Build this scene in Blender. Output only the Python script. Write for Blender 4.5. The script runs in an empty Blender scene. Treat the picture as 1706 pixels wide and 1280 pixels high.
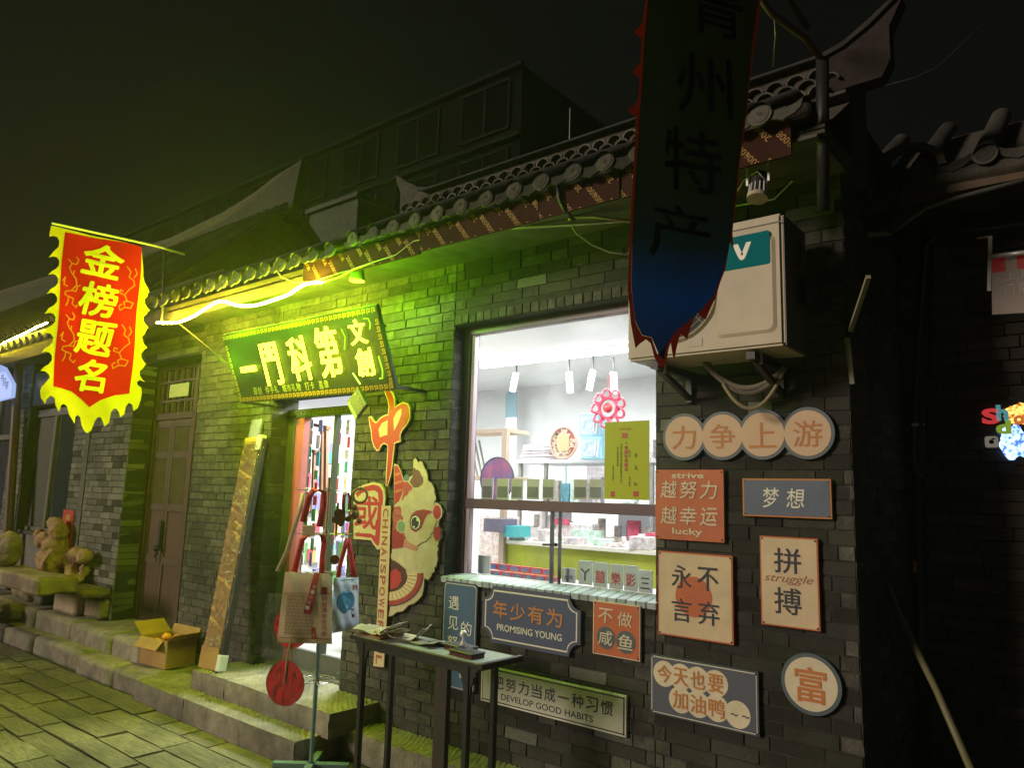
import bpy, bmesh, math, random
from mathutils import Vector, Matrix
random.seed(7)
V = Vector
sc = bpy.context.scene
col = sc.collection
# ------------------------------------------------------------------ camera
FPX, YAW, PITCH, ROLL = 1244.05, 39.441, 8.6106, 1.684
CAM = V((0.0, -3.6, 1.65))
_y, _p, _r = math.radians(YAW), math.radians(PITCH), math.radians(ROLL)
_f = V((-math.sin(_y)*math.cos(_p), math.cos(_y)*math.cos(_p), math.sin(_p)))
_r0 = V((math.cos(_y), math.sin(_y), 0)); _u0 = _r0.cross(_f)
CR = math.cos(_r)*_r0 + math.sin(_r)*_u0
CU = -math.sin(_r)*_r0 + math.cos(_r)*_u0
cd = bpy.data.cameras.new('camera'); cam = bpy.data.objects.new('camera', cd); col.objects.link(cam)
cd.sensor_width = 36; cd.lens = FPX/1706*36; cd.clip_start = 0.05; cd.clip_end = 400
mw = Matrix((CR, CU, -_f)).transposed().to_4x4(); mw.translation = CAM
cam.matrix_world = mw
sc.camera = cam
# ------------------------------------------------------------------ world, night sky, dim street light
sc.view_settings.view_transform = 'Standard'; sc.view_settings.look = 'None'
sc.view_settings.exposure = 1.0; sc.view_settings.gamma = 1.0; sc.view_settings.use_curve_mapping = False
w = bpy.data.worlds.new('World'); sc.world = w; w.use_nodes = True
wn = w.node_tree.nodes; wl_ = w.node_tree.links
bg = wn['Background']; bg.inputs['Color'].default_value = (0.55, 0.60, 0.50, 1); bg.inputs['Strength'].default_value = 0.0028
SUN_AZ, SUN_EL = math.radians(29), math.radians(17)      # from the left, out over the street
sd = V((-math.sin(SUN_AZ)*math.cos(SUN_EL), -math.cos(SUN_AZ)*math.cos(SUN_EL), math.sin(SUN_EL)))
sl = bpy.data.lights.new('night_street_light', 'SUN'); sl.energy = 0.95; sl.angle = math.radians(14); sl.color = (1.0, 0.83, 0.67)
so = bpy.data.objects.new('night_street_light', sl); col.objects.link(so)
so.rotation_euler = sd.to_track_quat('Z', 'Y').to_euler()
try:
    sc.cycles.use_denoising = True
    sc.cycles.max_bounces = 6; sc.cycles.diffuse_bounces = 3; sc.cycles.glossy_bounces = 3; sc.cycles.transmission_bounces = 6
    sc.cycles.transparent_max_bounces = 12; sc.cycles.volume_bounces = 0
    sc.cycles.sample_clamp_indirect = 4; sc.cycles.caustics_reflective = False; sc.cycles.caustics_refractive = False
except Exception: pass
# ------------------------------------------------------------------ helpers
def ray(u, v):
    return CR*((u-853)/FPX) - CU*((v-640)/FPX) + _f
def at(u, v, y=0.0):
    d = ray(u, v); return CAM + d*((y-CAM.y)/d.y)
def atx(u, v, x):
    d = ray(u, v); return CAM + d*((x-CAM.x)/d.x)
def atz(u, v, z):
    d = ray(u, v); return CAM + d*((z-CAM.z)/d.z)
class Frame:                       # origin, right, up; n = towards the viewer side
    def __init__(s, o, r=(1, 0, 0), u=(0, 0, 1)):
        s.o, s.r, s.u = V(o), V(r).normalized(), V(u).normalized(); s.n = s.r.cross(s.u).normalized()
    def p(s, x, y, n=0.0): return s.o + s.r*x + s.u*y + s.n*n
    def off(s, x=0, y=0, n=0): return Frame(s.p(x, y, n), s.r, s.u)
def rotf(o, deg, tilt=0):          # vertical frame turned about z
    a = math.radians(deg); r = V((math.cos(a), math.sin(a), 0)); t = math.radians(tilt)
    n = r.cross(V((0, 0, 1))); u = V((0, 0, 1))*math.cos(t) + n*math.sin(t)
    return Frame(o, r, u)
_txt = {}
def text_mesh(body, bold=0.0, shear=0.0, extrude=0.0, res=3):
    k = (body, bold, shear, extrude, res)
    if k not in _txt:
        c = bpy.data.curves.new('t', 'FONT'); c.body = body; c.offset = bold; c.shear = shear; c.extrude = extrude; c.resolution_u = res
        o = bpy.data.objects.new('t', c); col.objects.link(o)
        bpy.context.view_layer.update()
        m = bpy.data.meshes.new_from_object(o.evaluated_get(bpy.context.evaluated_depsgraph_get()))
        vs = [tuple(v.co) for v in m.vertices]; fs = [tuple(p.vertices) for p in m.polygons]
        bpy.data.objects.remove(o); bpy.data.curves.remove(c); bpy.data.meshes.remove(m)
        if not vs: vs = [(0, 0, 0)]
        xs = [v[0] for v in vs]; ys = [v[1] for v in vs]
        _txt[k] = (vs, fs, min(xs), max(xs), min(ys), max(ys))
    return _txt[k]
class MB:
    def __init__(s): s.v = []; s.f = []
    def add(s, vs, fs):
        b = len(s.v); s.v += [V(v) for v in vs]; s.f += [tuple(b+i for i in f) for f in fs]; return s
    def box(s, x0, x1, y0, y1, z0, z1):
        return s.add([(x0,y0,z0),(x1,y0,z0),(x1,y1,z0),(x0,y1,z0),(x0,y0,z1),(x1,y0,z1),(x1,y1,z1),(x0,y1,z1)],
                     [(0,3,2,1),(4,5,6,7),(0,1,5,4),(1,2,6,5),(2,3,7,6),(3,0,4,7)])
    def fbox(s, F, x0, x1, y0, y1, n0, n1):
        P = [F.p(x, y, n) for n in (n0, n1) for (x, y) in ((x0,y0),(x1,y0),(x1,y1),(x0,y1))]
        return s.add(P, [(0,3,2,1),(4,5,6,7),(0,1,5,4),(1,2,6,5),(2,3,7,6),(3,0,4,7)])
    def bar(s, a, b, w, h=None):
        a, b = V(a), V(b); d = (b-a).normalized(); h = h or w
        x = d.cross(V((0,0,1))) if abs(d.z) < .95 else d.cross(V((0,1,0)))
        x.normalize(); z = x.cross(d).normalized()
        P = []
        for c in (a, b):
            for sx, sz in ((-1,-1),(1,-1),(1,1),(-1,1)): P.append(c + x*sx*w/2 + z*sz*h/2)
        return s.add(P, [(0,3,2,1),(4,5,6,7),(0,1,5,4),(1,2,6,5),(2,3,7,6),(3,0,4,7)])
    def tube(s, pts, r, seg=8, closed=False, cap=True):
        pts = [V(p) for p in pts]; n = len(pts); rr = r if isinstance(r, (list, tuple)) else [r]*n
        b = len(s.v); prev = None
        for i, p in enumerate(pts):
            if closed: d = pts[(i+1) % n] - pts[i-1]
            else: d = pts[min(i+1, n-1)] - pts[max(i-1, 0)]
            d.normalize()
            if prev is None: x = d.cross(V((0,0,1))) if abs(d.z) < .9 else d.cross(V((0,1,0)))
            else: x = prev - d*prev.dot(d)
            x.normalize(); prev = x; z = d.cross(x)
            for k in range(seg):
                t = 2*math.pi*k/seg; s.v.append(p + (x*math.cos(t) + z*math.sin(t))*rr[i])
        for i in range(n if closed else n-1):
            j = (i+1) % n
            for k in range(seg):
                l = (k+1) % seg; s.f.append((b+i*seg+k, b+i*seg+l, b+j*seg+l, b+j*seg+k))
        if cap and not closed:
            s.f.append(tuple(b+k for k in range(seg))[::-1]); s.f.append(tuple(b+(n-1)*seg+k for k in range(seg)))
        return s
    def cyl(s, a, b, r, seg=16, r2=None): return s.tube([a, b], [r, r if r2 is None else r2], seg)
    def poly(s, F, pts, n0, n1=None):      # flat outline on a frame, n1 = front, n0 = back
        if n1 is None: return s.add([F.p(x, y, n0) for x, y in pts], [tuple(range(len(pts)))])
        m = len(pts)
        fs = [tuple(range(m)), tuple(range(2*m-1, m-1, -1))] + [(i, m+i, m+(i+1) % m, (i+1) % m) for i in range(m)]
        return s.add([F.p(x, y, n1) for x, y in pts] + [F.p(x, y, n0) for x, y in pts], fs)
    def disc(s, F, cx, cy, r, n0, n1=None, seg=40, ry=None, a0=0):
        ry = ry or r
        return s.poly(F, [(cx+r*math.cos(2*math.pi*k/seg+a0), cy+ry*math.sin(2*math.pi*k/seg+a0)) for k in range(seg)], n0, n1)
    def stroke(s, F, pts, wd, n):          # painted line on a frame
        for (x0, y0), (x1, y1) in zip(pts, pts[1:]):
            dx, dy = x1-x0, y1-y0; L = math.hypot(dx, dy) or 1e-6; ox, oy = -dy/L*wd/2, dx/L*wd/2; ex, ey = dx/L*wd/2*.6, dy/L*wd/2*.6
            s.poly(F, [(x0+ox-ex, y0+oy-ey), (x0-ox-ex, y0-oy-ey), (x1-ox+ex, y1-oy+ey), (x1+ox+ex, y1+oy+ey)], n)
        return s
    def sphere(s, c, r, seg=12, rings=8, sx=1, sy=1, sz=1):
        b = len(s.v); c = V(c)
        for i in range(rings+1):
            ph = math.pi*i/rings
            for k in range(seg):
                t = 2*math.pi*k/seg; s.v.append(c + V((sx*r*math.sin(ph)*math.cos(t), sy*r*math.sin(ph)*math.sin(t), sz*r*math.cos(ph))))
        for i in range(rings):
            for k in range(seg):
                l = (k+1) % seg; s.f.append((b+i*seg+k, b+(i+1)*seg+k, b+(i+1)*seg+l, b+i*seg+l))
        return s
    def text(s, body, F, cx, cy, h=None, w=None, n=0.0, bold=0.0, rot=0, shear=0.0, res=3, ext=0.0):
        if bold > 0 and body and ord(body[0]) > 0x2e80:      # brush weight: several strikes, each a hair prouder
            e_ = (h or w)*bold*(.55 if bold > .011 else .8)
            for k, (dx, dy) in enumerate(((0,0),(e_,0),(-e_,0),(0,e_),(0,-e_),(e_*.7,e_*.7),(-e_*.7,-e_*.7),(e_*.7,-e_*.7),(-e_*.7,e_*.7))[:9 if bold > .011 else 5]):
                s.text(body, F, cx+dx, cy+dy, h=h*(1-bold*.8) if h else None, w=w*(1-bold*.8) if w else None, n=n+.00012*k, bold=0, rot=rot, shear=shear, res=res, ext=ext)
            return s
        vs, fs, x0, x1, y0, y1 = text_mesh(body, bold, shear, ext, res)
        mx, my = (x0+x1)/2, (y0+y1)/2
        sy = (h/(y1-y0)) if h else None; sx = (w/(x1-x0)) if w else sy
        if sy is None: sy = sx
        c, q = math.cos(math.radians(rot)), math.sin(math.radians(rot))
        out = []
        for x, y, z in vs:
            a, b_ = (x-mx)*sx, (y-my)*sy
            out.append(F.p(cx + a*c - b_*q, cy + a*q + b_*c, n + (z+ext if ext else 0)))
        return s.add(out, fs)
    def col_text(s, chars, F, cx, ytop, h, step, n, bold=0.01, w=None, **k):
        for i, ch in enumerate(chars): s.text(ch, F, cx, ytop - h/2 - i*step, h=h, w=w or h, n=n, bold=bold, **k)
        return s
    def build(s, name, mat, parent=None, bevel=0, smooth=False, origin=None, label=None, seg=1):
        me = bpy.data.meshes.new(name)
        o0 = WL.get(parent.name, V((0,0,0))) if parent else V((0,0,0))
        if origin is None: origin = o0
        origin = V(origin)
        me.from_pydata([tuple(v-origin) for v in s.v], [], s.f)
        if bevel:
            bm = bmesh.new(); bm.from_mesh(me)
            bmesh.ops.recalc_face_normals(bm, faces=bm.faces)
            bmesh.ops.bevel(bm, geom=list(bm.edges), offset=bevel, segments=seg, affect='EDGES', clamp_overlap=True)
            bm.to_mesh(me); bm.free()
        if smooth:
            for p in me.polygons: p.use_smooth = True
        me.materials.append(mat); me.update()
        o = bpy.data.objects.new(name, me); col.objects.link(o)
        o.location = origin - o0
        if parent: o.parent = parent
        WL[o.name] = origin
        if label: o['label'] = label
        return o
WL = {}
ORD = ['first','second','third','fourth','fifth','sixth','seventh','eighth','ninth','tenth','eleventh','twelfth','thirteenth','fourteenth','fifteenth','sixteenth','seventeenth','eighteenth','nineteenth','twentieth']
def tag(o, label, cat, group=None, kind=None):
    if label: o['label'] = label
    if cat: o['category'] = cat
    if group: o['group'] = group
    if kind: o['kind'] = kind
    return o
def thing(name, label, cat, loc, group=None):
    o = bpy.data.objects.new(name, None); col.objects.link(o); o.location = V(loc); o.empty_display_size = .1
    WL[o.name] = V(loc); return tag(o, label, cat, group)
def struct(o): o['kind'] = 'structure'; return o
def inst(src, name, parent, loc, scale=(1,1,1), rot=(0,0,0), mat=None):       # a piece sharing mesh data
    o = bpy.data.objects.new(name, src); col.objects.link(o); o.parent = parent
    o.location = V(loc) - WL[parent.name]; o.scale = scale; o.rotation_euler = rot; WL[o.name] = V(loc)
    return o
def mesh_of(mb, mat, name='piece', bevel=0, smooth=False):
    o = mb.build(name, mat, None, bevel=bevel, smooth=smooth, origin=(0,0,0)); me = o.data; bpy.data.objects.remove(o); return me
# ------------------------------------------------------------------ materials
def M(name, c, rough=.7, metal=0, var=0.0, vscale=8, bump=0.0, bscale=40, emit=None, estr=1, spec=.5, trans=0, alpha=1, coat=0, c2=None, stretch=None, rand=0, detail=6, sss=0):
    m = bpy.data.materials.new(name); m.use_nodes = True; nt = m.node_tree; N = nt.nodes; L = nt.links
    b = N['Principled BSDF']; b.inputs['Base Color'].default_value = (*c, 1); b.inputs['Roughness'].default_value = rough
    b.inputs['Metallic'].default_value = metal; b.inputs['Specular IOR Level'].default_value = spec
    b.inputs['Coat Weight'].default_value = coat; b.inputs['Transmission Weight'].default_value = trans; b.inputs['Alpha'].default_value = alpha
    if emit: b.inputs['Emission Color'].default_value = (*emit, 1); b.inputs['Emission Strength'].default_value = estr
    tc = N.new('ShaderNodeTexCoord'); mp = N.new('ShaderNodeMapping'); L.new(tc.outputs['Object'], mp.inputs['Vector'])
    if stretch: mp.inputs['Scale'].default_value = stretch
    vec = mp.outputs['Vector']
    rnd = None
    if rand:
        oi = N.new('ShaderNodeObjectInfo'); ge = N.new('ShaderNodeNewGeometry')
        ad = N.new('ShaderNodeMath'); ad.operation = 'ADD'; L.new(oi.outputs['Random'], ad.inputs[0]); L.new(ge.outputs['Random Per Island'], ad.inputs[1])
        fr = N.new('ShaderNodeMath'); fr.operation = 'FRACT'; L.new(ad.outputs[0], fr.inputs[0]); rnd = fr.outputs[0]
        sc3 = N.new('ShaderNodeVectorMath'); sc3.operation = 'SCALE'; cb = N.new('ShaderNodeCombineXYZ')
        for k in range(3): L.new(rnd, cb.inputs[k])
        L.new(cb.outputs[0], sc3.inputs[0]); sc3.inputs['Scale'].default_value = 37.0
        va = N.new('ShaderNodeVectorMath'); L.new(vec, va.inputs[0]); L.new(sc3.outputs[0], va.inputs[1]); vec = va.outputs[0]
    if var or c2 or rand:
        no = N.new('ShaderNodeTexNoise'); no.inputs['Scale'].default_value = vscale; no.inputs['Detail'].default_value = detail; no.inputs['Roughness'].default_value = .65
        L.new(vec, no.inputs['Vector'])
        cr = N.new('ShaderNodeValToRGB'); cr.color_ramp.elements[0].position = .32; cr.color_ramp.elements[1].position = .68
        d = c2 or tuple(x*(1-var) for x in c); cr.color_ramp.elements[0].color = (*d, 1); cr.color_ramp.elements[1].color = (*(c if c2 else tuple(min(1, x*(1+var)) for x in c)), 1)
        L.new(no.outputs['Fac'], cr.inputs['Fac']); out = cr.outputs['Color']
        if rand:
            hv = N.new('ShaderNodeHueSaturation'); mr = N.new('ShaderNodeMapRange'); mr.inputs['To Min'].default_value = 1-rand; mr.inputs['To Max'].default_value = 1+rand
            gp = N.new('ShaderNodeNewGeometry'); gn = N.new('ShaderNodeTexNoise'); gn.inputs['Scale'].default_value = 1.7; gn.inputs['Detail'].default_value = 5; L.new(gp.outputs['Position'], gn.inputs['Vector'])
            gm_ = N.new('ShaderNodeMapRange'); gm_.inputs['From Min'].default_value = .3; gm_.inputs['From Max'].default_value = .7; gm_.inputs['To Min'].default_value = .60; gm_.inputs['To Max'].default_value = 1.35; L.new(gn.outputs['Fac'], gm_.inputs['Value'])
            mm_ = N.new('ShaderNodeMath'); mm_.operation = 'MULTIPLY'; L.new(mr.outputs[0], mm_.inputs[0]); L.new(gm_.outputs[0], mm_.inputs[1])
            L.new(rnd, mr.inputs['Value']); L.new(mm_.outputs[0], hv.inputs['Value']); L.new(out, hv.inputs['Color']); out = hv.outputs['Color']
        L.new(out, b.inputs['Base Color'])
    if bump:
        nb = N.new('ShaderNodeTexNoise'); nb.inputs['Scale'].default_value = bscale; nb.inputs['Detail'].default_value = 8; nb.inputs['Roughness'].default_value = .6; L.new(vec, nb.inputs['Vector'])
        bu = N.new('ShaderNodeBump'); bu.inputs['Strength'].default_value = bump; bu.inputs['Distance'].default_value = .01
        L.new(nb.outputs['Fac'], bu.inputs['Height']); L.new(bu.outputs['Normal'], b.inputs['Normal'])
    return m
def EM(name, c, s):
    m = bpy.data.materials.new(name); m.use_nodes = True; N = m.node_tree.nodes; L = m.node_tree.links
    N.remove(N['Principled BSDF']); e = N.new('ShaderNodeEmission'); e.inputs['Color'].default_value = (*c, 1); e.inputs['Strength'].default_value = s
    L.new(e.outputs[0], N['Material Output'].inputs['Surface']); return m
def CLOTH(name, c, tr=.5, c2=None, bump=.3, grad=None):
    m = bpy.data.materials.new(name); m.use_nodes = True; N = m.node_tree.nodes; L = m.node_tree.links
    N.remove(N['Principled BSDF']); d = N.new('ShaderNodeBsdfDiffuse'); t = N.new('ShaderNodeBsdfTranslucent'); mx = N.new('ShaderNodeMixShader'); mx.inputs[0].default_value = tr
    d.inputs['Color'].default_value = (*c, 1); t.inputs['Color'].default_value = (*(c2 or c), 1)
    tc = N.new('ShaderNodeTexCoord'); no = N.new('ShaderNodeTexNoise'); no.inputs['Scale'].default_value = 5; no.inputs['Detail'].default_value = 4; L.new(tc.outputs['Object'], no.inputs['Vector'])
    bu = N.new('ShaderNodeBump'); bu.inputs['Strength'].default_value = bump; bu.inputs['Distance'].default_value = .05; L.new(no.outputs['Fac'], bu.inputs['Height'])
    L.new(bu.outputs['Normal'], d.inputs['Normal'])
    if grad:
        gr, z0, z1 = grad; se = N.new('ShaderNodeSeparateXYZ'); L.new(tc.outputs['Object'], se.inputs[0]); mr = N.new('ShaderNodeMapRange')
        mr.inputs['From Min'].default_value = z0; mr.inputs['From Max'].default_value = z1; L.new(se.outputs['Z'], mr.inputs['Value'])
        r = N.new('ShaderNodeValToRGB'); els = r.color_ramp.elements
        els[0].position, els[0].color = gr[0][0], (*gr[0][1], 1); els[1].position, els[1].color = gr[-1][0], (*gr[-1][1], 1)
        for p, cc in gr[1:-1]: e = els.new(p); e.color = (*cc, 1)
        L.new(mr.outputs[0], r.inputs[0]); L.new(r.outputs['Color'], d.inputs['Color']); L.new(r.outputs['Color'], t.inputs['Color'])
    L.new(d.outputs[0], mx.inputs[1]); L.new(t.outputs[0], mx.inputs[2]); L.new(mx.outputs[0], N['Material Output'].inputs['Surface']); return m
def FILM(name, tint=(1,1,1), bump=.9, bscale=14, haze=.12, blend=.10):
    m = bpy.data.materials.new(name); m.use_nodes = True; N = m.node_tree.nodes; L = m.node_tree.links
    N.remove(N['Principled BSDF']); tr = N.new('ShaderNodeBsdfTransparent'); gl = N.new('ShaderNodeBsdfGlossy'); gl.inputs['Roughness'].default_value = .12
    df = N.new('ShaderNodeBsdfDiffuse'); df.inputs['Color'].default_value = (.8,.8,.8,1); tr.inputs['Color'].default_value = (*tint, 1)
    lw = N.new('ShaderNodeLayerWeight'); lw.inputs['Blend'].default_value = blend
    tc = N.new('ShaderNodeTexCoord'); no = N.new('ShaderNodeTexNoise'); no.inputs['Scale'].default_value = bscale; no.inputs['Detail'].default_value = 3; no.inputs['Distortion'].default_value = 1.5
    L.new(tc.outputs['Object'], no.inputs['Vector']); bu = N.new('ShaderNodeBump'); bu.inputs['Strength'].default_value = bump; bu.inputs['Distance'].default_value = .03
    L.new(no.outputs['Fac'], bu.inputs['Height']); L.new(bu.outputs[0], gl.inputs['Normal']); L.new(bu.outputs[0], lw.inputs['Normal'])
    m1 = N.new('ShaderNodeMixShader'); m1.inputs[0].default_value = haze; L.new(tr.outputs[0], m1.inputs[1]); L.new(df.outputs[0], m1.inputs[2])
    m2 = N.new('ShaderNodeMixShader'); L.new(lw.outputs['Fresnel'], m2.inputs[0]); L.new(m1.outputs[0], m2.inputs[1]); L.new(gl.outputs[0], m2.inputs[2])
    L.new(m2.outputs[0], N['Material Output'].inputs['Surface']); return m
def GLASS(name, refl=.08, tint=(1,1,1)):
    m = bpy.data.materials.new(name); m.use_nodes = True; N = m.node_tree.nodes; L = m.node_tree.links
    N.remove(N['Principled BSDF']); tr = N.new('ShaderNodeBsdfTransparent'); tr.inputs['Color'].default_value = (*tint, 1); gl = N.new('ShaderNodeBsdfGlossy'); gl.inputs['Roughness'].default_value = .02
    tc = N.new('ShaderNodeTexCoord'); no = N.new('ShaderNodeTexNoise'); no.inputs['Scale'].default_value = 3.5; no.inputs['Detail'].default_value = 9; no.inputs['Distortion'].default_value = 1.2; L.new(tc.outputs['Object'], no.inputs['Vector'])
    cr = N.new('ShaderNodeMapRange'); cr.inputs['From Min'].default_value = .5; cr.inputs['From Max'].default_value = .8; cr.inputs['To Max'].default_value = .06; L.new(no.outputs['Fac'], cr.inputs['Value'])
    df = N.new('ShaderNodeBsdfTranslucent'); df.inputs['Color'].default_value = (.6,.6,.6,1); dm = N.new('ShaderNodeMixShader'); L.new(cr.outputs[0], dm.inputs[0]); L.new(tr.outputs[0], dm.inputs[1]); L.new(df.outputs[0], dm.inputs[2]); tr = dm
    mx = N.new('ShaderNodeMixShader'); lw = N.new('ShaderNodeLayerWeight'); lw.inputs['Blend'].default_value = refl
    L.new(lw.outputs['Fresnel'], mx.inputs[0]); L.new(tr.outputs[0], mx.inputs[1]); L.new(gl.outputs[0], mx.inputs[2]); L.new(mx.outputs[0], N['Material Output'].inputs['Surface']); return m
brick_m = M('grey_brick', (.120,.112,.096), .9, c2=(.055,.053,.045), vscale=17, bump=1.0, bscale=75, rand=.30, detail=12, spec=.2)
brick_pale = M('grey_brick_worn', (.21,.20,.175), .85, c2=(.10,.10,.09), vscale=12, bump=.6, bscale=55, rand=.35)
mortar_m = M('mortar', (.038,.037,.032), .95, var=.4, vscale=10, bump=.5, bscale=70)
darkbrick_m = M('dark_brick', (.10,.078,.065), .85, c2=(.06,.052,.045), vscale=10, bump=.5, bscale=50, rand=.35)
stone_m = M('chiselled_stone', (.30,.27,.20), .8, c2=(.15,.135,.10), vscale=9, bump=.7, bscale=45, rand=.15)
slab_m = M('paving_stone', (.31,.28,.145), .55, c2=(.10,.105,.05), vscale=6, bump=1.3, bscale=20, rand=.25, stretch=(.5,2.2,1))  # moss tone plus the lamps' yellow-green tinted into the stone colour
base_m = M('street_bed', (.05,.05,.04), .9, var=.4, bump=.5)
block_m = M('old_block', (.34,.27,.19), .85, c2=(.17,.13,.09), vscale=7, bump=.8, bscale=30, rand=.15)
pale_block = M('sawn_block', (.50,.40,.27), .8, c2=(.36,.28,.18), vscale=6, bump=.4, bscale=40)
sand_m = M('sandstone', (.52,.32,.17), .85, c2=(.28,.17,.09), vscale=9, bump=1, bscale=28)
tile_m = M('roof_tile', (.055,.055,.047), .85, c2=(.025,.025,.022), vscale=12, bump=.7, bscale=40, rand=.4)
cement_m = M('cement', (.095,.085,.068), .9, c2=(.045,.042,.035), vscale=10, bump=1, bscale=30)
blackmetal = M('black_metal', (.012,.012,.013), .45, bump=.1)
darkmetal = M('dark_metal', (.03,.03,.032), .5, .3)
greymetal = M('grey_metal', (.28,.28,.27), .4, .6, var=.15)
whitemetal = M('white_metal', (.62,.62,.60), .4, .1, var=.08)
whitewall = M('white_plaster', (.66,.67,.67), .8, var=.05, vscale=3)
cream = M('cream_print', (.62,.47,.31), .55, var=.13, vscale=7, detail=12, bump=.08, bscale=12)
creamlight = M('cream_light', (.66,.56,.42), .55, var=.13, vscale=7, detail=12, bump=.08, bscale=12)
orange = M('orange_print', (.50,.115,.035), .55, var=.13, vscale=7, detail=12, bump=.08, bscale=12)
orange_txt = M('orange_letters', (.50,.19,.045), .6)
bluep = M('blue_print', (.075,.10,.17), .5, var=.13, vscale=7, detail=12, bump=.08, bscale=12)
blue2 = M('blue_print_bright', (.045,.10,.22), .5, var=.05)
slate = M('slate_blue_edge', (.07,.095,.12), .5, var=.08)
inkm = M('ink', (.022,.024,.035), .6)
whitep = M('white_print', (.74,.70,.60), .5)
redp = M('red_print', (.42,.035,.028), .5, var=.08)
redbright = M('red_paint', (.46,.028,.03), .55, var=.06)
maroon = M('maroon_print', (.13,.03,.035), .55)
# ------------------------------------------------------------------ brick laying
def brick_variant(seed, mat):
    r = random.Random(seed); mb = MB(); L, H, D, b = .5, .5, .5, .5
    j = lambda a: (r.random()-.5)*a
    # unit brick: x -.5..5, z -.5..5, y 0 (front) .. 1 (back) ; bevelled front
    ex, ez = .008, .03
    P = [(-.5,1,-.5),(.5,1,-.5),(.5,1,.5),(-.5,1,.5),
         (-.5+j(.008),.25,-.5+j(.03)),(.5+j(.008),.25,-.5+j(.03)),(.5+j(.008),.25,.5+j(.03)),(-.5+j(.008),.25,.5+j(.03)),
         (-.5+ex+abs(j(.02)),j(.2),-.5+ez+j(.05)),(.5-ex-abs(j(.02)),j(.2),-.5+ez+j(.05)),(.5-ex-abs(j(.02)),j(.2),.5-ez+j(.05)),(-.5+ex+abs(j(.02)),j(.2),.5-ez+j(.05))]
    Fc = [(4,5,1,0),(5,6,2,1),(6,7,3,2),(7,4,0,3),(8,9,5,4),(9,10,6,5),(10,11,7,6),(11,8,4,7),(8,11,10,9)]
    mb.add(P, Fc); return mb
variants = [brick_variant(i, None) for i in range(6)]
_vm = {}
def vmesh(i, mat):
    if (i, mat.name) not in _vm: _vm[(i, mat.name)] = mesh_of(variants[i], mat, 'brick')
    return _vm[(i, mat.name)]
COURSE = .068
def lay(rects, z0, z1, holes, F=None):
    """returns list of bricks (frame x-centre, z-centre, length, height) for a facade span"""
    out = []; k = 0; z = z0; R = random.Random(int(rects[0]*100)+5)
    while z < z1 - .03:
        zc = z + COURSE/2; x = rects[0] - R.random()*.12 - (k % 2)*.12; n = 0
        while x < rects[1]:
            Lb = .245 if (n + k) % 4 else .125
            Lb *= 1 + (R.random()-.5)*.06
            a, b = max(x, rects[0]), min(x+Lb, rects[1]); x += Lb; n += 1
            segs = [(a, b)]
            for hx0, hx1, hz0, hz1 in holes:
                if hz0 < zc < hz1:
                    ns = []
                    for s0, s1 in segs:
                        if s1 <= hx0 or s0 >= hx1: ns.append((s0, s1)); continue
                        if s0 < hx0: ns.append((s0, hx0))
                        if s1 > hx1: ns.append((hx1, s1))
                    segs = ns
            for s0, s1 in segs:
                if s1 - s0 > .03: out.append(((s0+s1)/2, zc, s1-s0-.0055, COURSE-.0055))
        z += COURSE; k += 1
    return out
def put_bricks(specs, wall, mat, cap=300, mat2=None, p2=0.0, depth=.03):
    """specs: (frame, x, z, len, height). nearest `cap` as parts, the rest joined"""
    def key(sp):
        F, x, z, l, h = sp; p = F.p(x, z); d = (p-CAM).length
        q = p - CAM; zz = q.dot(_f); uu = 853 + FPX*q.dot(CR)/zz if zz > .2 else 9e9; vv = 640 - FPX*q.dot(CU)/zz if zz > .2 else 9e9
        vis = -60 < uu < 1766 and -40 < vv < 1320
        return (0 if vis else 1, -l*h/d/d*abs((F.n).dot(q.normalized())))
    specs = sorted(specs, key=key); R = random.Random(3)
    joined = MB()
    for i, (F, x, z, l, h) in enumerate(specs):
        vi = R.randrange(6); pr = (R.random()-.5)*.005
        if i < cap:
            o = inst(vmesh(vi, mat2 if (mat2 and R.random() < p2) else mat), 'brick', wall, F.p(x, z, pr))
            o.rotation_euler = (0, 0, math.atan2(F.r.y, F.r.x)); o.scale = (l, depth, h)
        else:
            G = Frame(F.p(x, z, pr), F.r, F.u)
            joined.add([G.p(v.x*l, v.z*h, -v.y*depth) for v in variants[vi].v], variants[vi].f)
    if joined.v:
        o = joined.build('brickwork', mat, wall); o['kind'] = 'stuff'
# ------------------------------------------------------------------ ground
GZ = -.05
street = struct(MB().box(-33.5, 10.5, -16.5, 1.2, GZ-.4, GZ-.016).build('street', base_m))
slabvars = []
for i in range(5):
    R = random.Random(40+i); g = MB(); nx, ny = 5, 3
    vs = []; 
    for a in range(nx+1):
        for b in range(ny+1):
            e = a in (0, nx) or b in (0, ny)
            vs.append((a/nx-.5+(0 if not e else R.uniform(-.006,.006)), b/ny-.5+(0 if not e else R.uniform(-.01,.01)), R.uniform(-.12,.12) - (.25 if e else 0)))
    n = len(vs); fs = [(a*(ny+1)+b, (a+1)*(ny+1)+b, (a+1)*(ny+1)+b+1, a*(ny+1)+b+1) for a in range(nx) for b in range(ny)]
    ring = [a*(ny+1) for a in range(nx+1)] + [nx*(ny+1)+b for b in range(1, ny+1)] + [a*(ny+1)+ny for a in range(nx-1, -1, -1)] + [b for b in range(ny-1, 0, -1)]
    low = []
    for q in ring: low.append(len(vs)); vs.append((vs[q][0], vs[q][1], -2.2))
    for q in range(len(ring)): r2 = (q+1) % len(ring); fs.append((ring[q], low[q], low[r2], ring[r2]))
    g.add(vs, fs); slabvars.append(mesh_of(g, slab_m, 'paving_slab'))
R = random.Random(11); cnt = 0; y = -.56; extra = MB()
row = 0
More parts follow.
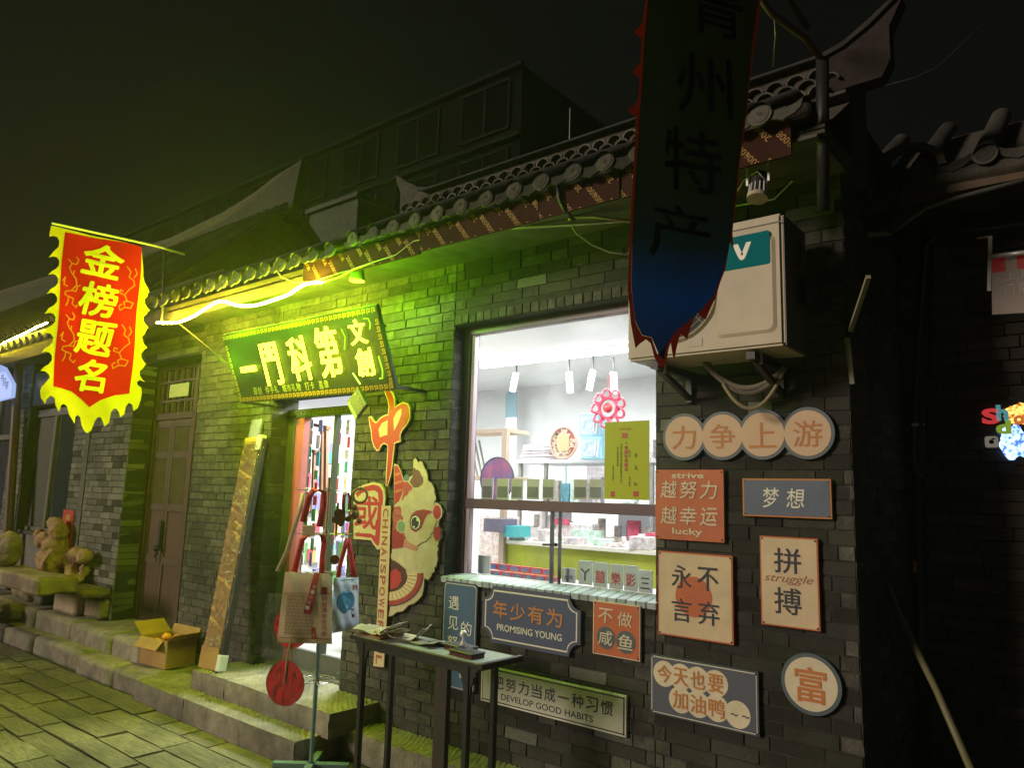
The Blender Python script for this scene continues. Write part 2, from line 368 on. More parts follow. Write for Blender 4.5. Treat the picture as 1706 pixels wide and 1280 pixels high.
while y > -4.6:
    dy = R.choice((.17, .21, .25)); x = -13.5 + R.random()*.3
    while x < 1.5:
        dx = R.uniform(.30, .68); xc, yc = x+dx/2, y-dy/2; q = V((xc, yc, GZ))-CAM; zz = q.dot(_f); uu = 853+FPX*q.dot(CR)/zz if zz > .3 else 9e9; vv = 640-FPX*q.dot(CU)/zz if zz > .3 else 9e9
        if -150 < uu < 800 and 900 < vv < 1420 and cnt < 300:
            o = inst(R.choice(slabvars), 'paving_slab', street, (xc, yc, GZ + R.uniform(-.006, .006)), (dx-R.uniform(.012,.024), dy-R.uniform(.010,.022), .018), (R.uniform(-.014,.014), R.uniform(-.007,.007), R.uniform(-.012,.012))); cnt += 1
        else: extra.box(x+.007, x+dx-.007, y-dy+.007, y-.007, GZ-.02, GZ)
        x += dx
    y -= dy
extra.box(-33, 10, -16, y, GZ-.02, GZ-.003)
o = extra.build('paving', slab_m, street); o['kind'] = 'stuff'
# chiselled slabs with real ridges on top
def ridged(name, x0, x1, y0, y1, zt, zb, mat, parent, freq=26, amp=.007, ang=.9, cell=.012, seed=0, front=True):
    nx = max(2, int((x1-x0)/cell)); ny = max(2, int((y1-y0)/cell)); mb = MB(); R = random.Random(seed); ph = R.random()*6
    def hgt(x, y):
        w_ = math.sin((x*math.cos(ang)+y*math.sin(ang))*2*math.pi*freq + .9*math.sin(x*19+ph)+.9*math.sin(y*27+x*8+ph*2)+.9*math.sin(x*5.3+y*13))
        e = min(x-x0, x1-x, y-y0, y1-y); return amp*w_*min(1, e/.03) + .003*math.sin(x*7+ph)*math.sin(y*11)
    for i in range(nx+1):
        for j in range(ny+1):
            x = x0+(x1-x0)*i/nx; yy = y0+(y1-y0)*j/ny; mb.v.append(V((x, yy, zt+hgt(x, yy))))
    for i in range(nx):
        for j in range(ny): a = i*(ny+1)+j; mb.f.append((a, a+ny+1, a+ny+2, a+1))
    # front face with vertical picks
    b = len(mb.v); nz = 8
    for i in range(nx+1):
        for k in range(nz+1):
            x = x0+(x1-x0)*i/nx; t = k/nz; z = zt+(zb-zt)*t
            d = .004*math.sin(x*2*math.pi*34 + t*3 + 2*math.sin(x*9+ph)+1.5*math.sin(t*6+x*13))*(0 if k in (0,) else 1)
            mb.v.append(V((x, y0-.002+d - (.004*math.sin(t*3.1)), z + (hgt(x, y0) if k == 0 else 0))))
    for i in range(nx):
        for k in range(nz): a = b+i*(nz+1)+k; mb.f.append((a, a+1, a+nz+2, a+nz+1))
    mb.add([(x0,y0,zt),(x0,y1,zt),(x0,y1,zb),(x0,y0,zb)], [(0,1,2,3)]); mb.add([(x1,y0,zt),(x1,y0,zb),(x1,y1,zb),(x1,y1,zt)], [(0,1,2,3)])
    return mb.build(name, mat, parent, smooth=True)
st = thing('door_step', 'two chiselled stone steps in front of the lit shop door', 'steps', (-5.1,-.3,GZ))
for i, (a, b) in enumerate(((-5.77,-5.30),(-5.295,-4.05))): ridged('upper_tread', a, b, -.41, .2, .242, .09, stone_m, st, seed=i+1, freq=31)
for i, (a, b) in enumerate(((-6.30,-5.52),(-5.515,-4.76),(-4.755,-4.13))): ridged('lower_tread', a, b, -.60, -.2, .10, GZ-.01, stone_m, st, seed=i+5, freq=30)
lg = thing('stone_ledge', 'low ridged stone ledge along the foot of the wall under the black table', 'ledge', (-2.5,-.1,GZ))
for i, (a, b) in enumerate(((-4.12,-3.18),(-3.175,-2.1),(-2.095,-.9))): ridged('ledge_stone', a, b, -.25, .1, .112, GZ-.01, stone_m, lg, seed=i+11, freq=31, ang=.5)
# left pavement: low kerb and raised walk
def rough_block(mb_seed, x0, x1, y0, y1, z0, z1, name, mat, parent, bev=.02, amp=.01, cuts=5):
    me_o = MB().box(x0, x1, y0, y1, z0, z1).build(name, mat, parent, origin=((x0+x1)/2, (y0+y1)/2, z0) if parent is None else None)
    bm = bmesh.new(); bm.from_mesh(me_o.data)
    bmesh.ops.bevel(bm, geom=list(bm.edges), offset=bev, segments=2, affect='EDGES')
    bmesh.ops.subdivide_edges(bm, edges=[e for e in bm.edges if e.calc_length() > .08], cuts=cuts, use_grid_fill=True)
    R = random.Random(mb_seed)
    from mathutils import noise
    for v in bm.verts:
        n = noise.noise_vector(v.co*6 + V((mb_seed*3.1, 0, 0))); n2 = noise.noise_vector(v.co*19+V((mb_seed, 5, 0)))
        v.co += n*amp + n2*amp*.35
    bm.to_mesh(me_o.data); bm.free()
    for p in me_o.data.polygons: p.use_smooth = True
    return me_o
kb = thing('kerb', 'long worn stone kerb at the foot of the raised pavement on the left', 'kerb', (-9,-.4,GZ))
xs = [-14,-12.6,-11.3,-9.55,-8.75,-7.6,-6.85,-6.31]
for i in range(len(xs)-1): rough_block(i, xs[i]+.004, xs[i+1]-.004, -.53+.02*math.sin(i*2), -.1, GZ-.03, .10-.01*(i % 2), 'kerb_stone', stone_m, kb, .012, .008)
rough_block(31, -6.85, -6.28, -.47, .02, .0, .115, 'kerb_stone', stone_m, kb, .03, .02)
pv = struct(thing('raised_pavement', 'raised stone pavement in front of the brown door', 'pavement', (-8.5,0,GZ)))
pv.pop('category', None) if 'category' in pv.keys() else None
xs = [-14,-12.4,-10.9,-9.35,-8.35,-7.45,-6.86]
for i in range(len(xs)-1): rough_block(i+50, xs[i]+.004, xs[i+1]-.004, -.32+.02*math.sin(i*3), .5, 0, .262+.004*(i % 2), 'pavement_stone', stone_m, pv, .012, .007)
fl = struct(MB().box(-6.72, -.9, .2, 4.2, -.1, .235).build('shop_floor', M('shop_floor', (.45,.45,.43), .4, var=.1)))
rl = MB().box(-6.9, -5.6, -.02, .3, -.1, .20).build('wall_footing', stone_m); struct(rl)
# ================================================================== shop building
WF = Frame((0, 0, 0))                       # the street wall: x along it, y up, n out over the street
shop = thing('shop_building', 'low grey brick shop with lit window, tiled eave and wall full of slogan boards', 'shop', (-3.5,0,GZ))
wall = MB()
for a in ((-6.87,-5.6,0,3.3),(-5.6,-4.49,2.42,3.3),(-4.49,-3.485,0,3.3),(-3.485,-1.95,0,1.115),(-3.485,-1.95,2.80,3.3),(-1.95,-.955,0,3.62)):
    wall.box(a[0], a[1], .006, .26, a[2], a[3])
wall.box(-1.19, -.962, .26, 4.2, 0, 3.7); wall.box(-6.87, -6.7, .26, 4.2, 0, 3.2); wall.box(-6.87, -.96, 4.0, 4.2, 0, 3.3)
shop_wall = wall.build('wall', mortar_m, shop)
specs = []
for r, z0, z1, holes in (((-6.87,-5.6), .2, 3.22, []), ((-5.6,-4.49), 2.43, 3.22, []), ((-4.49,-3.485), .115, 3.22, []),
                         ((-3.485,-1.95), .115, 1.085, []), ((-3.485,-1.95), 2.87, 3.22, []), ((-1.95,-.957), .115, 3.55, [])):
    # one continuous running bond: courses start at the same height everywhere
    z00 = .115
    for s_ in lay(r, z00, z1, holes):
        if s_[1] > z0: specs.append((WF,) + s_)
# reveals of door (left jamb faces +x), window (left jamb), corner return
JF = Frame((-5.6, 0, 0), (0, 1, 0)); JW = Frame((-3.485, 0, 0), (0, 1, 0)); JC = Frame((-.957, 0, 0), (0, 1, 0))
for F_, y1_, za, zb in ((JF, .17, .24, 2.42), (JW, .105, 1.13, 2.80)):
    z = .115; k = 0
    while z < zb-.03:
        if z > za-.04: specs.append((F_, y1_/2, z+COURSE/2, y1_-.006, COURSE-.0055))
        z += COURSE; k += 1
for s_ in lay((.0, 1.15), .115, 3.55, []): specs.append((JC,) + s_)
# lintel course of upright bricks over the window, slanting sill bricks
x = -3.485
while x < -1.96: specs.append((Frame((0,-.004,0)), x+.032, 2.835, .058, .062)); x += .066
put_bricks(specs, shop_wall, brick_m, 300, brick_pale, .05)
x = -3.50; sb = mesh_of(MB().box(-.5,.5,0,1,-.5,.5), M('sill_brick', (.52,.58,.64), .6, c2=(.36,.42,.48), vscale=20, bump=.4, rand=.2), 'sill_brick', bevel=.04)  # pale blue of the window light put into the sill bricks' colour
sill = MB().box(-3.49, -1.95, .0, .2, 1.06, 1.108).build('window_sill', mortar_m, shop)
while x < -1.97:
    o = inst(sb, 'sill_brick', sill, (x+.03, -.018, 1.108), (.056, .15, .035), (math.radians(9), 0, 0)); x += .0602
# eave: fascia printed 2008, cement, drip tiles, barrel tiles, ridge
fas_m = M('fascia_film', (.050,.020,.014), .8, var=.15, vscale=5, spec=.1); gold_m = M('gold_print', (.42,.23,.03), .6)
FX = Frame((0, -.475, 0))
def fascia(parent, x0, x1, z0, z1, fr=FX, flip=180):
    p = MB().fbox(fr, x0, x1, z0, z1, -.015, 0).build('fascia_board', fas_m, parent)
    t = MB(); stepx, stepz = .125, .052
    d = math.radians(-52)
    rows = int((x1-x0)/.088)+3
    for i in range(rows):
        for j in range(-2, 3):
            cx = x0 + i*.098 + j*.05; cz = z0 + .02 + j*.115 - (i % 2)*.055
            T = MB().text('2008', fr, cx, cz, h=.031, w=.095, n=.002, bold=.0, rot=math.degrees(d)+flip, res=2)
            xs_ = [v.x for v in T.v]; zs_ = [v.z for v in T.v]
            if max(xs_) > x0+.01 and min(xs_) < x1-.01 and max(zs_) > z0+.006 and min(zs_) < z1-.006: t.add(T.v, T.f)
    if t.v:      # printed film: the lettering is cut off at the edges of the board
        o = t.build('lettering', gold_m, p); o['kind'] = 'stuff'; bm = bmesh.new(); bm.from_mesh(o.data); of = WL[p.name]
        for co, no in (((x0+.002,0,0),(-1,0,0)),((x1-.002,0,0),(1,0,0)),((0,0,z0+.002),(0,0,-1)),((0,0,z1-.002),(0,0,1))):
            bmesh.ops.bisect_plane(bm, geom=bm.verts[:]+bm.edges[:]+bm.faces[:], plane_co=V(co)-of, plane_no=V(no), clear_outer=True)
        bm.to_mesh(o.data); bm.free()
for a, b, za, zb in ((-4.6,-3.36,3.155,3.31),(-3.355,-2.42,3.17,3.315),(-2.415,-1.9,3.175,3.325),(-1.885,-1.43,3.17,3.325),(-1.40,-1.03,3.165,3.335)): fascia(shop, a, b, za, zb, FX, 0 if b < -2.43 else 180)
soff = MB().box(-6.87, -.93, -.44, .01, 3.235, 3.25).build('soffit', M('soffit_board', (.10,.09,.07), .8, var=.3), shop)
roof = MB().box(-6.9, -.90, -.43, .3, 3.25, 3.29)
roof.add([(-6.9,-.44,3.27),(-.9,-.44,3.27),(-.9,.02,3.60),(-6.9,.02,3.60)], [(0,1,2,3)])
roof.box(-4.0, -.9, .0, .3, 3.3, 3.78); roof.box(-6.9, -4.0, .0, .3, 3.3, 3.6)
roof = roof.build('roof', cement_m, shop)
rt = MB(); n = 8
for k in range(n+1):
    t = math.pi*k/n; rt.v += [V((.055*math.cos(t), 0, .055*math.sin(t))), V((.055*math.cos(t), .56, .055*math.sin(t)))]
rt.f = [(2*k, 2*k+1, 2*k+3, 2*k+2) for k in range(n)]
barrel = mesh_of(rt, tile_m, 'roof_tile', smooth=True)
cp = MB(); FD = Frame((0,0,0)); cp.disc(FD, 0, 0, .056, -.012, .0, 20); cp.disc(FD, 0, 0, .043, -.006, .003, 16); cp.disc(FD, 0, 0, .012, .003, .006, 8)
capm = mesh_of(cp, M('tile_end_clay', (.11,.105,.08), .85, c2=(.055,.052,.04), vscale=20, bump=.8, bscale=50, rand=.3), 'tile_end')
dr = MB(); pts = [(-.085,.03),(-.05,-.0),(0,-.012),(.05,0),(.085,.03),(.075,-.035),(.05,-.07),(.02,-.085),(0,-.10),(-.02,-.085),(-.05,-.07),(-.075,-.035)]
dr.poly(FD, pts, -.012, 0); drip = mesh_of(dr, M('drip_clay', (.075,.07,.056), .9, c2=(.035,.034,.028), vscale=15, bump=.9, bscale=40, rand=.3), 'drip_tile')
def eave(parent, x0, x1, y, z, slope, length, sp=.2, seed=0, rr=True):
    R = random.Random(seed); x = x0+.08
    while x < x1-.04:
        jx = R.uniform(-.008,.008); s = length/.56
        inst(barrel, 'roof_tile', parent, (x+jx, y, z), (1, s, 1), (slope, 0, 0))
        inst(capm, 'tile_end', parent, (x+jx, y-.003, z+.005), (1,1,1), (R.uniform(-.12,.05), R.uniform(-.05,.05), R.uniform(-.05,.05)))
        if x+sp < x1: inst(drip, 'drip_tile', parent, (x+sp/2+jx, y+.012, z+.012), (1,1,R.uniform(.5,.75)), (R.uniform(-.15,0), R.uniform(-.06,.06), 0))
        x += sp
eave(roof, -4.02, -.92, -.55, 3.352, math.radians(31), .62, seed=1)
eave(roof, -6.9, -4.02, -.53, 3.33, math.radians(31), .62, seed=2)
# cement packing under the tiles
cm = MB(); R = random.Random(8); x = -4.6
pk = rough_block(77, -4.62, -.95, -.46, -.34, 3.335, 3.40, 'mortar_packing', cement_m, roof, .01, .012, 24)
# ridge with two rows of arched tiles and a cap
ridge = MB().box(-4.0, -.9, -.075, .02, 3.60, 3.79).build('ridge_wall', cement_m, roof)
ar = MB(); n = 9
for (ro, ri) in ((.062, .050),):
    P = []
    for k in range(n+1):
        t = math.pi*k/n
        for r_ in (ro, ri):
            for yy in (0, .05): P.append((r_*math.cos(t), yy, r_*.85*math.sin(t)))
    Fs = []
    for k in range(n):
        a = 4*k; b = a+4; Fs += [(a, b, b+1, a+1), (a+2, a+3, b+3, b+2), (a, a+2, b+2, b)]
    ar.add(P, Fs)
arch = mesh_of(ar, M('arch_tile', (.17,.16,.12), .8, c2=(.05,.048,.04), vscale=15, bump=.6, rand=.5), 'arch_tile')
x = -3.93
while x < -.95:
    for q_ in ((x,3.625),(x+.052,3.668),(x,3.71)): inst(arch, 'arch_tile', ridge, (q_[0], -.11+.002*(q_[1] > 3.65), q_[1]), (.8,1,.8))
    x += .104
MB().box(-3.75, -1.0, -.13, .07, 3.79, 3.805).build('ridge_cap', tile_m, roof, bevel=.004)
MB().tube([(-3.72,-.03,3.82),(-1.0,-.03,3.822)], .022, 8).build('ridge_cap', tile_m, roof)
def horn(xr, d, parent):         # upswept ridge end
    F = Frame((xr, -.08, 3.80)); P = [(0,-.18),(0,.01),(.10*d,.035),(.22*d,.10),(.33*d,.19),(.36*d,.18),(.30*d,.06),(.30*d,-.10),(.26*d,-.18)]
    MB().poly(F, P if d < 0 else P[::-1], -.09, 0).build('ridge_end', cement_m, parent)
    F2 = Frame((xr, -.10, 3.80)); P2 = [(0,.0),(.10*d,.025),(.22*d,.09),(.34*d,.18),(.345*d,.205),(.22*d,.12),(.10*d,.05),(0,.025)]
    MB().poly(F2, P2, -.14, 0).build('ridge_end', tile_m, parent)
horn(-3.72, -1, roof); cement_m, _c = M('shaded_render', (.034,.022,.019), .9, c2=(.015,.011,.010), vscale=8, bump=.8), cement_m  # shade of the right ridge end put into a darker render colour
horn(-1.0, 1, roof); cement_m = _c
# ------------------------------------------------------------------ shop window
frame_m = M('plum_frame', (.085,.035,.06), .4, var=.15); framein = M('pink_seal', (.5,.38,.44), .5)
winp = MB(); Y0 = .105
winp.box(-3.485, -1.95, Y0, Y0+.06, 2.745, 2.80); winp.box(-3.485, -3.425, Y0, Y0+.06, 1.13, 2.75); winp.box(-2.0, -1.95, Y0, Y0+.06, 1.13, 2.75)
winp.box(-3.425, -2.0, Y0+.001, Y0+.06, 1.568, 1.632); winp.box(-3.485, -1.95, Y0, Y0+.06, 1.105, 1.14)
win = winp.build('window_frame', frame_m, shop, bevel=.003)
MB().box(-3.422,-3.395,Y0+.012,Y0+.05,1.14,2.745).build('frame_seal', framein, win)
MB().box(-3.425,-2.0,Y0+.025,Y0+.029,1.632,2.745).build('pane', GLASS('window_glass', .04), win)
MB().box(-3.425,-2.0,Y0+.025,Y0+.029,1.14,1.568).build('pane', GLASS('window_glass_low', .04), win)
b_ = at(920, 905, Y0+.02)
MB().box(b_.x-.008, b_.x, Y0+.005, Y0+.04, 1.14, 1.568).box(b_.x+.05, b_.x+.055, Y0+.01, Y0+.04, 1.14, 1.568).build('sash_bar', M('sash', (.12,.12,.14), .4), win)
MB().bar((b_.x-.05,Y0-.005,1.37),(b_.x+.045,Y0-.005,1.375),.012).sphere((b_.x+.045,Y0-.005,1.375),.012,8,6).build('sash_latch', blackmetal, win)
# ------------------------------------------------------------------ shop door
door = thing('shop_door', 'open red framed glass door of the lit shop under the neon sign', 'door', (-5.05,.2,.24))
dred = M('door_red', (.42,.11,.14), .5, var=.1); dgreen = M('door_mullion', (.05,.06,.045), .45)
MB().box(-5.6,-5.5,.17,.24,.24,2.3).build('door_post', M('door_green', (.09,.10,.05), .5, var=.2), door)
MB().box(-5.49,-5.42,.175,.22,.25,2.26).build('door_leaf', dred, door)
MB().box(-5.40,-5.33,.14,.20,.25,2.26).build('door_leaf', dred, door)
MB().box(-5.6,-4.49,.17,.235,2.27,2.34).build('transom_bar', M('transom', (.12,.14,.03), .5), door)
tf = MB(); x = -5.58; FT = Frame((0,.168,0))
while x < -4.55:
    tf.stroke(FT, [(x,2.285),(x,2.325),(x+.04,2.325),(x+.04,2.30),(x+.02,2.30)], .007, .0); x += .055
tf.build('fretwork', M('fret_gold', (.5,.45,.1), .5), door)
MB().box(-5.5,-4.49,.19,.195,2.34,2.42).build('transom_pane', M('frosted', (.8,.8,.82), .4, emit=(.85,.87,1), estr=.35), door)  # room light behind the pane given to it as emission
for u_ in (507, 556): 
    q = at(u_, 800, .2); MB().box(q.x-.018, q.x+.018, .18, .22, .25, 2.27).build('mullion', dgreen, door)
MB().box(-5.5,-4.6,.165,.20,.245,.40).build('kick_panel', M('kick_grey', (.10,.105,.10), .4), door)
MB().box(-5.55,-4.49,.10,.24,.235,.262).build('threshold', greymetal, door)
# ================================================================== left building
lb = thing('left_building', 'old grey brick building with brown double door and sliding window left of the shop', 'house', (-9,0,GZ))
wl = MB(); wl.box(-9.72,-8.25,.012,.4,.2,3.3); wl.box(-8.25,-6.87,.3,.4,.2,3.3); wl.box(-8.25,-6.87,.05,.4,2.96,3.3)
wl.box(-9.86,-9.72,.1,.4,.2,3.3); wl.box(-11.35,-9.72,.15,.4,.2,1.04); wl.box(-11.35,-9.72,.15,.4,2.62,3.4); wl.box(-11.9,-11.3,.012,.4,.2,3.5); wl.box(-18,-11.9,.2,.5,.2,3.6)
lwall = wl.build('wall', mortar_m, lb)
sp2 = []
for r, z1 in (((-9.25,-8.25),3.2),((-9.72,-9.38),3.2),((-11.9,-11.35),3.35),((-18,-11.95),3.4)):
    F_ = WF if r[0] > -11.92 else Frame((0,.19,0))
    sp2 += [(F_,)+s_ for s_ in lay(r, .27, z1, [])]
JL = Frame((-8.25,0,0),(0,1,0))
z = .27
while z < 3.2: sp2.append((JL, .12, z+COURSE/2, .232, COURSE-.0055)); z += COURSE
JR = Frame((-6.87,0,0),(0,1,0))
sp2 += [(Frame((0,.04,0)),)+s_ for s_ in lay((-8.25,-6.87), 2.98, 3.2, [])]
put_bricks(sp2, lwall, brick_pale, 300, brick_m, .15)
MB().box(-9.38,-9.27,-.005,.06,.27,3.2).build('corner_strip', M('grey_strip', (.09,.09,.08), .7, var=.2), lb)
# brown door
bd = M('brown_door', (.115,.060,.035), .45, c2=(.075,.04,.026), vscale=6, bump=.3, bscale=30, stretch=(6,6,.6)); bd2 = M('brown_frame', (.085,.052,.03), .5, var=.2, bump=.2)
bdoor = MB(); dy_ = .25
xm = at(264, 980, dy_).x; xl = -8.25; xr = 2*xm - xl - .04
bdoor.box(xl, xl+.07, dy_-.03, dy_+.04, .262, 2.96); bdoor.box(xr, xr+.07, dy_-.03, dy_+.04, .262, 2.96); bdoor.box(xl+.07, xr, dy_-.03, dy_+.04, 2.36, 2.43); bdoor.box(xl+.07, xr, dy_-.03, dy_+.04, 2.90, 2.96)
bdo = bdoor.build('door_frame', bd2, lb, bevel=.004)
for (a, b) in ((xl+.075, xm-.004), (xm+.004, xr-.005)):
    lf = MB().box(a, b, dy_, dy_+.03, .27, 2.355).build('door_leaf', bd, bdo)
    pn = MB()
    for (z0, z1) in ((.27,.36),(.86,.93),(1.40,1.47),(1.95,2.02),(2.28,2.355)): pn.box(a, b, dy_-.012, dy_-.001, z0, z1)
    pn.box(a, a+.05, dy_-.014, dy_-.002, .27, 2.355).box(b-.05, b, dy_-.014, dy_-.002, .27, 2.355); pn.build('door_rail', bd2, bdo)
MB().box(xl+.12, xr-.08, dy_-.004, dy_-.001, 1.48, 2.27).build('door_glass', M('dusty_glass', (.10,.085,.04), .12, var=.2, spec=.8), bdo)
MB().box(xm-.02,xm+.02,dy_-.05,dy_-.014,1.02,1.30).sphere((xm,dy_-.06,1.02),.035,10,8).tube([(xm,dy_-.05,.98),(xm-.03,dy_-.055,.93),(xm,dy_-.05,.9)],.012,6).build('door_lock', darkmetal, bdo)
mt = MB(); mt.box(xl+.07,xr,dy_+.02,dy_+.03,2.43,2.90); mt.build('transom_glass', M('night_glass', (.02,.022,.02), .05, spec=1), bdo)
mt = MB()
for k in range(6): xx = xl+.12+k*(xr-xl-.2)/5; mt.box(xx-.012, xx+.012, dy_-.01, dy_+.02, 2.43, 2.90)
mt.box(xl+.07,xr,dy_-.012,dy_+.02,2.55,2.575).box(xl+.07,xr,dy_-.012,dy_+.02,2.76,2.785).build('transom_lattice', bd2, bdo)
MB().box(xl+.32,xr-.15,dy_-.02,dy_-.015,2.60,2.74).build('painted_reflection', M('reflected_sign', (.4,.35,.1), .3, c2=(.1,.35,.05), vscale=25, emit=(.8,.75,.15), estr=.18), bdo)  # reflection of a lit sign painted on as a faintly glowing strip
# sliding window
sm = M('alu_frame', (.22,.21,.20), .4, .5, var=.1)
xa, xb = at(30, 800, .1).x+.12, -9.90
sw = MB().box(xa, xb, .10, .16, 1.04, 1.09).box(xa, xb, .10, .16, 2.52, 2.62).box(xa, xa+.06, .10, .16, 1.09, 2.52).box(xb-.06, xb, .10, .16, 1.09, 2.52)
xm2 = xa + (xb-xa)*.58; sw.box(xm2-.04, xm2+.04, .09, .15, 1.09, 2.52); swo = sw.build('sliding_window_frame', sm, lb, bevel=.004)
MB().box(xa+.06,xm2-.04,.13,.135,1.09,2.52).build('pane', M('fly_screen', (.07,.065,.055), .7), swo)
MB().box(xm2+.04,xb-.06,.12,.125,1.09,2.52).build('pane', M('dark_pane', (.025,.035,.04), .06, spec=1), swo)
MB().box(xa-.03,xb,.02,.14,2.66,3.12).build('shutter_box', M('shutter_grey', (.12,.115,.10), .6, var=.1), lb, bevel=.01)
MB().box(-11.35,-9.74,.06,.149,.262,1.0).build('plinth', M('render_grey', (.2,.19,.17), .85, c2=(.12,.115,.1), bump=.5), lb)
MB().box(-11.4,-9.72,.03,.16,1.0,1.04).build('window_ledge', cement_m, lb)
# left building roof
lr = MB(); lr.box(-18,-6.9,-.43,.3,3.25,3.29)
lr.add([(-18,-.44,3.27),(-6.9,-.44,3.27),(-6.9,.45,3.85),(-18,.45,3.85)],[(0,1,2,3)])
lroof = lr.build('roof', cement_m, lb)
eave(lroof, -14.5, -6.9, -.53, 3.33, math.radians(33), .95, sp=.21, seed=4)
rough_block(78, -14.5, -4.62, -.425, -.36, 3.19, 3.30, 'eave_packing', tile_m, lroof, .01, .012, 30)
rb_ = MB().box(-16,-4.62,-.44,-.428,3.15,3.29).build('eave_board', M('old_eave_board', (.07,.05,.03), .8, c2=(.07,.05,.03), bump=.4), lroof)
# big hall behind with upswept ridge
hall = thing('hall_behind', 'dark tiled hall with an upswept ridge behind the eaves on the left', 'hall', (-14,2,GZ))
hr = MB(); X1 = -8.55
hr.add([(-26,.2,3.9),(X1,.2,3.9),(X1,2,5.55),(-26,2,5.55),(-26,3.9,3.9),(X1,3.9,3.9)],[(0,1,2,3),(3,2,5,4)])
hroof = hr.build('roof', tile_m, hall)
MB().add([(X1-.15,.4,0),(X1-.15,3.7,0),(X1-.15,3.7,3.95),(X1-.15,2,5.45),(X1-.15,.4,3.95)],[(0,1,2,3,4)]).build('gable_wall', mortar_m, hall)
ridge_pts = [at(0,492,2.0), at(290,405,2.0), at(380,362,2.0), at(430,330,2.0), at(470,298,2.0), at(500,275,2.0), at(510,268,2.0)]
MB().tube(ridge_pts, [.10,.10,.10,.09,.08,.05,.02], 8).build('ridge', cement_m, hall)
rp = [(p.x, p.z) for p in ridge_pts]
MB().poly(WF.off(0,0,-2.0), rp + [(X1,5.3),(-26,5.3)], -.07, .07).build('ridge_wall', tile_m, hall)
bt = MB()
for k in range(60):
    xx = X1-.1-k*.22; bt.tube([(xx,.2,3.93),(xx,1.95,5.53)], .05, 5)
b = bt.build('tile_rows', tile_m, hroof); b['kind'] = 'stuff'
annex = thing('rooftop_annex', 'small plain rendered rooftop annex behind the shop roof', 'annex', (-10.3,4.5,GZ))
MB().box(-11.1,-9.75,4,4.9,0,6.6).build('wall', M('annex_wall', (.06,.065,.05), .9, var=.3), annex)
MB().box(-11.15,-9.7,3.93,4.88,6.6,6.68).build('coping', cement_m, annex)
tw = thing('apartment_block', 'tall dark unlit block standing behind the shop against the night sky', 'building', (-14,11,GZ))
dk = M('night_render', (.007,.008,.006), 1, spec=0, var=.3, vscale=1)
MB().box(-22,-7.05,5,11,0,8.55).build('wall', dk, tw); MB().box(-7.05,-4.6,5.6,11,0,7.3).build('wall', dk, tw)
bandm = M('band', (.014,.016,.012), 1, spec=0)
for zz in (6.1,7.3,8.5): MB().box(-22,-7.0,4.9,5.0,zz,zz+.07).build('floor_band', bandm, tw)
wm = mesh_of(MB().box(-.5,.5,.02,.06,-.4,.4), M('dark_window', (.004,.004,.004), 1, spec=0), 'window'); wf_ = MB().box(-.54,.54,0,.04,.4,.44).box(-.54,.54,0,.04,-.44,-.4).box(-.54,-.5,0,.04,-.4,.4).box(.5,.54,0,.04,-.4,.4).box(-.02,.02,0,.04,-.4,.4)
wfm = mesh_of(wf_, bandm, 'window_frame')
for zz in (5.6,6.75,7.95):
    for k in range(9): xx = -20.6+1.6*k; q_ = inst(wm, 'window', tw, (xx, 4.95, zz)); inst(wfm, 'window_frame', q_, (xx, 4.95, zz))
q_ = at(950,180,5.8); MB().cyl((q_.x,5.8,7.2),(q_.x,5.8,q_.z),.014,6).build('roof_aerial', greymetal, None, origin=(q_.x,5.8,7.2))
tag(bpy.data.objects['roof_aerial'], 'thin vertical aerial rising behind the shop roof', 'aerial')
# ================================================================== right building (in the alley, set back)
rb = thing('right_building', 'dark set-back brick building at the right end with a round-tiled eave', 'house', (1,1.3,GZ))
rw = MB().box(-1.0,7,1.112,1.4,0,3.6).build('wall', mortar_m, rb)
put_bricks([(Frame((0,1.1,0)),)+s_ for s_ in lay((-.957,1.4), .0, 3.3, [])], rw, darkbrick_m, 300)
rr_ = MB(); rr_.box(-.95,6,.66,1.5,3.30,3.34); rr_.add([(-.95,.62,3.36),(6,.62,3.36),(6,1.6,4.0),(-.95,1.6,4.0)],[(0,1,2,3)])
rroof = rr_.build('roof', cement_m, rb)
eave(rroof, -1.05, 2, .56, 3.40, math.radians(33), 1.1, sp=.27, seed=9)
MB().box(-1.05,.2,.60,.64,3.255,3.30).build('eave_board', M('bare_wood', (.16,.10,.055), .7, c2=(.07,.045,.03), vscale=9), rroof)
o = inst(arch, 'arch_tile', rroof, (-.78,.55,3.40), (3.0,1.2,3.0))
rough_block(79, -1.04, 1.5, .58, .72, 3.30, 3.38, 'mortar_packing', cement_m, rroof, .01, .02, 12)
struct(MB().box(-2, 8, 1.1, 1.12, GZ-.02, GZ+.0).build('alley_edge', base_m))
# ================================================================== slogan boards on the wall
def rectpx(*q):
    P = [at(u, v, -.025) for u, v in q]
    return (P[0].x+P[3].x)/2, (P[1].x+P[2].x)/2, (P[2].z+P[3].z)/2, (P[0].z+P[1].z)/2
def board(name, label, q, edge, face, border=.008, group='slogan boards on the shop wall', th=.018):
    x0, x1, z0, z1 = rectpx(*q); F = Frame((x0, -.008, z0)); w_, h_ = x1-x0, z1-z0
    t = thing(name, label, 'sign', ((x0+x1)/2, -.008, z0), group)
    MB().fbox(F, 0, w_, 0, h_, 0, th).build('board', edge, t, bevel=.0012)
    sm_ = MB()
    for a_ in (.012, w_-.012):
        for b_ in (.012, h_-.012): sm_.disc(F, a_, b_, .0045, th+.001, th+.003, 10)
    o_ = sm_.build('screws', bpy.data.materials['dark_metal'], t); o_['kind'] = 'stuff'
    if border: MB().fbox(F, border, w_-border, border, h_-border, th, th+.0012).build('face', face, t)
    return t, F.off(0, 0, th+.0022), w_, h_
T = .001
